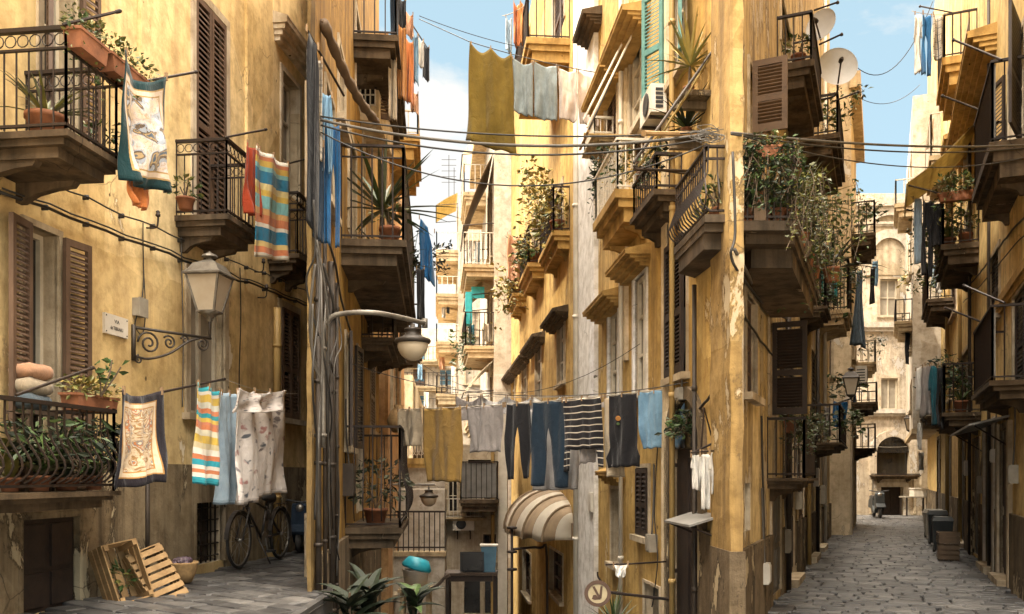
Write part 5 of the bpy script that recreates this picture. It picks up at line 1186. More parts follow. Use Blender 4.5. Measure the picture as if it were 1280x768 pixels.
# --- right alley face K
def kw(x0, y0, x1, y1, style='closed', **k): return LC.win(K, K.rect(x0, y0, x1, y1), style, **k)
def kdoor(d0, d1, zt, style='door', z0=.06, **k):
    k.setdefault('sur', .08); k.setdefault('sill', False); k.setdefault('frame', 'door_wood'); return LC.win(K, (du(K, d0), du(K, d1), z0, zt), style, .06, **k)
LC.win(K, (du(K, 8.55), du(K, 9.15), K.z_py(172, du(K, 8.6)), K.z_py(80, du(K, 8.6))), 'open', depth=.1, sur=.05, shut='shutter_tan', ang=88, ang2=15, pitch=.034, sill=False)
LC.win(K, (du(K, 10.1), du(K, 10.8), K.z_py(520, du(K, 10.1)), K.z_py(403, du(K, 10.1))), 'open', depth=.1, sur=.05, shut='shutter_dark', ang=86, ang2=15, pitch=.034, sill=False)
kw(931, 372, 944, 495, 'glass', depth=.08, sur=.05, panes=(2, 4), frame='frame_brown'); kw(931, 604, 938, 664, 'dark', depth=.08, sur=.0, sill=False)
kw(975, 20, 988, 80, 'glass', depth=.1, sur=.06, sill=False); kw(1004, 180, 1012, 240, 'closed', depth=.1, sur=.06); kw(1010, 320, 1018, 385, 'closed', depth=.1, sur=.06, pitch=.08)
kw(1012, 440, 1019, 520, 'closed', depth=.1, sur=.06, pitch=.08, shut='shutter_dark'); kw(1024, 330, 1029, 380, 'closed', depth=.1, sur=.06, pitch=.1, shut='teal'); kw(990, 560, 1000, 600, 'dark', depth=.1, sur=.05)
kdoor(10.3, 11.2, 1.35, frame='door_grey'); kdoor(12.0, 12.9, 2.1); kdoor(13.6, 14.5, 2.0, frame='frame_brown'); kdoor(15.3, 16.3, 2.3); kdoor(17.4, 18.4, 2.2, frame='door_grey'); kdoor(19.6, 20.6, 2.3)
bal(LC, K, 10.9, 12.6, .44, 73, 12, gap=.1, th=.3, r=.009); bal(LC, K, 9.95, 11.6, .44, 598, 522, gap=.09, th=.12, r=.01)
bal(LC, K, 13.9, 15.0, .42, 382, 330, gap=.12, th=.16, r=.01); bal(LC, K, 14.2, 16.6, .62, 553, 505, gap=.12, th=.12, r=.011); bal(LC, K, 18.2, 20.0, .6, 386, 322, gap=.13, th=.3, r=.013, slab='slab_pale')
bal(LC, K, 13.9, 16, .6, 165, 115, gap=.12, th=.3, r=.012)
cut_ = [(10.2, 11.3), (11.9, 13.0), (13.5, 13.9), (15.2, 14.5), (17.3, 18.5), (19.5, 20.7)]
sg_ = []; x = .25
for a, b in cut_: sg_.append((x, du(K, a))); x = du(K, b)
LC.strips('plinth', K, sg_+[(x, uK)], -.02, .045, -.1, .82, 'plinth')
for d, m_ in ((11.6, 'pipe_dark'), (14.9, 'pipe_ochre'), (16.9, 'pipe_dark'), (19.1, 'pipe_white')):
    mb = MB(); mb.tube([K.P(du(K, d), .07, 0), K.P(du(K, d), .07, 4.5 if m_ != 'pipe_white' else 14)], .04, 7); LC.part('drainpipe', mb, m_, smooth=True)
c0 = C.P(0, 0, 0); LC.finish([tuple(C.P(uC, 0, 0)[:2]), tuple(c0[:2]), tuple(K.P(uK, 0, 0)[:2])], -4.5, 13.9, skip=(0, 1))
# ---------------------------------------------------------------- things on walls C and K
def potrow(lst, W, z, group):
    for px, d, p, lab, kind, sz, n, pr in lst: pass
G3 = 'plants on the wraparound balcony'
def on(px, d, z): q = at(px, 300, d); q.z = z; return q
for i, (px, d, kind, sz, n, lab, lm) in enumerate((
    (1018, 9.4, 'spiky', .46, 34, 'big spiky succulent leaning out at the far side of the wraparound balcony', ('leaf_light', 'leaf_grey')), (982, 7.9, 'spiky', .44, 34, 'tall spiky plant in the second row near the outer corner of the wraparound balcony', ('leaf', 'leaf_light')), (930, 7.36, 'broad', .3, 18, 'fleshy plant right against the corner pilaster on the wraparound balcony', ('leaf_dark', 'leaf')),
    (938, 7.36, 'cactus', .26, 10, 'cluster of columnar cactus in the front corner of the wraparound balcony', ('leaf_dark', 'leaf')),
    (955, 7.36, 'broad', .24, 16, 'fleshy leaved plant in a terracotta pot at the front rail beside the cactus', ('leaf', 'leaf_light')),
    (973, 7.38, 'spiky', .26, 26, 'spiky succulent in the middle of the front rail of the wraparound balcony', ('leaf_grey', 'leaf')),
    (988, 7.42, 'bush', .22, 120, 'bushy plant at the outer front corner of the wraparound balcony', ('leaf', 'leaf_light')),
    (1000, 8.1, 'bush', .26, 140, 'bushy plant behind the outer corner of the wraparound balcony', ('leaf_dark', 'leaf')),
    (968, 7.9, 'broad', .34, 18, 'large broad leaved plant in the second row of the wraparound balcony', ('leaf_dark', 'leaf')),
    (1010, 8.9, 'spiky', .34, 26, 'spiky plant halfway along the far side of the wraparound balcony', ('leaf_grey', 'leaf')),
    (944, 7.8, 'spiky', .34, 24, 'dark spiky plant behind the cactus on the wraparound balcony', ('leaf_dark', 'leaf')))):
    potted('potted_plant', lab, on(px, d, zR+.006), .062, .13, kind, sz, n, G3, leafm=lm, ln=.06, w=.03)
potted('potted_plant', 'tall pointed yucca rising above the wraparound balcony', on(995, 8.6, zR+.006), .12, .28, 'yucca', .75, 44, G3, leafm=('leaf_light', 'leaf_grey'))
potted('potted_plant', 'terracotta pot behind the bars on the shaded half of the wraparound balcony', on(900, 7.5, zL+.006), .06, .12, 'bush', .22, 70, G3)
planter('flower_trough', 'terracotta trough of trailing plants on the front rail of the wraparound balcony', at(938, 196, 7.2)+V(0, 0, 0), V(1, 0, 0), .28, .09, .1, 'terracotta troughs on the wraparound balcony', 190, .12, .35, ln=.04, wd=.02)
planter('flower_trough', 'terracotta trough at the outer corner of the wraparound balcony overflowing with yellow green sprigs', at(1001, 214, 7.7), V(.4, 1, 0), .3, .09, .11, 'terracotta troughs on the wraparound balcony', 260, .16, .45, ('leaf_light', 'leaf'), .04, .022)
vine('thick green vine spilling over the far side of the wraparound balcony', V(3.02, 8.85, zR+.35), 1500, V(.26, .8, .42), .7, ('leaf', 'leaf_light'), G3, strands=70, ln=.042, w=.026)
vine('leafy vine covering the bars of the front rail of the wraparound balcony', V(2.12, 7.18, zR+.5), 1000, V(.26, .05, .14), .46, ('leaf_dark', 'leaf'), G3, strands=46, ln=.042, w=.026)
vine('pale sprigs drooping from the outer corner of the wraparound balcony', V(2.42, 7.3, zR+.15), 620, V(.13, .22, .24), .42, ('leaf_light', 'leaf_grey'), G3, strands=36, ln=.036, w=.022)
potted('potted_plant', 'arching bare spiky plant at the far end of the wraparound balcony', on(1040, 10.0, zR+.1), .1, .16, 'spiky', .6, 22, G3, leafm=('leaf_dark', 'stem'))
# yucca leaves and cables above the shaded half
potted('potted_plant', 'large yellowish yucca in the upper balcony beside the mustard awning', C.P(du(C, 8.15), .16, at(0, 122, 8.15).z), .05, .09, 'yucca', .56, 40, 'plants on the golden house', leafm=('leaf_gold', 'leaf_light'))
potted('potted_plant', 'low green agave under the mustard awning', C.P(du(C, 8.3), .14, at(0, 172, 8.3).z), .05, .08, 'spiky', .42, 30, 'plants on the golden house', leafm=('leaf_dark', 'leaf'))
for d, zz in ((8.15, at(0, 122, 8.15).z), (8.3, at(0, 172, 8.3).z)):
    mb = MB(); u = du(C, d); mb.wbox(C, u-.16, u+.16, -.02, .26, zz-.05, zz-.001); mb.wbox(C, u-.03, u+.03, -.02, .3, zz-.12, zz-.051)
    tag(mb.build('wall_shelf', 'plinth'), 'small stone ledge carrying the '+('yellowish yucca' if d < 8.2 else 'low agave'), 'ledge', 'plant ledges')
aw = thing('awning', 'mustard canvas awning rolled up along its diagonal arm off the golden house', 'awning', C.P(du(C, 7.9), 0, 5.2))
a_, b_ = at(893, 62, 7.95), at(792, 214, 7.7); mb = MB(); nn_ = 26; sd_ = V(.35, 1, 0).normalized(); vs = []
for i in range(nn_+1):
    f = i/nn_; q = a_.lerp(b_, f)+V(0, 0, -.03*math.sin(PI*f))
    for k in range(5): vs.append(q+V(-.075, 0, -.085)*(k/4)*(1+.16*math.sin(i*1.7))+sd_*(.02*math.sin(k*2.4+i*.8)+.05*k/4))
mb.add(vs, [(i*5+k, i*5+k+1, i*5+k+6, i*5+k+5) for i in range(nn_) for k in range(4)]); oc = mb.build('canvas', 'awning_canvas', aw, smooth=True); sm = oc.modifiers.new('thick', 'SOLIDIFY'); sm.thickness = .012
mb = MB(); mb.tube([a_+V(.06, .05, .1), b_+V(0, 0, .07)], .014, 6); mb.tube([C.P(du(C, 8.4), 0, b_.z+.2), b_+V(0, 0, .04)], .012, 5); mb.build('arm', 'pipe_dark', aw)
# bare awning frame
fr = thing('bare_awning', 'bare folded awning arms of pale tube slanting off the golden house', 'awning', C.P(du(C, 10.7), 0, 6))
for i, (x0, y0, x1, y1, m_) in enumerate(((804, 18, 737, 160, 'pipe_white'), (800, 22, 733, 172, 'pipe_dark'), (808, 16, 742, 150, 'pipe_white'))):
    u = du(C, 10.65+.12*i); mb = MB(); mb.tube([C.P(u, 0, C.z_py(y0, u)), C.P(u, .68, C.z_py(y1, u, .68))], .013, 6); mb.build('arm', m_, fr)
mb = MB(); u = du(C, 10.65); mb.tube([C.P(u-.1, .68, C.z_py(168, u, .68)), C.P(u+.5, .68, C.z_py(168, u, .68))], .016, 6); mb.build('front_bar', 'crate_wood', fr)
pole_ = lambda label, a, b, m_='iron', r=.013: tag((lambda mb: (mb.tube([a, b], r, 6), mb.lathe(b, (b-a).normalized(), [(r*1.2, 0), (r*1.3, .02)], 7), mb.build('laundry_pole', m_))[2])(MB()), label, 'pole', 'laundry poles over the middle alley')
pole_('pale wooden laundry pole sticking out under the corner cables', at(872, 168, 7.9), at(806, 167, 7.2), 'crate_wood', .02); pole_('thin dark laundry pole below the pale wooden one', at(866, 214, 8.1), at(795, 212, 7.6)); pole_('ochre laundry rod beside the white railing balcony', at(800, 170, 10.8), at(732, 168, 10.6), 'pipe_ochre')
# air conditioners
def aircon(label, W, d, p, zbot, w=.75, h=.5, dp=.3, u=None):
    u = du(W, d) if u is None else u; root = thing('air_conditioner', label, 'air conditioner', W.P(u, p, zbot), 'air conditioners')
    mb = MB(); mb.wbox(W, u-w/2, u+w/2, .06, .06+dp, zbot, zbot+h)
    for i in range(5): z = zbot+h*(.15+.15*i); mb.wbox(W, u-w/2-.006, u-w/2, .1, .06+dp-.05, z, z+.03, 1)
    mb.build('housing', ['white_metal', 'plastic_black'], root)
    mb = MB(); mb.lathe(W.P(u-w*.1, .061+dp, zbot+h/2), W.n, [(h*.38, 0), (h*.4, .012), (h*.3, .016), (.02, .012)], 20); mb.build('fan_grille', 'plastic_black', root)
    mb = MB()
    for s_ in (-.3, .3): mb.wbox(W, u+s_*w-.015, u+s_*w+.015, 0, .06+dp, zbot-.03, zbot-.001); mb.wbox(W, u+s_*w-.015, u+s_*w+.015, 0, .03, zbot-.25, zbot-.03)
    mb.build('bracket', 'iron', root); return root
aircon('cream air conditioner mounted high under the green shutter', C, 9.55, .2, at(0, 150, 9.5).z, .5, .3, .17)
# carpet and railing clutter, hanging pots on the golden house
vine('yellowing creeper over the upper planted balcony of the golden house', C.P(du(C, 17.3), .3, at(0, 250, 17).z), 420, V(.25, .9, .5), .9, ('leaf_gold', 'leaf_light'), 'plants on the golden house', ln=.11, w=.06, strands=26)
vine('golden creeper climbing above the middle planted balcony', C.P(du(C, 19.6), .3, at(0, 235, 19.6).z), 420, V(.3, .8, .6), 1.4, ('leaf_gold', 'leaf_light'), 'plants on the golden house', ln=.12, w=.07, strands=24)
vine('tangle of dry yellow plants on the lowest planted balcony', C.P(du(C, 24.6), .45, at(0, 360, 24.5).z), 420, V(.35, .9, .5), 1.0, ('leaf_gold', 'leaf_light'), 'plants on the golden house', ln=.14, w=.08, strands=24)
vine('dark green plant in the middle planted balcony', C.P(du(C, 20.7), .35, at(0, 320, 20.7).z), 300, V(.3, .5, .4), .5, ('leaf', 'leaf_gold'), 'plants on the golden house', ln=.12, w=.07, strands=20)
vine('dark creeper hanging beside the white railing balcony', C.P(du(C, 12.2), .22, at(0, 205, 12.2).z), 300, V(.1, .35, .25), .75, ('leaf_dark', 'leaf'), 'plants on the golden house', ln=.07, w=.04, strands=20)
vine('dark shrub overgrowing the top of the arched doorway', C.P(du(C, 8.75), .08, at(0, 532, 8.8).z), 320, V(.06, .26, .1), .16, ('leaf_dark', 'leaf'), 'plants on the golden house', name='wall_shrub', ln=.06, w=.03, strands=30)
for i, (px, d, y, lab) in enumerate(((705, 16.7, 288, 'round clay pot on the upper planted balcony of the golden house'), (676, 20.5, 328, 'round clay pot on the middle planted balcony of the golden house'), (652, 24.6, 366, 'round clay pot on the lowest planted balcony of the golden house'))):
    z = (C.z_py(y, du(C, d-.3), .34))+.01; potted('potted_plant', lab, C.P(du(C, d), .2, z), .14, .25, 'bush', .4, 80, 'plants on the golden house', leafm=('leaf_gold', 'leaf'), ln=.1, w=.05)
hang('cloth', 'peach cloth draped in front of the middle planted balcony', 'cloth', 634, 292, 650, 296, 352, 22.5, 'f_pink', 'washing on the golden house', folds=1.5, amp=.06, pins=1, pinch=-.2)
for x0, x1, y0, y1, d, m_, nm, lb in ((642, 650, 4, 58, 17.5, 'f_orange', 'towel', 'orange towel on the rail end of the top balcony'), (650, 658, 2, 56, 17.2, 'f_rust', 'towel', 'rust towel next to the orange one on the top balcony'), (632, 640, 22, 66, 18.4, 'f_wash_denim', 'jeans', 'blue jeans at the outermost end of the top balcony line'), (656, 663, 30, 74, 17.0, 'f_brown', 'towel', 'brown towel hanging under the top balcony rail')):
    hang(nm, lb, nm, x0, y0, x1, y0+3, y1, d, m_, 'washing on the golden house', folds=1.3, amp=.05, pins=1)
cable('short washing line at the top balcony', sagging(at(628, 20, 18.6), at(662, 2, 16.6), .05), .008, 'rope', 'clothes lines')
# chair silhouette on top balcony
# scalloped canopy
cn = thing('awning', 'cream scalloped dome awning over the lower window of the golden house', 'awning', C.P(du(C, 18), 0, .2))
u0, u1 = du(C, 15.9), du(C, 21.5); zt, zb_ = at(0, 613, 16.2).z, at(0, 676, 16.2).z; nseg = 8; R_ = 1.0
mb = MB(); rows = 9; cols = 28
def dome(f, g):  # f along u 0..1, g 0 (wall, top) .. 1 (front, bottom)
    a = g*PI/2; e = math.sin(PI*f)**.35
    return C.P(u0+(u1-u0)*f, .02+R_*math.sin(a)*e, zb_+(zt-zb_)*math.cos(a)*(.35+.65*e)+.03*math.cos(f*PI*2*nseg)*g)
vs = [dome(.5-.5*math.cos(PI*j/cols), i/rows) for i in range(rows+1) for j in range(cols+1)]
mb.add(vs, [(i*(cols+1)+j, i*(cols+1)+j+1, (i+1)*(cols+1)+j+1, (i+1)*(cols+1)+j) for i in range(rows) for j in range(cols)])
mb.m = [(i % cols)//2 % 2 for i in range(len(mb.f))]; o = mb.build('canvas', ['awning_white', 'awning_stripe'], cn, smooth=True); sm = o.modifiers.new('thick', 'SOLIDIFY'); sm.thickness = .02
for j in range(0, cols+1, 4): mb = MB(); mb.tube([dome(.5-.5*math.cos(PI*j/cols), i/rows)+C.n*.015+V(0, 0, .012) for i in range(rows+1)], .022, 5); mb.build('hoop', 'awning_stripe', cn)
# round traffic sign on a bent arm
sp = C.P(C.s_px(838, .06), .06, -.6); us = C.s_px(838, .06)
rs = thing('road_sign', 'round brown rimmed road sign with a turned arrow on a long dark wall arm', 'sign', sp)
mb = MB(); z0, z1 = C.z_py(752, us, .06), C.z_py(560, us, .06); tip = at(757, 740, 9.0)
mb.tube([C.P(us, .06, z0), C.P(us, .06, z1)], .022, 7); mb.tube([C.P(us, .06, z0+.02), tip], .016, 6)
for z in (z0+.3, z1-.2): mb.wbox(C, us-.02, us+.02, -.01, .06, z, z+.04)
mb.tube(smooth_path([at(756, 732, 9.0), at(748, 722, 9.0), at(747, 715, 9.0)]), .01, 5); mb.build('arm', 'iron', rs)
cs = at(747, 742, 8.98); ax = V(-.06, -1, .02).normalized()
mb = MB(); mb.lathe(cs, ax, [(.001, 0), (.13, 0), (.13, .012), (.001, .012)], 32); mb.build('disc', 'sign_face', rs)
mb = MB(); mb.lathe(cs, ax, [(.098, .004), (.135, .004), (.135, .02), (.098, .02), (.098, .004)], 36, caps=False); mb.build('rim', 'sign_brown', rs)
mb = MB(); sx = V(1, -.06, 0).normalized(); Qs = lambda x, z: cs+ax*.0125+sx*x+UP*z
for poly in ([(-.055, .07), (-.03, .075), (.035, -.05), (.012, -.055)], [(.012, -.055), (.04, -.05), (.05, .075), (.028, .075)], [(-.06, -.055), (-.045, -.015), (-.015, -.012), (.0, -.035), (.03, -.06), (-.03, -.065)]):
    mb.extrude([Qs(*q) for q in poly], ax*.003)
mb.build('arrow', 'sign_brown', rs)
hang('rag', 'small white rag knotted on the bar above the round sign', 'cloth', 766, 706, 785, 705, 722, 9.0, 'f_white', 'washing on the golden house', folds=1, amp=.02, pins=1, pinch=.7)
mb = MB(); mb.tube([at(757, 706, 9.05), at(790, 705, 9.1), C.pt(836, 702, .02)], .01, 5); tag(mb.build('wall_bar', 'iron'), 'thin bent bar carrying the white rag above the round sign', 'bar')
wb = thing('plant_box', 'narrow agave growing at the foot of the wall under the round sign', 'plant', at(768, 790, 9.2)); mb = MB(); rosette(mb, at(768, 785, 9.2), 22, .42, .035, .25, (.5, 1.6)); mb.build('foliage', ['leaf_grey', 'leaf', 'stem'], wb, recalc=False)
mb = MB(); round_pot(mb, at(768, 785, 9.2)-V(0, 0, .2), .14, .2); mb.build('pot', 'terracotta', wb)
# white shirts on a wall rack
rk = thing('drying_rack', 'iron wall rack with white shirts by the arched doorway', 'drying rack', C.P(C.s_px(898), .3, at(0, 562, 7.8).z))
mb = MB(); a0 = at(900, 561, 7.7)
mb.tube([C.pt(905, 548, 0), at(866, 566, 7.85)], .01, 5); mb.tube([C.pt(890, 548, 0), at(880, 510, 7.9), at(876, 568, 7.9)], .009, 5); mb.tube([at(864, 566, 7.8), at(902, 563, 7.55)], .009, 5); mb.build('rod', 'iron', rk)
for x0, x1, y0, y1, d, lb in ((863, 879, 567, 612, 7.85, 'white baby shirt nearest the arched doorway on the wall rack'), (874, 890, 566, 638, 7.75, 'longest white shirt in the middle of the wall rack'), (886, 902, 564, 618, 7.65, 'white shirt next to the corner pilaster on the wall rack')):
    hang('shirt', lb, 'shirt', x0, y0, x1, y0-1, y1, d, 'f_white', 'white shirts on the wall rack', strips=SHIRT, folds=2.2, amp=.02, pins=1)
cp = thing('door_canopy', 'small sagging metal canopy on the wall below the white shirts', 'canopy', C.P(.3, .1, at(0, 650, 7.7).z)); mb = MB()
z = at(0, 646, 7.7).z; u0, u1 = du(C, 7.66), du(C, 8.5); mb.hexa([C.P(u0, 0, z), C.P(u1, 0, z), C.P(u1, .3, z-.09), C.P(u0, .3, z-.09), C.P(u0, 0, z+.02), C.P(u1, 0, z+.02), C.P(u1, .3, z-.07), C.P(u0, .3, z-.07)]); mb.build('sheet', 'grey_sheet', cp)
mb = MB(); mb.tube([C.P(u0+.05, 0, z-.2), C.P(u0+.05, .27, z-.09)], .01, 5); mb.tube([C.P(u1-.05, 0, z-.2), C.P(u1-.05, .27, z-.09)], .01, 5); mb.build('strut', 'iron', cp)
# ---------------------------------------------------------------- the washing across the middle alley
l0, l1 = at(496, 512, 12.2), at(840, 486, 9.45)
def lp(px):  # point of the front line at a photo column
    for i in range(201):
        f = i/200; q = l0.lerp(l1, f)+V(0, 0, -.16*f*(1-f)); x = CX+q.x/q.y*F
        if x >= px: return q
    return l1
cable('long front clothes line crossing the middle alley under the trousers', [l0.lerp(l1, i/24)+V(0, 0, -.16*(i/24)*(1-i/24)) for i in range(25)], .007, 'rope', 'clothes lines')
GL = 'washing on the front line of the middle alley'
def lc(name, label, cat, x0, x1, ybot, mat, off=0, dz=0, **k):
    a, b = lp(x0)+V(0, off, dz), lp(x1)+V(0, off, dz); h = a.z-at(x0, ybot, a.y).z
    return cloth(name, label, cat, a, b, h, mat, GL, **k)
lc('cloth', 'pale beige cloth at the left end of the front line', 'cloth', 498, 527, 558, 'f_beige', folds=1.2, amp=.02, sag=.01)
lc('towel', 'ochre brown towel hanging long on the front line', 'towel', 530, 577, 602, 'f_brown', folds=1.2, amp=.02, sag=.01)
lc('shirt', 'grey tee shirt between the ochre towel and the black trousers', 'shirt', 583, 631, 566, 'f_grey', folds=1.6, amp=.02, sag=.01, strips=[[(0, .02, .98), (.7, .06, .94), (1, .02, .98)]])
lc('trousers', 'slim black trousers on the front line', 'trousers', 630, 664, 598, 'f_black', folds=1.4, amp=.02, sag=.01, strips=TROUSERS)
lc('jeans', 'dark blue jeans with faded thighs on the front line', 'jeans', 663, 709, 609, 'f_denim', folds=1.4, amp=.02, sag=.015, strips=TROUSERS)
lc('sheet', 'off white sheet hanging behind the dark jeans', 'sheet', 666, 728, 613, 'f_light_grey', off=.5, dz=-.05, folds=2.2, amp=.04, pegs=False)
lc('shirt', 'black shirt with thin cream stripes hung upside down', 'shirt', 702, 754, 590, 'f_stripe', folds=1.8, amp=.02, sag=.01, strips=[[(0, .04, .96), (.7, .06, 1)], [(.7, .06, .22), (1, .04, .2)], [(.7, .84, 1), (.95, .86, 1.02)]])
lc('cloth', 'grey cloth peeking out under the striped shirt', 'cloth', 722, 748, 580, 'f_grey', off=.12, folds=1.2, amp=.02, pegs=False)
o_ = lc('shirt', 'black tee shirt with a small round colour badge on the front line', 'shirt', 755, 799, 585, 'f_black', folds=1.4, amp=.02, sag=.01, strips=TEE)
lc('cloth', 'white cloth showing below the black tee shirt', 'cloth', 763, 795, 583, 'f_light_grey', off=.1, dz=-.45, folds=1.4, amp=.02, pegs=False)
lc('shirt', 'dark shirt behind the black tee shirt showing its peach lining', 'shirt', 758, 782, 596, 'f_beige', off=.16, folds=1, amp=.03, pegs=False)
lc('shorts', 'light blue denim shorts at the right end of the front line', 'shorts', 797, 838, 560, 'f_light_denim', folds=1.4, amp=.025, sag=.01, strips=[[(0, .0, .98), (.6, .0, .98), (1, .02, 1.0)]])
q = lp(772)-V(0, .035, .27); mb = MB(); mb.lathe(q, V(0, -1, 0), [(.028, 0), (.03, .006), (.02, .009), (.001, .01)], 14, 0)
mb.lathe(q-V(0, 0, .06), V(0, -1, 0), [(.016, 0), (.018, .006), (.001, .008)], 12, 1); b_ = mb.build('badge', ['f_rust', 'leaf'], o_)
l2, l3 = at(556, 492, 14.5), at(746, 494, 13.9)
cable('rear clothes line carrying grey rags behind the trousers', sagging(l2, l3, .05), .007, 'rope', 'clothes lines')
for x0, x1, yb, m_, lb in ((571, 604, 524, 'f_grey', 'grey sagging rag at the left end of the rear line'), (604, 636, 516, 'f_light_grey', 'light grey sagging rag second on the rear line'), (636, 668, 510, 'f_light_grey', 'pale sagging rag in the middle of the rear line'), (668, 704, 512, 'f_white', 'whitish sagging rag fourth on the rear line'), (704, 736, 508, 'f_light_grey', 'pale rag at the right end of the rear line')):
    f0, f1 = (x0-556)/190, (x1-556)/190; a, b = l2.lerp(l3, f0), l2.lerp(l3, f1)
    cloth('rag', lb, 'cloth', a-V(0, 0, .03), b-V(0, 0, .03), a.z-at(x0, yb, a.y).z, m_, 'rags on the rear line of the middle alley', folds=1.5, amp=.04, sag=.1, pins=1)
# high line with olive towel
h0, h1, h2 = at(524, 24, 15.0), at(586, 52, 13.6), at(752, 92, 13.2)
cable('high clothes line carrying the olive towel', sagging(h0, h1, .0, 6)+sagging(h1, h2, .04, 16)[1:], .007, 'cable', 'clothes lines')
cable('second thin high line above the olive towel', sagging(at(524, 20, 15.2), at(664, 62, 15.6), .05), .006, 'cable', 'clothes lines')
GH = 'washing on the high line'
def hc(name, lb, cat, x0, x1, y0, y1, yb, m_, **k):
    a, b = at(x0, y0, 13.5), at(x1, y1, 13.4); return cloth(name, lb, cat, a, b, a.z-at(x0, yb, 13.5).z, m_, GH, **k)
hc('towel', 'big olive towel hanging against the sky', 'towel', 588, 640, 54, 68, 178, 'f_olive', folds=1.5, amp=.03, sag=.09, pins=2, pinch=-.22)
hc('towel', 'mottled blue grey towel left of its twin on the high line', 'towel', 641, 667, 73, 80, 140, 'f_bluegrey', folds=1.3, amp=.03, sag=.04, pins=1); hc('towel', 'mottled blue grey towel next to the blush cloth', 'towel', 668, 697, 78, 83, 147, 'f_bluegrey', folds=1.3, amp=.03, sag=.03, pins=1)
hc('cloth', 'blush cloth beside the blue grey towels on the high line', 'cloth', 698, 722, 86, 89, 149, 'f_blush', folds=1.2, amp=.03, sag=.02, pins=1); hc('cloth', 'last blush cloth at the right end of the high line', 'cloth', 723, 749, 90, 96, 153, 'f_blush', folds=1.2, amp=.03, sag=.02, pins=1)
# overhead cables
e0, e1, e2 = B.pt(401, 150, .1), at(884, 168, 7.6), at(916, 167, 7.0); GO = 'cables strung across the streets'
for i, (dy, sg, r_, lb) in enumerate(((0, .16, .014, 'thick grey cable bundle spanning the middle alley'), (6, .2, .009, 'black cable just below the thick bundle over the middle alley'), (-4, .1, .008, 'thin black cable tight above the thick bundle over the middle alley'), (14, .42, .007, 'slack thin cable sagging lowest over the middle alley'))):
    cable(lb, sagging(e0+V(0, 0, -dy*.008), e1+V(0, 0, -dy*.006), sg, 24), r_, 'cable_grey' if i == 0 else 'cable', GO)
for i, (y0, y1, sg, r_, lb) in enumerate(((166, 181, .06, .012, 'thick cable spanning the right alley from the corner pilaster'), (168, 184, .10, .008, 'second cable close under the thick one over the right alley'), (166, 195, .2, .006, 'slack cable sagging lowest over the right alley'))):
    cable(lb, sagging(at(914, y0, 7.05), R.pt(1290, y1, 0), sg, 24), r_, 'cable_grey' if i == 0 else 'cable', GO)
mb = MB()
for i in range(16):
    c = at(uni(872, 908), uni(160, 174), uni(7.2, 7.5)); mb.tube(smooth_path([c+V(math.cos(k*.9+i)*uni(.05, .13), uni(-.03, .03), math.sin(k*.9+i)*uni(.02, .045)) for k in range(8)], 3), .0032, 4)
tag(mb.build('cable_coil', 'cable_grey'), 'tangled coil of spare cable tied at the wedge corner', 'cable coil')
cable('thin cable running down the corner pilaster under the balcony', smooth_path([at(916, 190, 7.05), at(919, 290, 7.05), at(914, 320, 7.05), at(930, 350, 7.4), K.pt(960, 385, .05), K.pt(985, 400, .05)]), .012, 'cable', 'cables along the wedge corner')
cable('second cable slanting off the corner along the right alley wall', smooth_path([at(918, 312, 7.05), at(932, 338, 7.5), K.pt(950, 370, .04), K.pt(975, 396, .04)]), .016, 'cable_grey', 'cables along the wedge corner')
cable('thin cable crossing the middle alley low in front of the far houses', sagging(B.pt(440, 455, .1), C.pt(860, 478, .03), .25, 20), .005, 'cable', GO)
cable('thin slack cable low over the middle alley toward the round sign', sagging(B.pt(470, 400, .1), C.pt(800, 430, .05), .9, 20), .004, 'cable', GO)
# ================================================================ FAR END OF THE MIDDLE ALLEY
def block(label, W, u1, z0, z1, back, mat, name='apartment_building'):
    a, b = W.P(0, 0, 0), W.P(u1, 0, 0); bl = Bld(name, label, 'building', W.P(u1/2, -back/2, z0), mat); bl.face(W, 0, u1, z0, z1)
    bl.poly = [tuple(a[:2]), tuple(b[:2]), tuple(W.P(u1, -back, 0)[:2]), tuple(W.P(0, -back, 0)[:2])]; bl.zz = (z0, z1); return bl
def done(bl, skip=(0,)): return bl.finish(bl.poly, bl.zz[0], bl.zz[1], skip=skip)
# white block on the right whose balconies lean over the alley
xf = lambda px, d: (px-CX)/F*d
W2 = Wall(xf(618, 29.6), 29.6, -.0864, 1, -1); N2 = Wall(xf(618, 29.6), 29.58, 1, 0, 1)
F2 = block('white apartment block down the middle alley with wide awning balconies', W2, du(W2, 39), -8, 14.5, 5, 'plaster_white')
F2.face(N2, 0, 3, -8, 14.5)
def fb(bl, W, d0, d1, p, ytop, yrail, **k): return bal(bl, W, d0, d1, p, ytop, yrail, **k)
fb(F2, W2, 29.7, 33.5, 1.05, 330, 290, gap=.14, th=.4, r=.016, rail='iron_pale', slab='slab_pale'); fb(F2, W2, 29.8, 33.5, 1.0, 432, 390, gap=.14, th=.4, r=.016, slab='slab_pale', rail='iron')
fb(F2, W2, 34.5, 38, .9, 240, 205, gap=.2, th=.5, r=.02, rail='iron_pale', slab='slab_pale'); fb(F2, W2, 29.8, 33, .9, 528, 492, gap=.14, th=.4, r=.016, rail='iron_pale', slab='slab_pale')
for d, y0, y1 in ((30.5, 235, 325), (32.3, 245, 325), (30.5, 370, 428), (32.3, 370, 428), (36, 300, 360), (36, 410, 460), (30.6, 470, 520)): F2.win(W2, rb(W2, d, d+1, y0, y1), 'closed', .12, .1, pitch=.12, shut='shutter_tan')
mb = MB(); mb.wbox(W2, -.05, du(W2, 39), -.02, .5, 14.2, 14.5); F2.part('cornice', mb, 'slab_pale'); done(F2)
GF = 'washing on the far blocks'
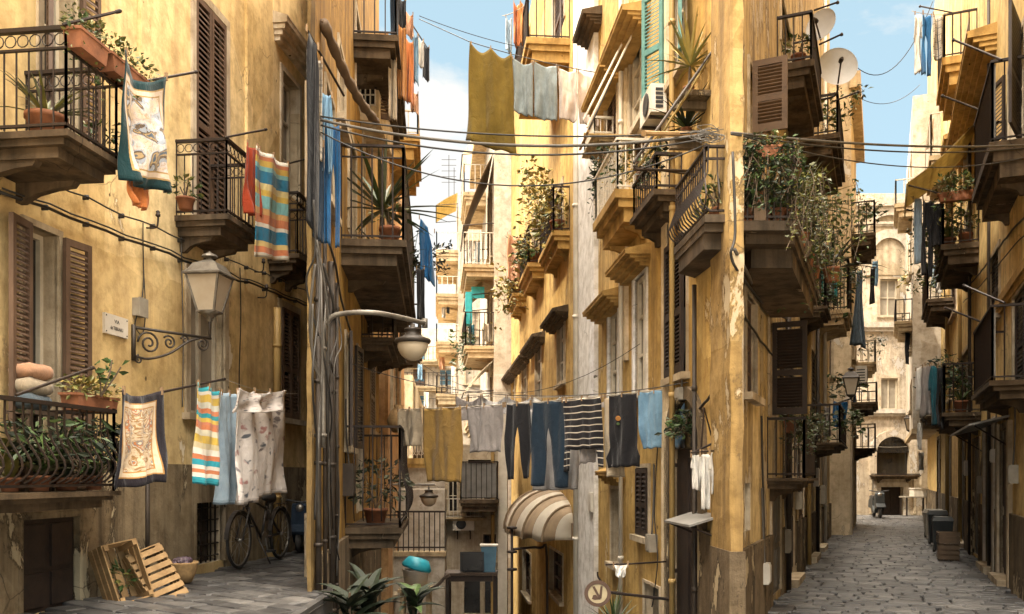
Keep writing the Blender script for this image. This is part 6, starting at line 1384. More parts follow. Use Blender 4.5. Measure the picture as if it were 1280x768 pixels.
for i, (x0, x1, y0, y1, d, m_, nm) in enumerate(((583, 592, 300, 330, 31, 'f_white', 'sheet'), (594, 600, 302, 336, 30.4, 'f_bluegrey', 'towel'), (586, 593, 405, 436, 31, 'f_teal', 'shirt'), (605, 612, 404, 428, 30, 'f_beige', 'towel'), (552, 557, 372, 398, 42, 'f_white', 'towel'), (558, 562, 372, 392, 42, 'f_steel', 'shirt'), (549, 556, 440, 462, 43, 'f_pink', 'towel'), (522, 528, 455, 475, 50, 'f_light_denim', 'shirt'), (530, 536, 490, 512, 50, 'f_white', 'sheet'))):
    hang(nm, ('white sheet on the upper rail of the white block', 'blue grey towel on the upper rail of the white block', 'petrol shirt by the turquoise screen on the white block', 'beige towel at the second rail of the white block', 'tiny white towel on the pale far block', 'tiny steel blue shirt on the pale far block', 'tiny peach towel low on the pale far block', 'tiny light blue shirt before the closing white block', 'tiny white sheet low before the closing white block')[i], nm, x0, y0, x1, y0+1, y1, d, m_, GF, folds=1.3, amp=.06, pins=1, pegs=False)
# striped awnings on it
def sheet_awning(label, W, d0, d1, p, zt, zb, mat, drop=0):
    u0, u1 = du(W, d0), du(W, d1); o = thing('awning', label, 'awning', W.P((u0+u1)/2, 0, zb)); mb = MB(); n = 8
    P = lambda u, f: W.P(u, .03+p*f, zt+(zb-zt)*f+.12*math.sin(PI*f)*(zt-zb)*.6)
    for i in range(n):
        f0, f1 = i/n, (i+1)/n; mb.hexa([P(u0, f0), P(u1, f0), P(u1, f1), P(u0, f1), P(u0, f0)+V(0, 0, .02), P(u1, f0)+V(0, 0, .02), P(u1, f1)+V(0, 0, .02), P(u0, f1)+V(0, 0, .02)])
    mb.build('canvas', mat, o, weld=True); mb = MB()
    mb.tube([P(u0, 1), P(u1, 1)], .025, 5); mb.tube([W.P(u0, 0, zb+.1), P(u0, 1)], .018, 5); mb.tube([W.P(u1, 0, zb+.1), P(u1, 1)], .018, 5); mb.build('frame', 'iron', o); return o
sheet_awning('grey striped awning high on the white block under the olive towel', W2, 29.8, 33.2, 1.0, at(0, 195, 30).z, at(0, 285, 30).z, 'awning_stripe')
sheet_awning('cream dome shaped awning low on the white block', W2, 29.9, 32, 1.0, at(0, 452, 30).z, at(0, 492, 30).z, 'awning_white')
sheet_awning('beige awning between the two balconies of the white block', W2, 30.2, 33.2, .9, at(0, 345, 30.5).z, at(0, 372, 30.5).z, 'awning_canvas'); sheet_awning('pale slanted awning on the upper far storeys of the white block', W2, 34.5, 37.5, .9, at(0, 160, 35).z, at(0, 200, 35).z, 'awning_white')
vine('plants hanging from the second balcony of the white block', W2.P(du(W2, 31.5), .98, at(0, 425, 31).z), 300, V(.3, 1.5, .2), 1.1, ('leaf_grey', 'leaf'), 'plants on the far blocks', ln=.16, w=.09, strands=26)
mb = MB(); u = du(W2, 30.1); z = at(0, 405, 30).z; mb.wbox(W2, u, u+.5, .75, .95, z, z+1.1); mb.wbox(W2, u+.02, u+.48, .72, .75, z+.05, z+1.05); mb.wbox(W2, u+.1, u+.15, .3, .75, z+.9, z+1.3); tag(mb.build('folding_screen', 'teal'), 'turquoise folding screen standing on the second balcony of the white block', 'screen')
# next block on the right, further
W1 = Wall(xf(573, 41), 41, -.0864, 1, -1); N1 = Wall(xf(573, 41), 40.98, 1, 0, 1)
F1 = block('pale far block with rounded balconies at the bend of the middle alley', W1, du(W1, 60), -12, 14.6, 6, 'plaster_white'); F1.face(N1, 0, 2.0, -12, 14.6)
for y in (290, 345, 405, 470, 525): fb(F1, W1, 41.3, 46.5, 1.05, y+22, y, gap=.25, th=.5, r=.022, rail='iron_pale' if y != 470 else 'iron', slab='slab_pale')
for y in (270, 330, 390, 450, 510):
    F1.win(N1, (.35, .95, at(0, y+30, 41).z, at(0, y, 41).z), 'glass', .1, .08); F1.win(N1, (1.25, 1.75, at(0, y+30, 41).z, at(0, y, 41).z), 'closed', .1, .08, pitch=.14)
done(F1)
sheet_awning('small brown awning under the roof of the pale far block', W1, 41.2, 44, 1.0, at(0, 240, 41).z, at(0, 256, 41).z, 'awning_canvas')
mb = MB(); q = at(560, 236, 41.5)
for x, h in ((0, 1.8), (.25, 1.2)): mb.tube([q+V(x, .6, -.3), q+V(x, .6, h)], .018, 4)
for i in range(5): mb.tube([q+V(-.35, .6, .5+.27*i), q+V(.35, .6, .5+.27*i)], .012, 4)
tag(mb.build('antenna', 'iron'), 'thin rake shaped television antenna on the roof of the pale far block', 'antenna')
# closing block straight ahead
W3 = Wall(xf(470, 64), 64, 1, 0, 1); F3 = block('bright white apartment block closing the far end of the middle alley', W3, 10, -14, 12.2, 6, 'plaster_white')
for i in range(5):
    for j, y in enumerate((430, 462, 494, 526, 556)):
        u = .8+i*1.9; F3.win(W3, (u, u+.9, at(0, y+20, 64).z, at(0, y, 64).z), 'glass' if (i+j) % 2 else 'closed', .12, .1, pitch=.2, glass='blue_glass')
for y in (453, 485, 517, 548): F3.balcony(W3, .5, 5.2, 1.0, at(0, y, 64).z, 1.0, gap=.3, th=.3, r=.03, rail='iron', slab='slab_pale')
done(F3)
# left far block
W4 = Wall(xf(516, 34), 34, -.075, 1, 1); F4 = block('cream block on the left at the far end of the middle alley', W4, 20, -10, 5.4, 6, 'plaster_pale'); N4 = Wall(xf(516, 34)-6, 33.98, 1, 0, 1); F4.face(N4, 0, 6, -10, 5.4)
for i, y in enumerate((485, 540)):
    F4.win(N4, (5.1, 5.6, at(0, y+28, 34).z, at(0, y, 34).z), 'glass', .1, .08, glass='blue_glass'); F4.win(W4, (1+i*2, 2+i*2, at(0, y+28, 36).z, at(0, y, 36).z), 'closed', .1, .08)
F4.balcony(W4, .4, 4, .7, at(0, 565, 35).z, 1, gap=.18, th=.3, r=.02); done(F4)
# ---------------- low houses and the terrace at the foot of the lane
W5 = Wall(xf(470, 24), 24, 1, 0, 1); H1 = block('low cream house with an ornate roof rail at the foot of the middle alley', W5, xf(556, 24)-xf(470, 24), -5, at(0, 574, 24).z, 3.4, 'plaster_white')  # white plaster here replaces sunlight that the lane blocks
mb = MB(); u1 = xf(556, 24)-xf(470, 24); zt = at(0, 574, 24).z; mb.wbox(W5, 0, u1, 0, .14, zt-.14, zt+.02); mb.wbox(W5, 0, u1, 0, .09, zt-.24, zt-.14); H1.part('cornice', mb, 'plaster_c')
mb = MB(); n = 16
for i in range(n):
    u = u1*(i+.5)/n; mb.tube([W5.P(u+math.cos(k*PI/5)*.1, .05, zt+.32+math.sin(k*PI/5)*.22) for k in range(10)], .012, 4, closed=True); mb.tube([W5.P(u+.13, .05, zt+.02), W5.P(u+.13, .05, zt+.65)], .012, 4)
mb.wbox(W5, 0, u1, .03, .07, zt+.62, zt+.66); H1.part('roof_railing', mb, 'iron_pale'); done(H1)
W6 = Wall(xf(484, 20), 20, 1, 0, 1); u6 = xf(556, 20)-xf(484, 20)
tw = thing('terrace_wall', 'cream retaining wall whitened in place of sunlight with an iron picket railing at the foot of the middle alley', 'wall', W6.P(u6/2, -.2, -4)); zt = at(0, 690, 20).z
mb = MB(); mb.wbox(W6, 0, u6, -.3, 0, -4.2, zt-.1); mb.build('wall', 'plaster_white', tw); mb = MB(); mb.wbox(W6, -.02, u6+.02, -.34, .05, zt-.099, zt); mb.build('coping', 'slab_pale', tw)  # white plaster stands in for sunlight that misses this wall
mb = MB(); z1 = at(0, 640, 20).z; n = 11
for i in range(n+1): mb.tube([W6.P(u6*i/n, -.08, zt), W6.P(u6*i/n, -.08, z1)], .016, 4)
mb.wbox(W6, 0, u6, -.1, -.06, z1-.02, z1+.02); mb.wbox(W6, 0, u6, -.1, -.06, zt+.08, zt+.11); mb.build('railing', 'iron', tw)
W6b = Wall(xf(470, 22), 22.3, 1, 0, 1); tb = Bld('house', 'cream house front whitened in place of sunlight behind the picket railing', 'house', W6b.P(.9, -.5, -4), 'plaster_white'); tb.face(W6b, 0, xf(556, 22.3)-xf(470, 22), -5, at(0, 612, 22.3).z)  # front also plastered white to look sunlit while in shade
tb.poly = [tuple(W6b.P(0, 0, 0)[:2]), tuple(W6b.P(xf(556, 22.3)-xf(470, 22), 0, 0)[:2]), tuple(W6b.P(xf(556, 22.3)-xf(470, 22), -1.5, 0)[:2]), tuple(W6b.P(0, -1.5, 0)[:2])]; tb.finish(tb.poly, -5, at(0, 612, 22.3).z, skip=(0,))
l2_ = thing('street_lamp', 'small hanging street lamp with cream globe above the picket railing', 'street lamp', at(487, 605, 19)); mb = MB(); mb.tube([at(484, 606, 19), at(544, 606, 19)], .022, 6); mb.tube([at(536, 606, 19), at(536, 616, 19)], .014, 5); mb.build('arm', 'lamp_metal', l2_); globe_lamp(l2_, at(536, 612, 19), .2)
W7 = Wall(xf(556, 23), 23, 1, 0, 1); u7 = xf(634, 23)-xf(556, 23); H2 = block('grey shadowed house with dark balcony at the foot of the middle alley', W7, u7, -5.5, at(0, 556, 23).z, 4, 'stone')
def pr(W, x0, y0, x1, y1): return W.rect(x0, y0, x1, y1)
H2.win(W7, pr(W7, 604, 668, 620, 700), 'glass', .1, .04, frame='frame_brown'); H2.win(W7, pr(W7, 580, 690, 600, 768), 'dark', .2, .04, sill=False); H2.win(W7, pr(W7, 560, 580, 572, 640), 'glass', .1, .05); H2.win(W7, pr(W7, 606, 712, 622, 768), 'dark', .2, .04, sill=False); H2.win(W7, pr(W7, 585, 575, 615, 625), 'dark', .12, .04, sill=False)
z = at(0, 645, 22).z; H2.balcony(W7, xf(577, 23)-xf(556, 23), xf(624, 23)-xf(556, 23), 1.1, z+.4, .95, gap=.12, th=.3, r=.012, panel='grey_sheet'); H2.balcony(W7, 0, xf(606, 23)-xf(556, 23), .45, at(0, 642, 22.6).z-.12, .5, gap=.1, th=.08, r=.012, rail='iron_pale', slab='slab_pale', brackets=False)
mb = MB(); mb.wbox(W7, u7-.24, u7, .002, .12, -5.5, at(0, 500, 23).z); H2.part('pilaster_strip', mb, 'pipe_white'); mb = MB(); mb.tube([W7.P(u7-.38, .08, -5), W7.P(u7-.38, .08, at(0, 560, 23).z)], .05, 7); H2.part('drainpipe', mb, 'pipe_ochre'); done(H2)
aircon('white air conditioner on the grey shadowed house', W7, None, .2, at(0, 663, 22.8).z, .55, .32, .25, u=xf(580, 23)-xf(556, 23))
dx = xf(580, 18.5); zt = at(0, 716, 18.5).z
tbn = thing('work_table', 'dark wooden work table with a screen on it at the foot of the lane', 'table', V(xf(588, 18.5), 18.7, -2.8)); x0, x1 = xf(556, 18.5), xf(622, 18.5)
mb = MB(); mb.box(x0, x1, 18.4, 19.1, zt-.06, zt); mb.build('tabletop', 'door_wood', tbn); 
for x in (x0+.06, x1-.06):
    for y in (18.46, 19.04): mb = MB(); mb.box(x-.035, x+.035, y-.035, y+.035, -2.8, zt-.06); mb.build('leg', 'shutter_dark', tbn)
mb = MB(); mb.box(x0+.1, x1-.1, 18.42, 18.46, zt-.18, zt-.062); mb.build('apron', 'shutter_dark', tbn)
tv = thing('television', 'old black television set on the dark work table', 'television', V(xf(590, 18.5), 18.6, zt)); a, b = xf(575, 18.5), xf(605, 18.5); h = 26/F*18.5
mb = MB(); mb.hexa([V(a, 18.5, zt+.02), V(b, 18.5, zt+.02), V(b-.06, 18.9, zt+.06), V(a+.06, 18.9, zt+.06), V(a, 18.5, zt+h), V(b, 18.5, zt+h), V(b-.06, 18.9, zt+h-.08), V(a+.06, 18.9, zt+h-.08)]); mb.box(a+.1, b-.1, 18.52, 18.8, zt, zt+.02); mb.build('case', 'plastic_black', tv)
mb = MB(); mb.box(a+.03, b-.03, 18.485, 18.499, zt+.05, zt+h-.03); mb.build('screen', 'glass', tv)
bx = thing('plastic_crate', 'translucent pale blue plastic tub beside the black television', 'tub', V(xf(609, 18.5), 18.6, zt)); c = V(xf(611, 18.5), 18.7, zt); mb = MB(); w0, w1 = .13, .17; hh = .55
mb.hexa([c+V(-w0, -w0, 0), c+V(w0, -w0, 0), c+V(w0, w0, 0), c+V(-w0, w0, 0), c+V(-w1, -w1, hh), c+V(w1, -w1, hh), c+V(w1, w1, hh), c+V(-w1, w1, hh)]); mb.build('tub', 'blue_glass', bx); mb = MB(); mb.box(c.x-w1-.02, c.x+w1+.02, c.y-w1-.02, c.y+w1+.02, zt+hh+.001, zt+hh+.03); mb.build('rim', 'white_metal', bx)
# bucket and basin hung at the terrace wall, leaning broom handle
bk2 = thing('bucket', 'white bucket topped with a turquoise basin standing by the cream retaining wall', 'bucket', at(522, 734, 17)); c = at(520, 735, 17)
mb = MB(); mb.lathe(c, UP, [(.2, 0), (.26, .34), (.28, .36), (.25, .36)], 18); mb.build('pail', 'white_metal', bk2, smooth=True); mb = MB(); mb.lathe(c+V(0, 0, .37), V(.3, 0, 1), [(.28, 0), (.3, .04), (.2, .2), (.001, .22)], 18); mb.build('basin', 'turquoise', bk2, smooth=True)
mb = MB(); mb.box(c.x-.32, c.x+.32, c.y-.3, c.y+.3, c.z-.06, c.z); 
for x in (-.25, .25): mb.box(c.x+x-.04, c.x+x+.04, c.y-.2, c.y+.2, -3, c.z-.06)
tag(mb.build('bench', 'slab_pale'), 'pale stone bench under the white bucket', 'bench')
mb = MB(); mb.tube(smooth_path([at(526, 741, 16.6), at(545, 733, 16.6), at(556, 722, 16.6)]), .03, 6); mb.tube([at(556, 722, 16.6), at(562, 719, 16.6)], .05, 6); tag(mb.build('broom', 'door_wood'), 'dark bent broom lying across the bench by the turquoise basin', 'broom')
mb = MB(); x = xf(640, 17); y = 17.2
mb.tube([V(x, y, -3), V(x, y, at(0, 660, 17).z)], .03, 6)
for z in (660, 690, 712): q = at(640, z, 17.2); mb.lathe(q, UP, [(.03, -.03), (.1, -.02), (.1, .02), (.03, .03)], 10)
mb.tube(smooth_path([V(x, y, at(0, 688, 17).z), V(x+.55, y, at(0, 686, 17).z), V(x+.68, y, at(0, 700, 17).z), V(x+.68, y, -3)], 5), .025, 6); tag(mb.build('iron_post', 'iron', smooth=True), 'turned iron post with a bent handrail at the foot of the golden house', 'post')
# ================================================================ RIGHT ALLEY, beyond and right side
dK = 22.3; Dw = Wall(.42*dK-1.3+.50, dK, .42, 1, 1); ND = Wall(.42*dK-1.3-1.2, dK-.02, 1, 0, 1)
LD = block('pale cream house set forward further along the left of the right alley', Dw, du(Dw, 27.6), -.2, 11.6, 6, 'plaster_pale'); LD.poly = [tuple(Dw.P(0, 0, 0)[:2]), tuple(Dw.P(du(Dw, 27.6), 0, 0)[:2]), (7.2, 27.0), (5.5, 25), (ND.x, dK)]; LD.face(ND, 0, 1.72, -.2, 11.6)
def dw(d0, d1, y0, y1, st='closed', **k): LD.win(Dw, rb(Dw, d0, d1, y0, y1), st, .1, .08, **k)
for d0, d1, y0, y1 in ((23.5, 24.6, 290, 350), (26, 27, 300, 360), (23.6, 24.6, 400, 450), (26.2, 27.2, 405, 455), (24, 25, 500, 540), (26, 27, 505, 545)): dw(d0, d1, y0, y1, pitch=.12)
for d0, d1 in ((23.6, 24.8), (26.0, 27.1)): LD.win(Dw, (du(Dw, d0), du(Dw, d1), .06, 2.6), 'door', .14, .1, sill=False, frame='door_wood')
LD.win(ND, (.75, 1.2, at(0, 350, dK).z, at(0, 305, dK).z), 'glass', .1, .07); LD.win(ND, (.75, 1.2, at(0, 470, dK).z, at(0, 420, dK).z), 'closed', .1, .07, pitch=.1)
fb(LD, Dw, 23.0, 25.2, .6, 290, 250, gap=.16, th=.3, r=.014, slab='slab'); fb(LD, Dw, 25.4, 27.4, .6, 452, 425, gap=.18, th=.26, r=.016, rail='iron_pale', slab='slab_pale'); fb(LD, Dw, 23, 25.4, .65, 502, 478, gap=.18, th=.2, r=.014); fb(LD, Dw, 25.5, 27.5, .6, 560, 530, gap=.16, th=.2, r=.014)
mb = MB(); mb.wbox(Dw, -.1, du(Dw, 27.6), -.02, .25, 11.3, 11.7); LD.part('cornice', mb, 'slab_pale'); mb = MB(); mb.wbox(Dw, -.02, .5, -.02, .05, -.1, 2.4); LD.part('plinth', mb, 'stone'); done(LD, skip=(0,))
# end building with the arches
E = Wall(11.4, 34.6, 1, 0, 1); uE = 7.0; LE = block('weathered pinkish house with tall blind arches closing the right alley', E, uE, -.2, 12.6, 6, 'plaster_end')
def er(x0, y0, x1, y1): return E.rect(x0, y0, x1, y1)
LE.win(E, er(1100, 349, 1122, 395), 'glass', .14, .08, panes=(2, 2), glass='glass_pale'); LE.win(E, er(1101, 473, 1122, 512), 'glass', .12, .1, glass='glass_pale', panes=(2, 1)); LE.win(E, er(1101, 609, 1129, 662), 'door', .3, .2, sill=False, smat='plaster_white', frame='shutter_dark')
r = er(1095, 566, 1136, 594); LE.cut(E, r, .12); mb = MB(); mb.wbox(E, r[0], r[1], -.22, -.14, r[2], r[3]); LE.part('loggia_back', mb, 'glass')
um, ur = (r[0]+r[1])/2, (r[1]-r[0])/2; mb = MB(); n = 14
pts = [E.P(um+math.cos(PI*i/n)*ur, .004, r[3]-.002+math.sin(PI*i/n)*ur*.95) for i in range(n+1)]; mb.extrude(pts, E.n*.012); LE.part('loggia_opening', mb, 'glass')
def arch(um, zc_, r0, r1, p, mat, nm, ks=1.0, legs=0):
    mb = MB(); n = 16
    for i in range(n):
        a0, a1 = PI*i/n, PI*(i+1)/n; mb.extrude([E.P(um+math.cos(a)*r_, -.02, zc_+math.sin(a)*r_*ks) for a, r_ in ((a0, r0), (a1, r0), (a1, r1), (a0, r1))], E.n*(p+.02))
    if legs:
        for s_ in (-1, 1): a, b = sorted((um+s_*r0, um+s_*r1)); mb.wbox(E, a, b, -.02, p, zc_-legs, zc_)
    return LE.part(nm, mb, mat)
arch(um, r[3], ur+.01, ur+.28, .1, 'plaster_end', 'loggia_arch', .95, r[3]-r[2])
ua = (er(1090, 0, 1132, 1)[0]+er(1090, 0, 1132, 1)[1])/2; zz = lambda y: at(0, y, 34.6).z
arch(ua, zz(318), .62, .95, .12, 'plaster_white', 'arch_moulding', 1, zz(318)-zz(345)); arch(ua, zz(292), .85, 1.05, .16, 'plaster_white', 'arch_moulding', .8); arch(ua, zz(268), .7, .86, .1, 'plaster_white', 'arch_moulding', .5)
mb = MB(); n = 14; pts = [E.P(ua+math.cos(PI*i/n)*.61, .004, zz(318)+math.sin(PI*i/n)*.61) for i in range(n+1)]+[E.P(ua-.61, .004, zz(344)), E.P(ua+.61, .004, zz(344))]; mb.extrude(pts, E.n*.02); LE.part('blind_arch', mb, 'plinth' if False else 'stone')
for y, p, t in ((404, .22, .2), (512, .2, .16), (250, .25, .3), (278, .1, .1)): mb = MB(); mb.wbox(E, 1.2, uE, -.02, p, zz(y)-t, zz(y)); mb.wbox(E, 1.2, uE, -.02, p*.6, zz(y)-t*1.7, zz(y)-t); LE.part('cornice', mb, 'plaster_white')
LE.balcony(E, um-ur-.25, um+ur+.25, .5, r[2], .02, gap=.3, th=.16, r=.005, slab='slab', brackets=True); LE.strips('pilaster_strip', E, [(um-.9, um-.82), (um+.82, um+.9)], -.02, .06, 0, zz(600), 'stone'); done(LE)
# right hand house
LR = Bld('apartment_building', 'sunny yellow house along the right of the right alley with grey screened balconies', 'building', R.P(4, -2, 0), 'plaster_r'); uR0, uR = du(R, 4.5), du(R, 33.5)
LR.face(R, uR0, uR, -.2, 17)
def rw(x0, y0, x1, y1, st='closed', **k):
    k.setdefault('depth', .1); k.setdefault('sur', .08); return LR.win(R, R.rect(x0, y0, x1, y1), st, **k)
def rd(d0, d1, zt, st='door', **k):
    k.setdefault('sur', .1); k.setdefault('frame', 'door_wood'); k.setdefault('sill', False); return LR.win(R, (du(R, d0), du(R, d1), .05, zt), st, .08, smat='plinth', **k)
rw(1239, 318, 1250, 400, 'closed', shut='shutter_dark'); rw(1262, 60, 1282, 200, 'open', shut='shutter_dark', ang=15, sill=False); rw(1222, 80, 1234, 160, 'closed'); rw(1206, 165, 1214, 240, 'glass', sill=False); rw(1268, 360, 1290, 480, 'closed', shut='shutter_dark', sill=False); rw(1204, 50, 1212, 110, 'closed', shut='shutter_green', sill=False); rw(1207, 260, 1215, 320, 'closed', sill=False, shut='shutter_dark'); rw(1188, 200, 1194, 250, 'closed', pitch=.1); rw(1190, 350, 1196, 395, 'closed', pitch=.1); rw(1204, 440, 1212, 520, 'glass', sill=False); rw(1182, 300, 1187, 345, 'closed', pitch=.1); rw(1186, 460, 1190, 500, 'closed', pitch=.1)
for d0, d1, zt, fr_ in ((11.9, 12.8, 2.15, 'door_wood'), (13.5, 14.5, 2.3, 'shutter_dark'), (15.6, 16.6, 2.1, 'door_grey'), (18.3, 19.6, 2.3, 'shutter_dark'), (22, 23.2, 2.5, 'door_wood'), (26, 27.3, 2.6, 'shutter_dark')): rd(d0, d1, zt, frame=fr_)
for x0, x1, y, p in ((1221, 1246, 62, .4), (1203, 1219, 150, .35), (1188, 1198, 185, .3)):
    a, b = sorted((R.s_px(x0), R.s_px(x1))); LR.hood(R, a, b, R.z_py(y, a), p, .3, 'slab_gold')
def rbal(d0, d1, p, yt, yr, **k): bal(LR, R, d0, d1, p, yt, yr, **k)
rbal(10.4, 12.4, .42, 178, 76, gap=.11, th=.42, r=.009, panel='grey_sheet'); rbal(10.4, 12.5, .42, 476, 382, gap=.11, th=.22, r=.009, panel='grey_sheet'); rbal(16.0, 17.8, .58, 72, 18, gap=.12, th=.5, r=.012, slab='slab_gold'); rbal(15.7, 18, .62, 306, 248, gap=.12, th=.36, r=.012); rbal(15.4, 18.4, .62, 516, 455, gap=.12, th=.24, r=.012); rbal(21.5, 24, .6, 374, 330, gap=.14, th=.3, r=.014); rbal(21, 23.4, .55, 195, 142, gap=.14, th=.4, r=.014, rail='iron_pale', slab='slab_pale'); rbal(24.5, 27, .55, 520, 495, gap=.16, th=.2, r=.014); rbal(27.5, 30, .6, 470, 440, gap=.18, th=.3, r=.016); rbal(26, 29, .5, 300, 270, gap=.18, th=.3, r=.016)
cut_ = [(11.78, 12.92), (13.38, 14.62), (15.48, 16.72), (18.18, 19.72), (21.88, 23.32), (25.88, 27.42)]; x = uR0
sg_ = []
for a, b in cut_: sg_.append((x, du(R, a))); x = du(R, b)
LR.strips('plinth', R, sg_+[(x, uR)], -.02, .045, -.1, 1.0, 'plinth'); mb = MB(); z = R.z_py(205, du(R, 12)); mb.wbox(R, uR0, du(R, 15.5), -.02, .07, 3.95, 4.06); mb.wbox(R, uR0, du(R, 15.5), -.02, .04, 3.86, 3.95); LR.part('string_course', mb, 'slab_gold')
for px, m_, r_ in ((1200, 'pipe_ochre', .04), (1212, 'pipe_dark', .03), (1236, 'pipe_dark', .025), (1184, 'pipe_ochre', .05)):
    mb = MB(); u = R.s_px(px, .06); mb.tube([R.P(u, .06, 0), R.P(u, .06, 9)], r_, 7); LR.part('drainpipe', mb, m_, smooth=True)
LR.finish([tuple(R.P(uR0, 0, 0)[:2]), tuple(R.P(uR, 0, 0)[:2]), tuple(R.P(uR, -5, 0)[:2]), tuple(R.P(uR0, -5, 0)[:2])], -.2, 17, skip=(0,))
R2 = Wall(R.P(du(R, 25.9), .75, 0).x, R.P(du(R, 25.9), .75, 0).y, .42, 1, -1); LR2 = block('pale narrow house jutting out at the far right of the right alley', R2, 8.4, 2.9, 12.8, 5, 'plaster_white')
for d, y0, y1 in ((27, 200, 250), (29.5, 215, 262), (27, 300, 345), (29.5, 310, 350), (27, 400, 440), (30, 405, 440), (27, 480, 515)): LR2.win(R2, rb(R2, d, d+1, y0, y1), 'closed', .1, .08, pitch=.12)
fb(LR2, R2, 26.6, 28.6, .5, 255, 225, gap=.18, th=.4, r=.016, rail='iron_pale', slab='slab_pale'); fb(LR2, R2, 26.6, 29, .5, 402, 375, gap=.18, th=.3, r=.016, slab='slab_pale')
mb = MB(); mb.add([R2.P(0, 0, 2.89), R2.P(8.4, 0, 2.89), R2.P(8.4, -1, 2.89), R2.P(0, -1, 2.89)], [(0, 1, 2, 3)]); mb.wbox(R2, -.05, 8.4, -.1, .04, 2.75, 2.9); LR2.part('soffit', mb, 'slab_pale'); done(LR2)
# ---------------- furniture of the right alley
def dish(label, c, aim, r, foot, grp='satellite dishes'):
    o = thing('satellite_dish', label, 'satellite dish', foot, grp); aim = aim.normalized(); mb = MB()
    prof = [(r*f, .22*r*f*f) for f in (0.001, .25, .5, .75, .92, 1)]; prof += [(r*1.02, .24*r), (r*1.0, .2*r)]+[(r*f, .22*r*f*f-.02*r-.01) for f in (.75, .5, .25, .001)]
    mb.lathe(c, aim, prof, 32, caps=False); mb.build('reflector', 'dish', o, smooth=True)
    mb = MB(); f = c+aim*r*.95+V(0, 0, -.05*r); mb.tube([c-V(0, 0, r*.98)+aim*.2*r, f], .012, 5); mb.lathe(f, -aim, [(.02, -.05), (.035, 0), (.03, .05)], 8); mb.build('feed_arm', 'iron', o)
    mb = MB(); mb.tube(smooth_path([foot, V(c.x, c.y+.1, foot.z), c-aim*.06-V(0, 0, .2*r), c-aim*.02]), .016, 6); mb.build('mount', 'iron', o); return o
c = at(1046, 86, 12.6); dish('large round satellite dish facing the street over the right alley', c, V(-.12, -1, .08), .27, K.P(du(K, 12.9), .02, c.z-.35)); c = at(1028, 33, 12.4); dish('smaller satellite dish seen edge on above the large one', c, V(-.75, -.7, .12), .22, K.P(du(K, 12.7), .02, c.z-.1)); c = at(1137, 380, 33.6); dish('white dish on the arched house seen tilted at the far end', c, V(.5, -.8, .3), .42, V(c.x+.2, 34.6, c.z-.3))
for (x0, y0, x1, y1, d0, d1, lb) in ((1018, 13, 1047, 3, 12, 11.7, 'thin pole above the smaller satellite dish'), (1024, 56, 1052, 43, 12, 11.8, 'thin pole between the two satellite dishes'), (1042, 127, 1073, 115, 13.5, 13.3, 'thin pole under the large satellite dish'), (1190, 16, 1150, 8, 16.1, 16.4, 'laundry pole of the topmost balcony on the sunny house'), (1252, 75, 1192, 50, 10.5, 11.2, 'long dark laundry pole of the upper screened balcony'), (1226, 138, 1178, 120, 12.4, 12.8, 'dark laundry pole at the far end of the upper screened balcony'), (1256, 379, 1205, 357, 10.5, 11.3, 'long laundry pole of the lower screened balcony'), (1230, 404, 1182, 385, 12.4, 12.8, 'dark laundry pole at the far end of the lower screened balcony')):
    mb = MB(); mb.tube([at(x0, y0, d0), at(x1, y1, d1)], .014, 6); q = at(x1, y1, d1); mb.lathe(q, UP, [(.02, -.02), (.024, 0), (.01, .02)], 7); tag(mb.build('laundry_pole', 'iron'), lb, 'pole', 'laundry poles of the right alley')
potted('potted_plant', 'bushy plant in a terracotta pot on the topmost balcony of the flatiron house', K.P(du(K, 11.1), .24, K.z_py(73, du(K, 10.9), .44)+.006), .09, .16, 'bush', .22, 110, 'plants of the right alley')
# lantern of the right alley and hangings
pl = K.P(du(K, 15.2), .72, 0); cL = V(pl.x, pl.y, at(0, 497, pl.y).z); l3 = thing('wall_lantern', 'black four sided lantern on a bracket in the right alley', 'lantern', cL); lantern_head(l3, cL, .17, .52, 'lamp_black', 'frosted', 4, .4)
mb = MB(); mb.tube(smooth_path([K.P(du(K, 15.2), 0, cL.z+.1), K.P(du(K, 15.2), .3, cL.z-.12), V(cL.x, cL.y, cL.z-.02)]), .014, 6); mb.tube([K.P(du(K, 15.2), 0, cL.z-.12), K.P(du(K, 15.2), .3, cL.z-.12)], .012, 5); mb.build('bracket', 'lamp_black', l3)
GR = 'washing of the right alley'
def hk(nm, lb, x0, y0, x1, y1, yb, d, m_, **k): k.setdefault('folds', 1.5); k.setdefault('amp', .04); k.setdefault('pins', 1); return hang(nm, lb, nm, x0, y0, x1, y1, yb, d, m_, GR, **k)
hk('towel', 'navy blue towel hanging below the black lantern', 1040, 501, 1060, 502, 534, 15.4, 'f_blue'); hk('sheet', 'long steel blue cloth tapering up to its peg in the right alley', 1070, 336, 1077, 338, 433, 19.5, 'f_steel', pinch=-1.3, amp=.06); hk('towel', 'pale blue towel far down the right alley', 1090, 326, 1097, 326, 358, 27, 'f_light_denim'); hk('trousers', 'thin black trousers beside the pale blue towel', 1088, 335, 1093, 335, 380, 26, 'f_black')
hk('shirt', 'white shirt hanging from the topmost balcony of the sunny house', 1142, 18, 1153, 16, 92, 16.4, 'f_white', strips=SHIRT); hk('trousers', 'dark blue trousers next to the white shirt high on the sunny house', 1152, 18, 1164, 20, 95, 16.3, 'f_blue', strips=TROUSERS); hk('shirt', 'dark patterned shirt nearest the topmost balcony of the sunny house', 1165, 18, 1178, 22, 75, 16.2, 'f_plaid')
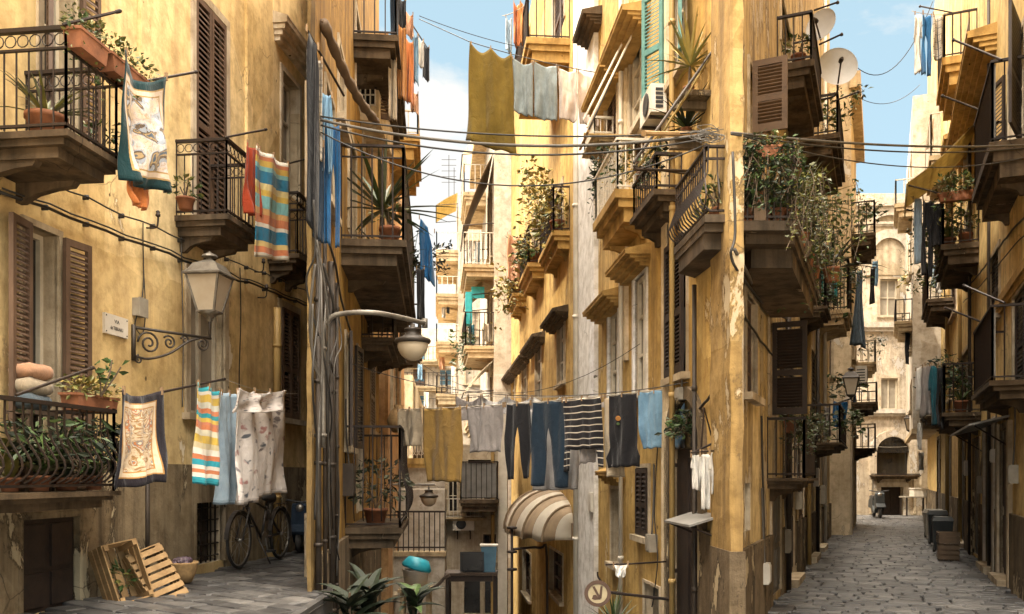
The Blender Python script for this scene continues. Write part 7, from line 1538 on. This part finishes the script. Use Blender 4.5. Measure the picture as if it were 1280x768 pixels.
hk('shirt', 'grey blue shirt hanging longest below the planted balcony', 1140, 248, 1153, 246, 330, 16.6, 'f_wash_denim', strips=SHIRT); hk('trousers', 'black trousers between the grey blue shirt and the planted balcony', 1152, 250, 1166, 252, 346, 16.4, 'f_black', strips=TROUSERS); hk('shirt', 'small black shirt beside the planted balcony', 1164, 252, 1178, 254, 308, 16.2, 'f_black')
hk('shirt', 'off white shirt at the outer end of the lower planted balcony', 1143, 462, 1156, 455, 512, 16.4, 'f_white', strips=SHIRT); hk('shirt', 'grey shirt second on the lower planted balcony', 1152, 458, 1163, 456, 520, 16.2, 'f_grey'); hk('shirt', 'petrol blue shirt on the lower planted balcony', 1161, 456, 1172, 456, 532, 16.0, 'f_teal', strips=SHIRT); hk('trousers', 'black trousers closest to the lower planted balcony', 1170, 458, 1180, 460, 535, 15.9, 'f_black', strips=TROUSERS)
hk('sheet', 'white sheet hanging far down on the right', 1146, 528, 1153, 528, 562, 26, 'f_white'); hk('cloth', 'black cloth hanging far down on the right', 1131, 410, 1137, 410, 455, 27, 'f_black'); hk('cloth', 'second white cloth far down on the right by the wall', 1148, 565, 1154, 565, 588, 27, 'f_white')
cable('washing line along the topmost balcony of the sunny house', sagging(at(1140, 14, 16.6), at(1184, 18, 16.1), .03), .006, 'rope', 'clothes lines'); cable('washing line of the planted balcony on the sunny house', sagging(at(1138, 246, 16.6), at(1182, 252, 16.1), .03), .006, 'rope', 'clothes lines'); cable('washing line of the lower planted balcony on the sunny house', sagging(at(1141, 458, 16.6), at(1184, 458, 15.8), .03), .006, 'rope', 'clothes lines')
cable('thin white wire across the arch at the end of the right alley', sagging(at(1060, 552, 32), at(1150, 556, 33), .15), .008, 'rope', GO); cable('slack wire high across the right alley', sagging(at(1052, 62, 17), at(1166, 2, 17), .9, 20), .008, 'cable', GO); cable('thin slack wire across the right alley under the dish', sagging(at(1064, 116, 20), at(1150, 106, 21), .35, 20), .007, 'cable', GO)
zP = R.z_py(306, du(R, 15.7), .62); zQ = R.z_py(516, du(R, 15.4), .62); GP = 'plants of the right alley'
planter('flower_trough', 'terracotta trough of trailing greenery on the planted balcony rail of the sunny house', R.P(du(R, 15.72), .05, R.z_py(248, du(R, 15.7), .62)-.1), R.n, .62, .16, .16, GP, 330, .34, .35, ln=.09, wd=.05)
vine('green plants hanging over the planted balcony of the sunny house', R.P(du(R, 16.4), .66, zP+.55), 480, V(.2, .7, .3), .8, ('leaf', 'leaf_light'), GP, ln=.1, w=.05, strands=30)
for d, lb, k in ((15.95, 'terracotta pot at the near end of the planted balcony of the sunny house', 'bush'), (16.2, 'second terracotta pot on the planted balcony of the sunny house', 'spiky')): potted('potted_plant', lb, R.P(du(R, d), .2+.25*(d-15.95)/.25, zP+.006), .12, .22, k, .36, 80, GP, ln=.09, w=.045)
vine('dark arching plants on the lower planted balcony of the sunny house', R.P(du(R, 16.2), .5, zQ+.75), 420, V(.3, .6, .35), .55, ('leaf_dark', 'leaf'), GP, ln=.11, w=.05, strands=28); potted('potted_plant', 'terracotta pot on the lower planted balcony of the sunny house', R.P(du(R, 15.7), .3, zQ+.006), .12, .22, 'spiky', .4, 30, GP)
vine('grey green plants over the lower near balcony of the flatiron house', K.P(du(K, 10.4), .36, K.z_py(535, du(K, 10.2), .44)), 420, V(.14, .4, .16), .35, ('leaf_grey', 'leaf'), GP, ln=.06, w=.03, strands=26); planter('flower_trough', 'terracotta trough on the lower near balcony of the flatiron house', at(993, 540, 10.2), K.t, .5, .12, .13, GP, 160, .18, .3, ('leaf_grey', 'leaf'), .06, .03)
vine('scrubby plants on the balcony under the black lantern', K.P(du(K, 14.8), .5, at(0, 530, 14.8).z), 300, V(.25, .5, .2), .3, ('leaf', 'leaf_grey'), GP, ln=.09, w=.045, strands=22)
for d, z, lb in ((20.5, 480, 'small hanging plant on the flatiron wall far along'), (24.5, 268, 'bush on the upper balcony of the pale cream house'),): vine(lb, Dw.P(du(Dw, d), .4, at(0, z, d).z) if d > 22 else K.P(du(K, d), .4, at(0, z, d).z), 140, V(.25, .4, .25), .4, ('leaf', 'leaf_grey'), GP, ln=.13, w=.07, strands=12)
vine('round bush on a far right ledge below the arched window', at(1141, 345, 30), 160, V(.3, .3, .25), .3, ('leaf_gold', 'leaf'), GP, ln=.14, w=.08, strands=14)
# mustard awning on the right house
u0, u1 = du(R, 15.8), du(R, 17.3); aw = thing('awning', 'mustard canvas awning reaching out from the sunny house over the right alley', 'awning', R.P(u0, 0, 7)); zt, zb_ = R.z_py(150, u0), at(0, 224, 16).z; mb = MB(); n = 8; sg = lambda f: zt+(zb_-zt)*f-.08*math.sin(PI*f)
for i in range(n):
    f0, f1 = i/n, (i+1)/n; mb.hexa([R.P(u0, .02+1.15*f0, sg(f0)), R.P(u1, .02+1.15*f0, sg(f0)), R.P(u1, .02+1.15*f1, sg(f1)), R.P(u0, .02+1.15*f1, sg(f1)), R.P(u0, .02+1.15*f0, sg(f0)+.02), R.P(u1, .02+1.15*f0, sg(f0)+.02), R.P(u1, .02+1.15*f1, sg(f1)+.02), R.P(u0, .02+1.15*f1, sg(f1)+.02)])
mb.hexa([R.P(u0, 1.17, zb_-.22), R.P(u1, 1.17, zb_-.22), R.P(u1, 1.19, zb_-.22), R.P(u0, 1.19, zb_-.22), R.P(u0, 1.17, zb_-.002), R.P(u1, 1.17, zb_-.002), R.P(u1, 1.19, zb_-.002), R.P(u0, 1.19, zb_-.002)]); mb.build('canvas', 'awning_canvas', aw)
mb = MB(); mb.tube([R.P(u0+.02, 0, zb_-.5), R.P(u0+.02, 1.15, zb_-.03)], .016, 5); mb.tube([R.P(u1-.02, 0, zb_-.5), R.P(u1-.02, 1.15, zb_-.03)], .016, 5); mb.tube([R.P(u0+.02, .02, zb_-.1), R.P(u1, 1.1, zb_-.06)], .012, 5); mb.build('frame', 'iron', aw)
u0, u1 = du(R, 12.0), du(R, 15.2); cpn = thing('door_canopy', 'thin dark metal canopy over the doors of the sunny house', 'canopy', R.P(u0, 0, 2.5)); z = R.z_py(521, u0); mb = MB(); mb.hexa([R.P(u0, 0, z), R.P(u1, 0, z), R.P(u1, .5, z-.12), R.P(u0, .5, z-.12), R.P(u0, 0, z+.03), R.P(u1, 0, z+.03), R.P(u1, .5, z-.09), R.P(u0, .5, z-.09)]); mb.build('sheet', 'grey_sheet', cpn)
for uu in (u0+.1, u1-.1): mb = MB(); mb.tube([R.P(uu, 0, z-.4), R.P(uu, .42, z-.11)], .012, 5); mb.build('strut', 'iron', cpn)
# bins, crates
def crate_at(px, d, w, dd, h, z, lab, rot=0, mat='crate_dark'): q = at(px, 0, d); q.z = z; a = math.atan2(.922, .387)+rot; crate(lab, q, Matrix.Rotation(a, 3, 'Z'), (w, dd, h), mat)
crate_at(1185, 15.6, .42, .34, .26, .03, 'dark wooden crate standing lowest by the black bin'); crate_at(1185, 15.6, .42, .34, .2, .31, 'second dark crate stacked on the lowest one by the bin', .05)
def bin_(label, px, d, w, h, mat, lid=True, y=None):
    q = at(px, 0, d); q.z = .02; o = thing('waste_bin', label, 'bin', q, 'bins of the right alley'); mb = MB(); k = .82; P = lambda x, y_, z, s=1: q+V(.387, .922, 0)*x*s+V(.922, -.387, 0)*y_*s+UP*z
    mb.hexa([P(-w, -w*.8, .06, k), P(w, -w*.8, .06, k), P(w, w*.8, .06, k), P(-w, w*.8, .06, k), P(-w, -w*.8, h), P(w, -w*.8, h), P(w, w*.8, h), P(-w, w*.8, h)]); mb.build('body', mat, o)
    mb = MB(); mb.hexa([P(-w*1.06, -w*.86, h+.001), P(w*1.06, -w*.86, h+.001), P(w*1.06, w*.86, h+.001), P(-w*1.06, w*.86, h+.001), P(-w*.9, -w*.7, h+.08), P(w*.9, -w*.7, h+.08), P(w*.9, w*.7, h+.08), P(-w*.9, w*.7, h+.08)]); mb.build('lid', mat, o)
    for s_ in (-1, 1): mb = MB(); mb.lathe(P(w*.7, s_*w*.6-.03, .07), V(.922, -.387, 0), [(.03, 0), (.07, .005), (.07, .05), (.03, .055)], 12); mb.build('wheel', 'tyre', o)
bin_('black lidded waste bin behind the stacked dark crates', 1178, 16.9, .22, .62, 'bin_dark'); bin_('second dark bin further along the sunny house wall', 1172, 18.8, .24, .66, 'bin_dark'); bin_('pale grey bin farthest in the row on the right', 1167, 21, .28, .6, 'grey_box')
q = at(1096, 0, 31.5); q.z = .01; scooter('dark parked scooter by the door at the end of the right alley', q, V(-.2, -1, 0), .95, 'bin_dark')
q = at(1143, 0, 33.2); q.z = 0; o = thing('market_table', 'small grey table with a white box against the end house', 'table', q); mb = MB(); mb.box(q.x-.45, q.x+.5, q.y-.3, q.y+.3, .68, .73); mb.build('tabletop', 'grey_box', o)
for x in (-.4, .45):
    for y in (-.25, .25): mb = MB(); mb.box(q.x+x-.025, q.x+x+.025, q.y+y-.025, q.y+y+.025, 0, .68); mb.build('leg', 'iron', o)
mb = MB(); mb.box(q.x-.1, q.x+.45, q.y-.2, q.y+.2, .731, 1.0); mb.box(q.x-.12, q.x+.47, q.y-.22, q.y+.22, 1.0, 1.04); tag(mb.build('storage_box', 'white_metal'), 'white lidded box on the small grey table', 'box')
for px, d, z, lb in ((1137, 29.5, 540, 'small shaded lantern on the far right wall'),):
    q = at(px, z, d); o = thing('wall_lantern', lb, 'lantern', q); lantern_head(o, q, .22, .7, 'lamp_black', 'frosted', 4, .4); mb = MB(); mb.tube([q+V(0, 0, .7), q+V(.4, .1, .75), q+V(.8, .1, .75)], .02, 5); mb.build('bracket', 'lamp_black', o)
aircon('white air conditioner on the pale cream house beside the blind arches', Dw, 25, .2, at(0, 482, 25).z, .8, .5, .3)
# ================================================================ small fittings that crowd the walls
Nb = Wall(B.P(du(B, 13.2), .0, 0).x+.01, B.P(du(B, 13.2), .0, 0).y, 1, 0, 1); wN = .27; z0, z1 = at(0, 150, 13.2).z, at(0, 62, 13.2).z
mb = MB(); mb.obox(V(Nb.x, Nb.y, 0), V(1, 0, 0), V(0, 1, 0), UP, (-.1, wN, 0, 1.6, z0, z1)); bay = LB.part('bay', mb, 'plaster_pale')
mb = MB(); q0, q1 = at(0, 132, 13.2).z, at(0, 82, 13.2).z; mb.wbox(Nb, .0, .22, .002, .012, q0, q1, 0)
for i in range(4): x = .0+.22*i/3; mb.wbox(Nb, x-.009, x+.009, .012, .03, q0, q1, 1)
for i in range(5): z = q0+(q1-q0)*i/4; mb.wbox(Nb, -.009, .229, .012, .028, z-.009, z+.009, 1)
mb.build('grid_window', ['glass', 'white_metal'], bay)
def meter_box(label, W, u, z, w, h, mat, p=.1, name='meter_box', cat='meter box', grp='boxes and meters on the walls', conduit=.8):
    o = thing(name, label, cat, W.P(u, 0, z), grp); mb = MB(); mb.wbox(W, u-w/2, u+w/2, .0, p, z, z+h); mb.wbox(W, u-w/2+.02, u+w/2-.02, p, p+.012, z+.02, z+h-.02); mb.build('box', mat, o)
    if conduit: mb = MB(); mb.tube(smooth_path([W.P(u, p*.5, z+h), W.P(u+uni(-.02, .02), .03, z+h+conduit*.5), W.P(u+uni(-.05, .05), .025, z+h+conduit)], 3), .011, 5); mb.build('conduit', 'cable_grey', o)
for d, z, w, h, m_, lb in ((9.4, .35, .18, .22, 'white_metal', 'white meter box low on the flatiron wall near the corner'), (11.5, .5, .2, .3, 'grey_box', 'grey meter box beside the first alley door of the flatiron house'), (13.2, 1.0, .2, .26, 'grey_box', 'grey meter box between the alley doors of the flatiron house'), (16.7, 1.3, .3, .35, 'white_metal', 'white meter box further along the flatiron wall'), (18.8, .9, .25, .4, 'grey_box', 'dark grey utility box far along the flatiron wall')): meter_box(lb, K, du(K, d), z, w, h, m_)
for d, z, w, h, m_, lb in ((11.3, 1.4, .18, .24, 'grey_box', 'grey meter box by the nearest door of the sunny house'), (13.15, 1.7, .16, .2, 'white_metal', 'white box between the first two doors of the sunny house'), (15.0, 1.2, .2, .3, 'grey_box', 'grey meter box between the middle doors of the sunny house'), (17.3, 1.5, .22, .3, 'white_metal', 'white meter box above the bins on the sunny house')): meter_box(lb, R, du(R, d), z, w, h, m_)
for px, y, w, h, m_, lb in ((858, 500, .12, .12, 'grey_box', 'small grey box under the dark louvred window of the golden house'), (745, 640, .3, .3, 'white_metal', 'white box on the chalky pilaster below the striped shirt'), (820, 690, .16, .2, 'grey_box', 'grey meter box above the agave wall')): u = C.s_px(px); meter_box(lb, C, u, C.z_py(y, u), w, h, m_)
u = B.s_px(430); meter_box('dark meter box among the pipes of the corner house', B, u, B.z_py(620, u), .3, .4, 'pipe_dark', .12)
# bundles of wall cable
def wall_run(label, W, pts, r=.009, mat='cable', grp='cables clipped along the walls', jit=.012, p=.03):
    q = [W.pt(x, y, p) for x, y in pts]; q = smooth_path(q, 6); q = [a+UP*uni(-jit, jit) for a in q]; cable(label, q, r, mat, grp)
wall_run('cable swagged along the sunny house under its string course', R, [(1290, 262), (1262, 292), (1240, 322), (1222, 345), (1208, 360)], .014)
wall_run('second cable close under the swag on the sunny house', R, [(1290, 285), (1258, 318), (1230, 352), (1204, 378)], .009)
wall_run('cable along the flatiron wall above the alley doors', K, [(930, 395), (950, 425), (975, 455), (1000, 480), (1025, 505)], .012)
wall_run('cable dropping beside the dark shutter in the right alley', K, [(952, 520), (953, 580), (955, 660), (954, 740)], .012)
wall_run('thin cable rising along the lit part of the golden house', C, [(838, 470), (834, 380), (835, 300), (831, 200), (833, 100)], .008, 'cable_grey')
wall_run('thin cable crossing the golden wall beside the arched doorway', C, [(905, 470), (880, 505), (860, 522), (842, 540)], .014)
wall_run('thin cable running down the deep ochre wall under the denim shorts', C, [(822, 560), (818, 640), (822, 700), (815, 760)], .007)
wall_run('thin cable on the ochre house beside the lantern window', A, [(226, 250), (227, 330), (229, 420), (228, 510)], .007, 'cable_grey')
wall_run('thin cable dropping beside the shuttered window of the ochre house', A, [(300, 335), (301, 400), (299, 470), (300, 540)], .007, 'cable')
for i in range(6):
    x = 396+i*5; cable(('frayed cable hanging closest to the corner edge', 'loose cable with a slack loop below the lamp arm', 'cable looping over the second drainpipe', 'old telephone cable hanging between the drainpipes', 'slack cable swinging off the third drainpipe', 'thin cable trailing toward the bulging balcony')[i], smooth_path([B.pt(x, 310+14*i, .09), B.pt(x+uni(-6, 6), 380+10*i, .13), B.pt(x+uni(-8, 8), 470, .12), B.pt(x+uni(-6, 6), 560+12*i, .1), B.pt(x+uni(-4, 4), 650+14*i, .07)], 6), uni(.006, .012), ('cable', 'cable_grey')[i % 2], 'loose cables on the corner house')
# number plate free stone door jambs of the sunny house
for d0, d1, lb in ((13.5, 14.5, 'x'),):
    LR.strips('door_jamb', R, [(du(R, 13.28), du(R, 13.46)), (du(R, 14.54), du(R, 14.7))], -.02, .06, 0, 2.4, 'plaster_white')
LR.strips('door_jamb', R, [(du(R, 11.72), du(R, 11.88)), (du(R, 12.83), du(R, 13.0))], -.02, .06, 0, 2.25, 'stone')
# door steps
for W, bl, ds in ((K, LC, ((12.0, 12.9), (15.3, 16.3), (17.4, 18.4))), (R, LR, ((11.9, 12.8), (13.5, 14.5), (18.3, 19.6)))):
    for d0, d1 in ds: bl.strips('doorstep', W, [(du(W, d0)-.05, du(W, d1)+.05)], -.05, .17, -.05, .09, 'stone')
# iron hooks with rods on the left house
for i, (px, y, lb) in enumerate(((183, 285, 'iron insulator hook on the ochre wall below the orange cloth'), (318, 340, 'iron insulator hooks left of the drainpipe'), (322, 372, 'lower iron insulator hook left of the drainpipe'))):
    q = A.pt(px, y, .0); mb = MB(); mb.tube(smooth_path([q, q+A.n*.1, q+A.n*.12+V(0, 0, .06), q+A.n*.12+V(0, 0, .12)], 4), .009, 5); mb.lathe(q+A.n*.12+V(0, 0, .1), UP, [(.01, 0), (.024, .01), (.024, .03), (.016, .035), (.022, .05), (.008, .065)], 10)
    tag(mb.build('insulator', 'iron', smooth=True), lb, 'insulator', 'insulators on the ochre wall')
# ================================================================ more life on the balconies
GX = 'washing of the right alley'
for x0, y0, x1, y1, yb, d, m_, nm, lb in ((1172, 332, 1178, 333, 366, 22.2, 'f_white', 'towel', 'white towel on the small middle balcony of the sunny house'), (1164, 330, 1170, 331, 360, 22.8, 'f_wash_denim', 'shirt', 'pale blue shirt on the small middle balcony of the sunny house'), (1160, 146, 1167, 147, 186, 22, 'f_beige', 'towel', 'beige towel on the pale railing balcony high on the sunny house'), (1056, 430, 1062, 431, 466, 25, 'f_blush', 'towel', 'blush towel on the pale railed balcony of the cream house'), (1064, 478, 1070, 479, 505, 24, 'f_navy', 'shirt', 'navy shirt hanging from the cream house'), (1148, 443, 1154, 444, 480, 27, 'f_light_denim', 'towel', 'light blue towel far along the sunny house'), (1046, 252, 1053, 253, 300, 23, 'f_beige', 'sheet', 'beige sheet on the upper balcony of the cream house'), (1040, 335, 1046, 336, 372, 18.4, 'teal', 'towel', 'teal towel over the pale slab balcony of the flatiron house'), (1030, 508, 1036, 509, 545, 15.0, 'f_grey', 'towel', 'grey towel beside the navy one below the black lantern')):
    hang(nm, lb, nm, x0, y0, x1, y1, yb, d, m_, GX, folds=1.4, amp=.05, pins=1, pegs=False)
for lb, c, n, sp, dr, lm in (('green plants on the small middle balcony of the sunny house', R.P(du(R, 22.4), .5, at(0, 345, 22).z), 200, V(.3, .5, .25), .4, ('leaf', 'leaf_light')), ('dry plants on the pale slab balcony of the flatiron house', K.P(du(K, 18.8), .5, at(0, 345, 18.6).z), 220, V(.3, .5, .25), .5, ('leaf_grey', 'leaf')), ('plants on the balcony under the large satellite dish', K.P(du(K, 15.1), .5, at(0, 140, 15).z), 240, V(.25, .5, .25), .4, ('leaf', 'leaf_light')), ('plants trailing from the dark slab above the black lantern', K.P(du(K, 14.3), .36, at(0, 360, 14.2).z), 240, V(.2, .4, .25), .5, ('leaf_dark', 'leaf')),
    ('small plants on the white railing balcony of the golden house', C.P(du(C, 10.6), .3, at(0, 205, 10.6).z), 200, V(.12, .3, .15), .3, ('leaf', 'leaf_gold')), ('plants along the dark bowed half of the wraparound balcony', C.P(du(C, 9.3), .2, at(0, 205, 9.3).z), 240, V(.1, .35, .15), .3, ('leaf_dark', 'leaf')), ('creeper on the far pale railing of the cream house', Dw.P(du(Dw, 26.3), .5, at(0, 430, 26).z), 160, V(.3, .6, .25), .5, ('leaf_grey', 'leaf'))):
    vine(lb, c, n, sp, dr, lm, 'plants on the balconies further along', ln=.09 if c.y > 12 else .055, w=.045 if c.y > 12 else .03, strands=18)
for d, kind, lb in ((7.9, 'spiky', 'spiky pot plant on the bowed half of the wraparound balcony'), (7.55, 'bush', 'leafy pot nearest the pilaster on the bowed half of the wraparound balcony')): potted('potted_plant', lb, V(C.P(du(C, d), .1, 0).x, d, zL+.006), .05, .1, kind, .26, 40, 'plants on the wraparound balcony', ln=.05, w=.025)
for i, (px, d, sz, lb) in enumerate(((948, 7.3, .3, 'spiky green plant squeezed at the front rail of the wraparound balcony'), (962, 7.5, .38, 'tall spiky grey green plant at the front rail of the wraparound balcony'), (991, 7.6, .36, 'arching spiky plant at the outer corner of the wraparound balcony'), (1006, 8.5, .4, 'pale spiky plant on the far side rail of the wraparound balcony'))):
    potted('potted_plant', lb, on(px, d, zR+.16), .045, .09, 'spiky', sz, 28, 'plants on the wraparound balcony', leafm=(('leaf_light', 'leaf'), ('leaf_grey', 'leaf'), ('leaf', 'leaf_light'), ('leaf_light', 'leaf_grey'))[i])
mb = MB()
for px, d in ((948, 7.3), (962, 7.5), (991, 7.6), (1006, 8.5)):
    q = on(px, d, zR); mb.box(q.x-.05, q.x+.05, q.y-.05, q.y+.05, zR+.005, zR+.158)
mb = None
for px, d, lb in ((948, 7.3, 'a'), (962, 7.5, 'b'), (991, 7.6, 'c'), (1006, 8.5, 'd')):
    q = on(px, d, zR); mb = MB(); mb.box(q.x-.05, q.x+.05, q.y-.05, q.y+.05, zR+.005, zR+.158); tag(mb.build('plant_stand', 'crate_dark'), {'a': 'small dark stand under the squeezed spiky green plant', 'b': 'small dark stand under the tall spiky grey green plant', 'c': 'small dark stand under the arching spiky plant at the outer corner', 'd': 'small dark stand under the pale spiky plant on the far side'}[lb], 'plant stand', 'plant stands on the wraparound balcony')
print('objects', len(bpy.data.objects))
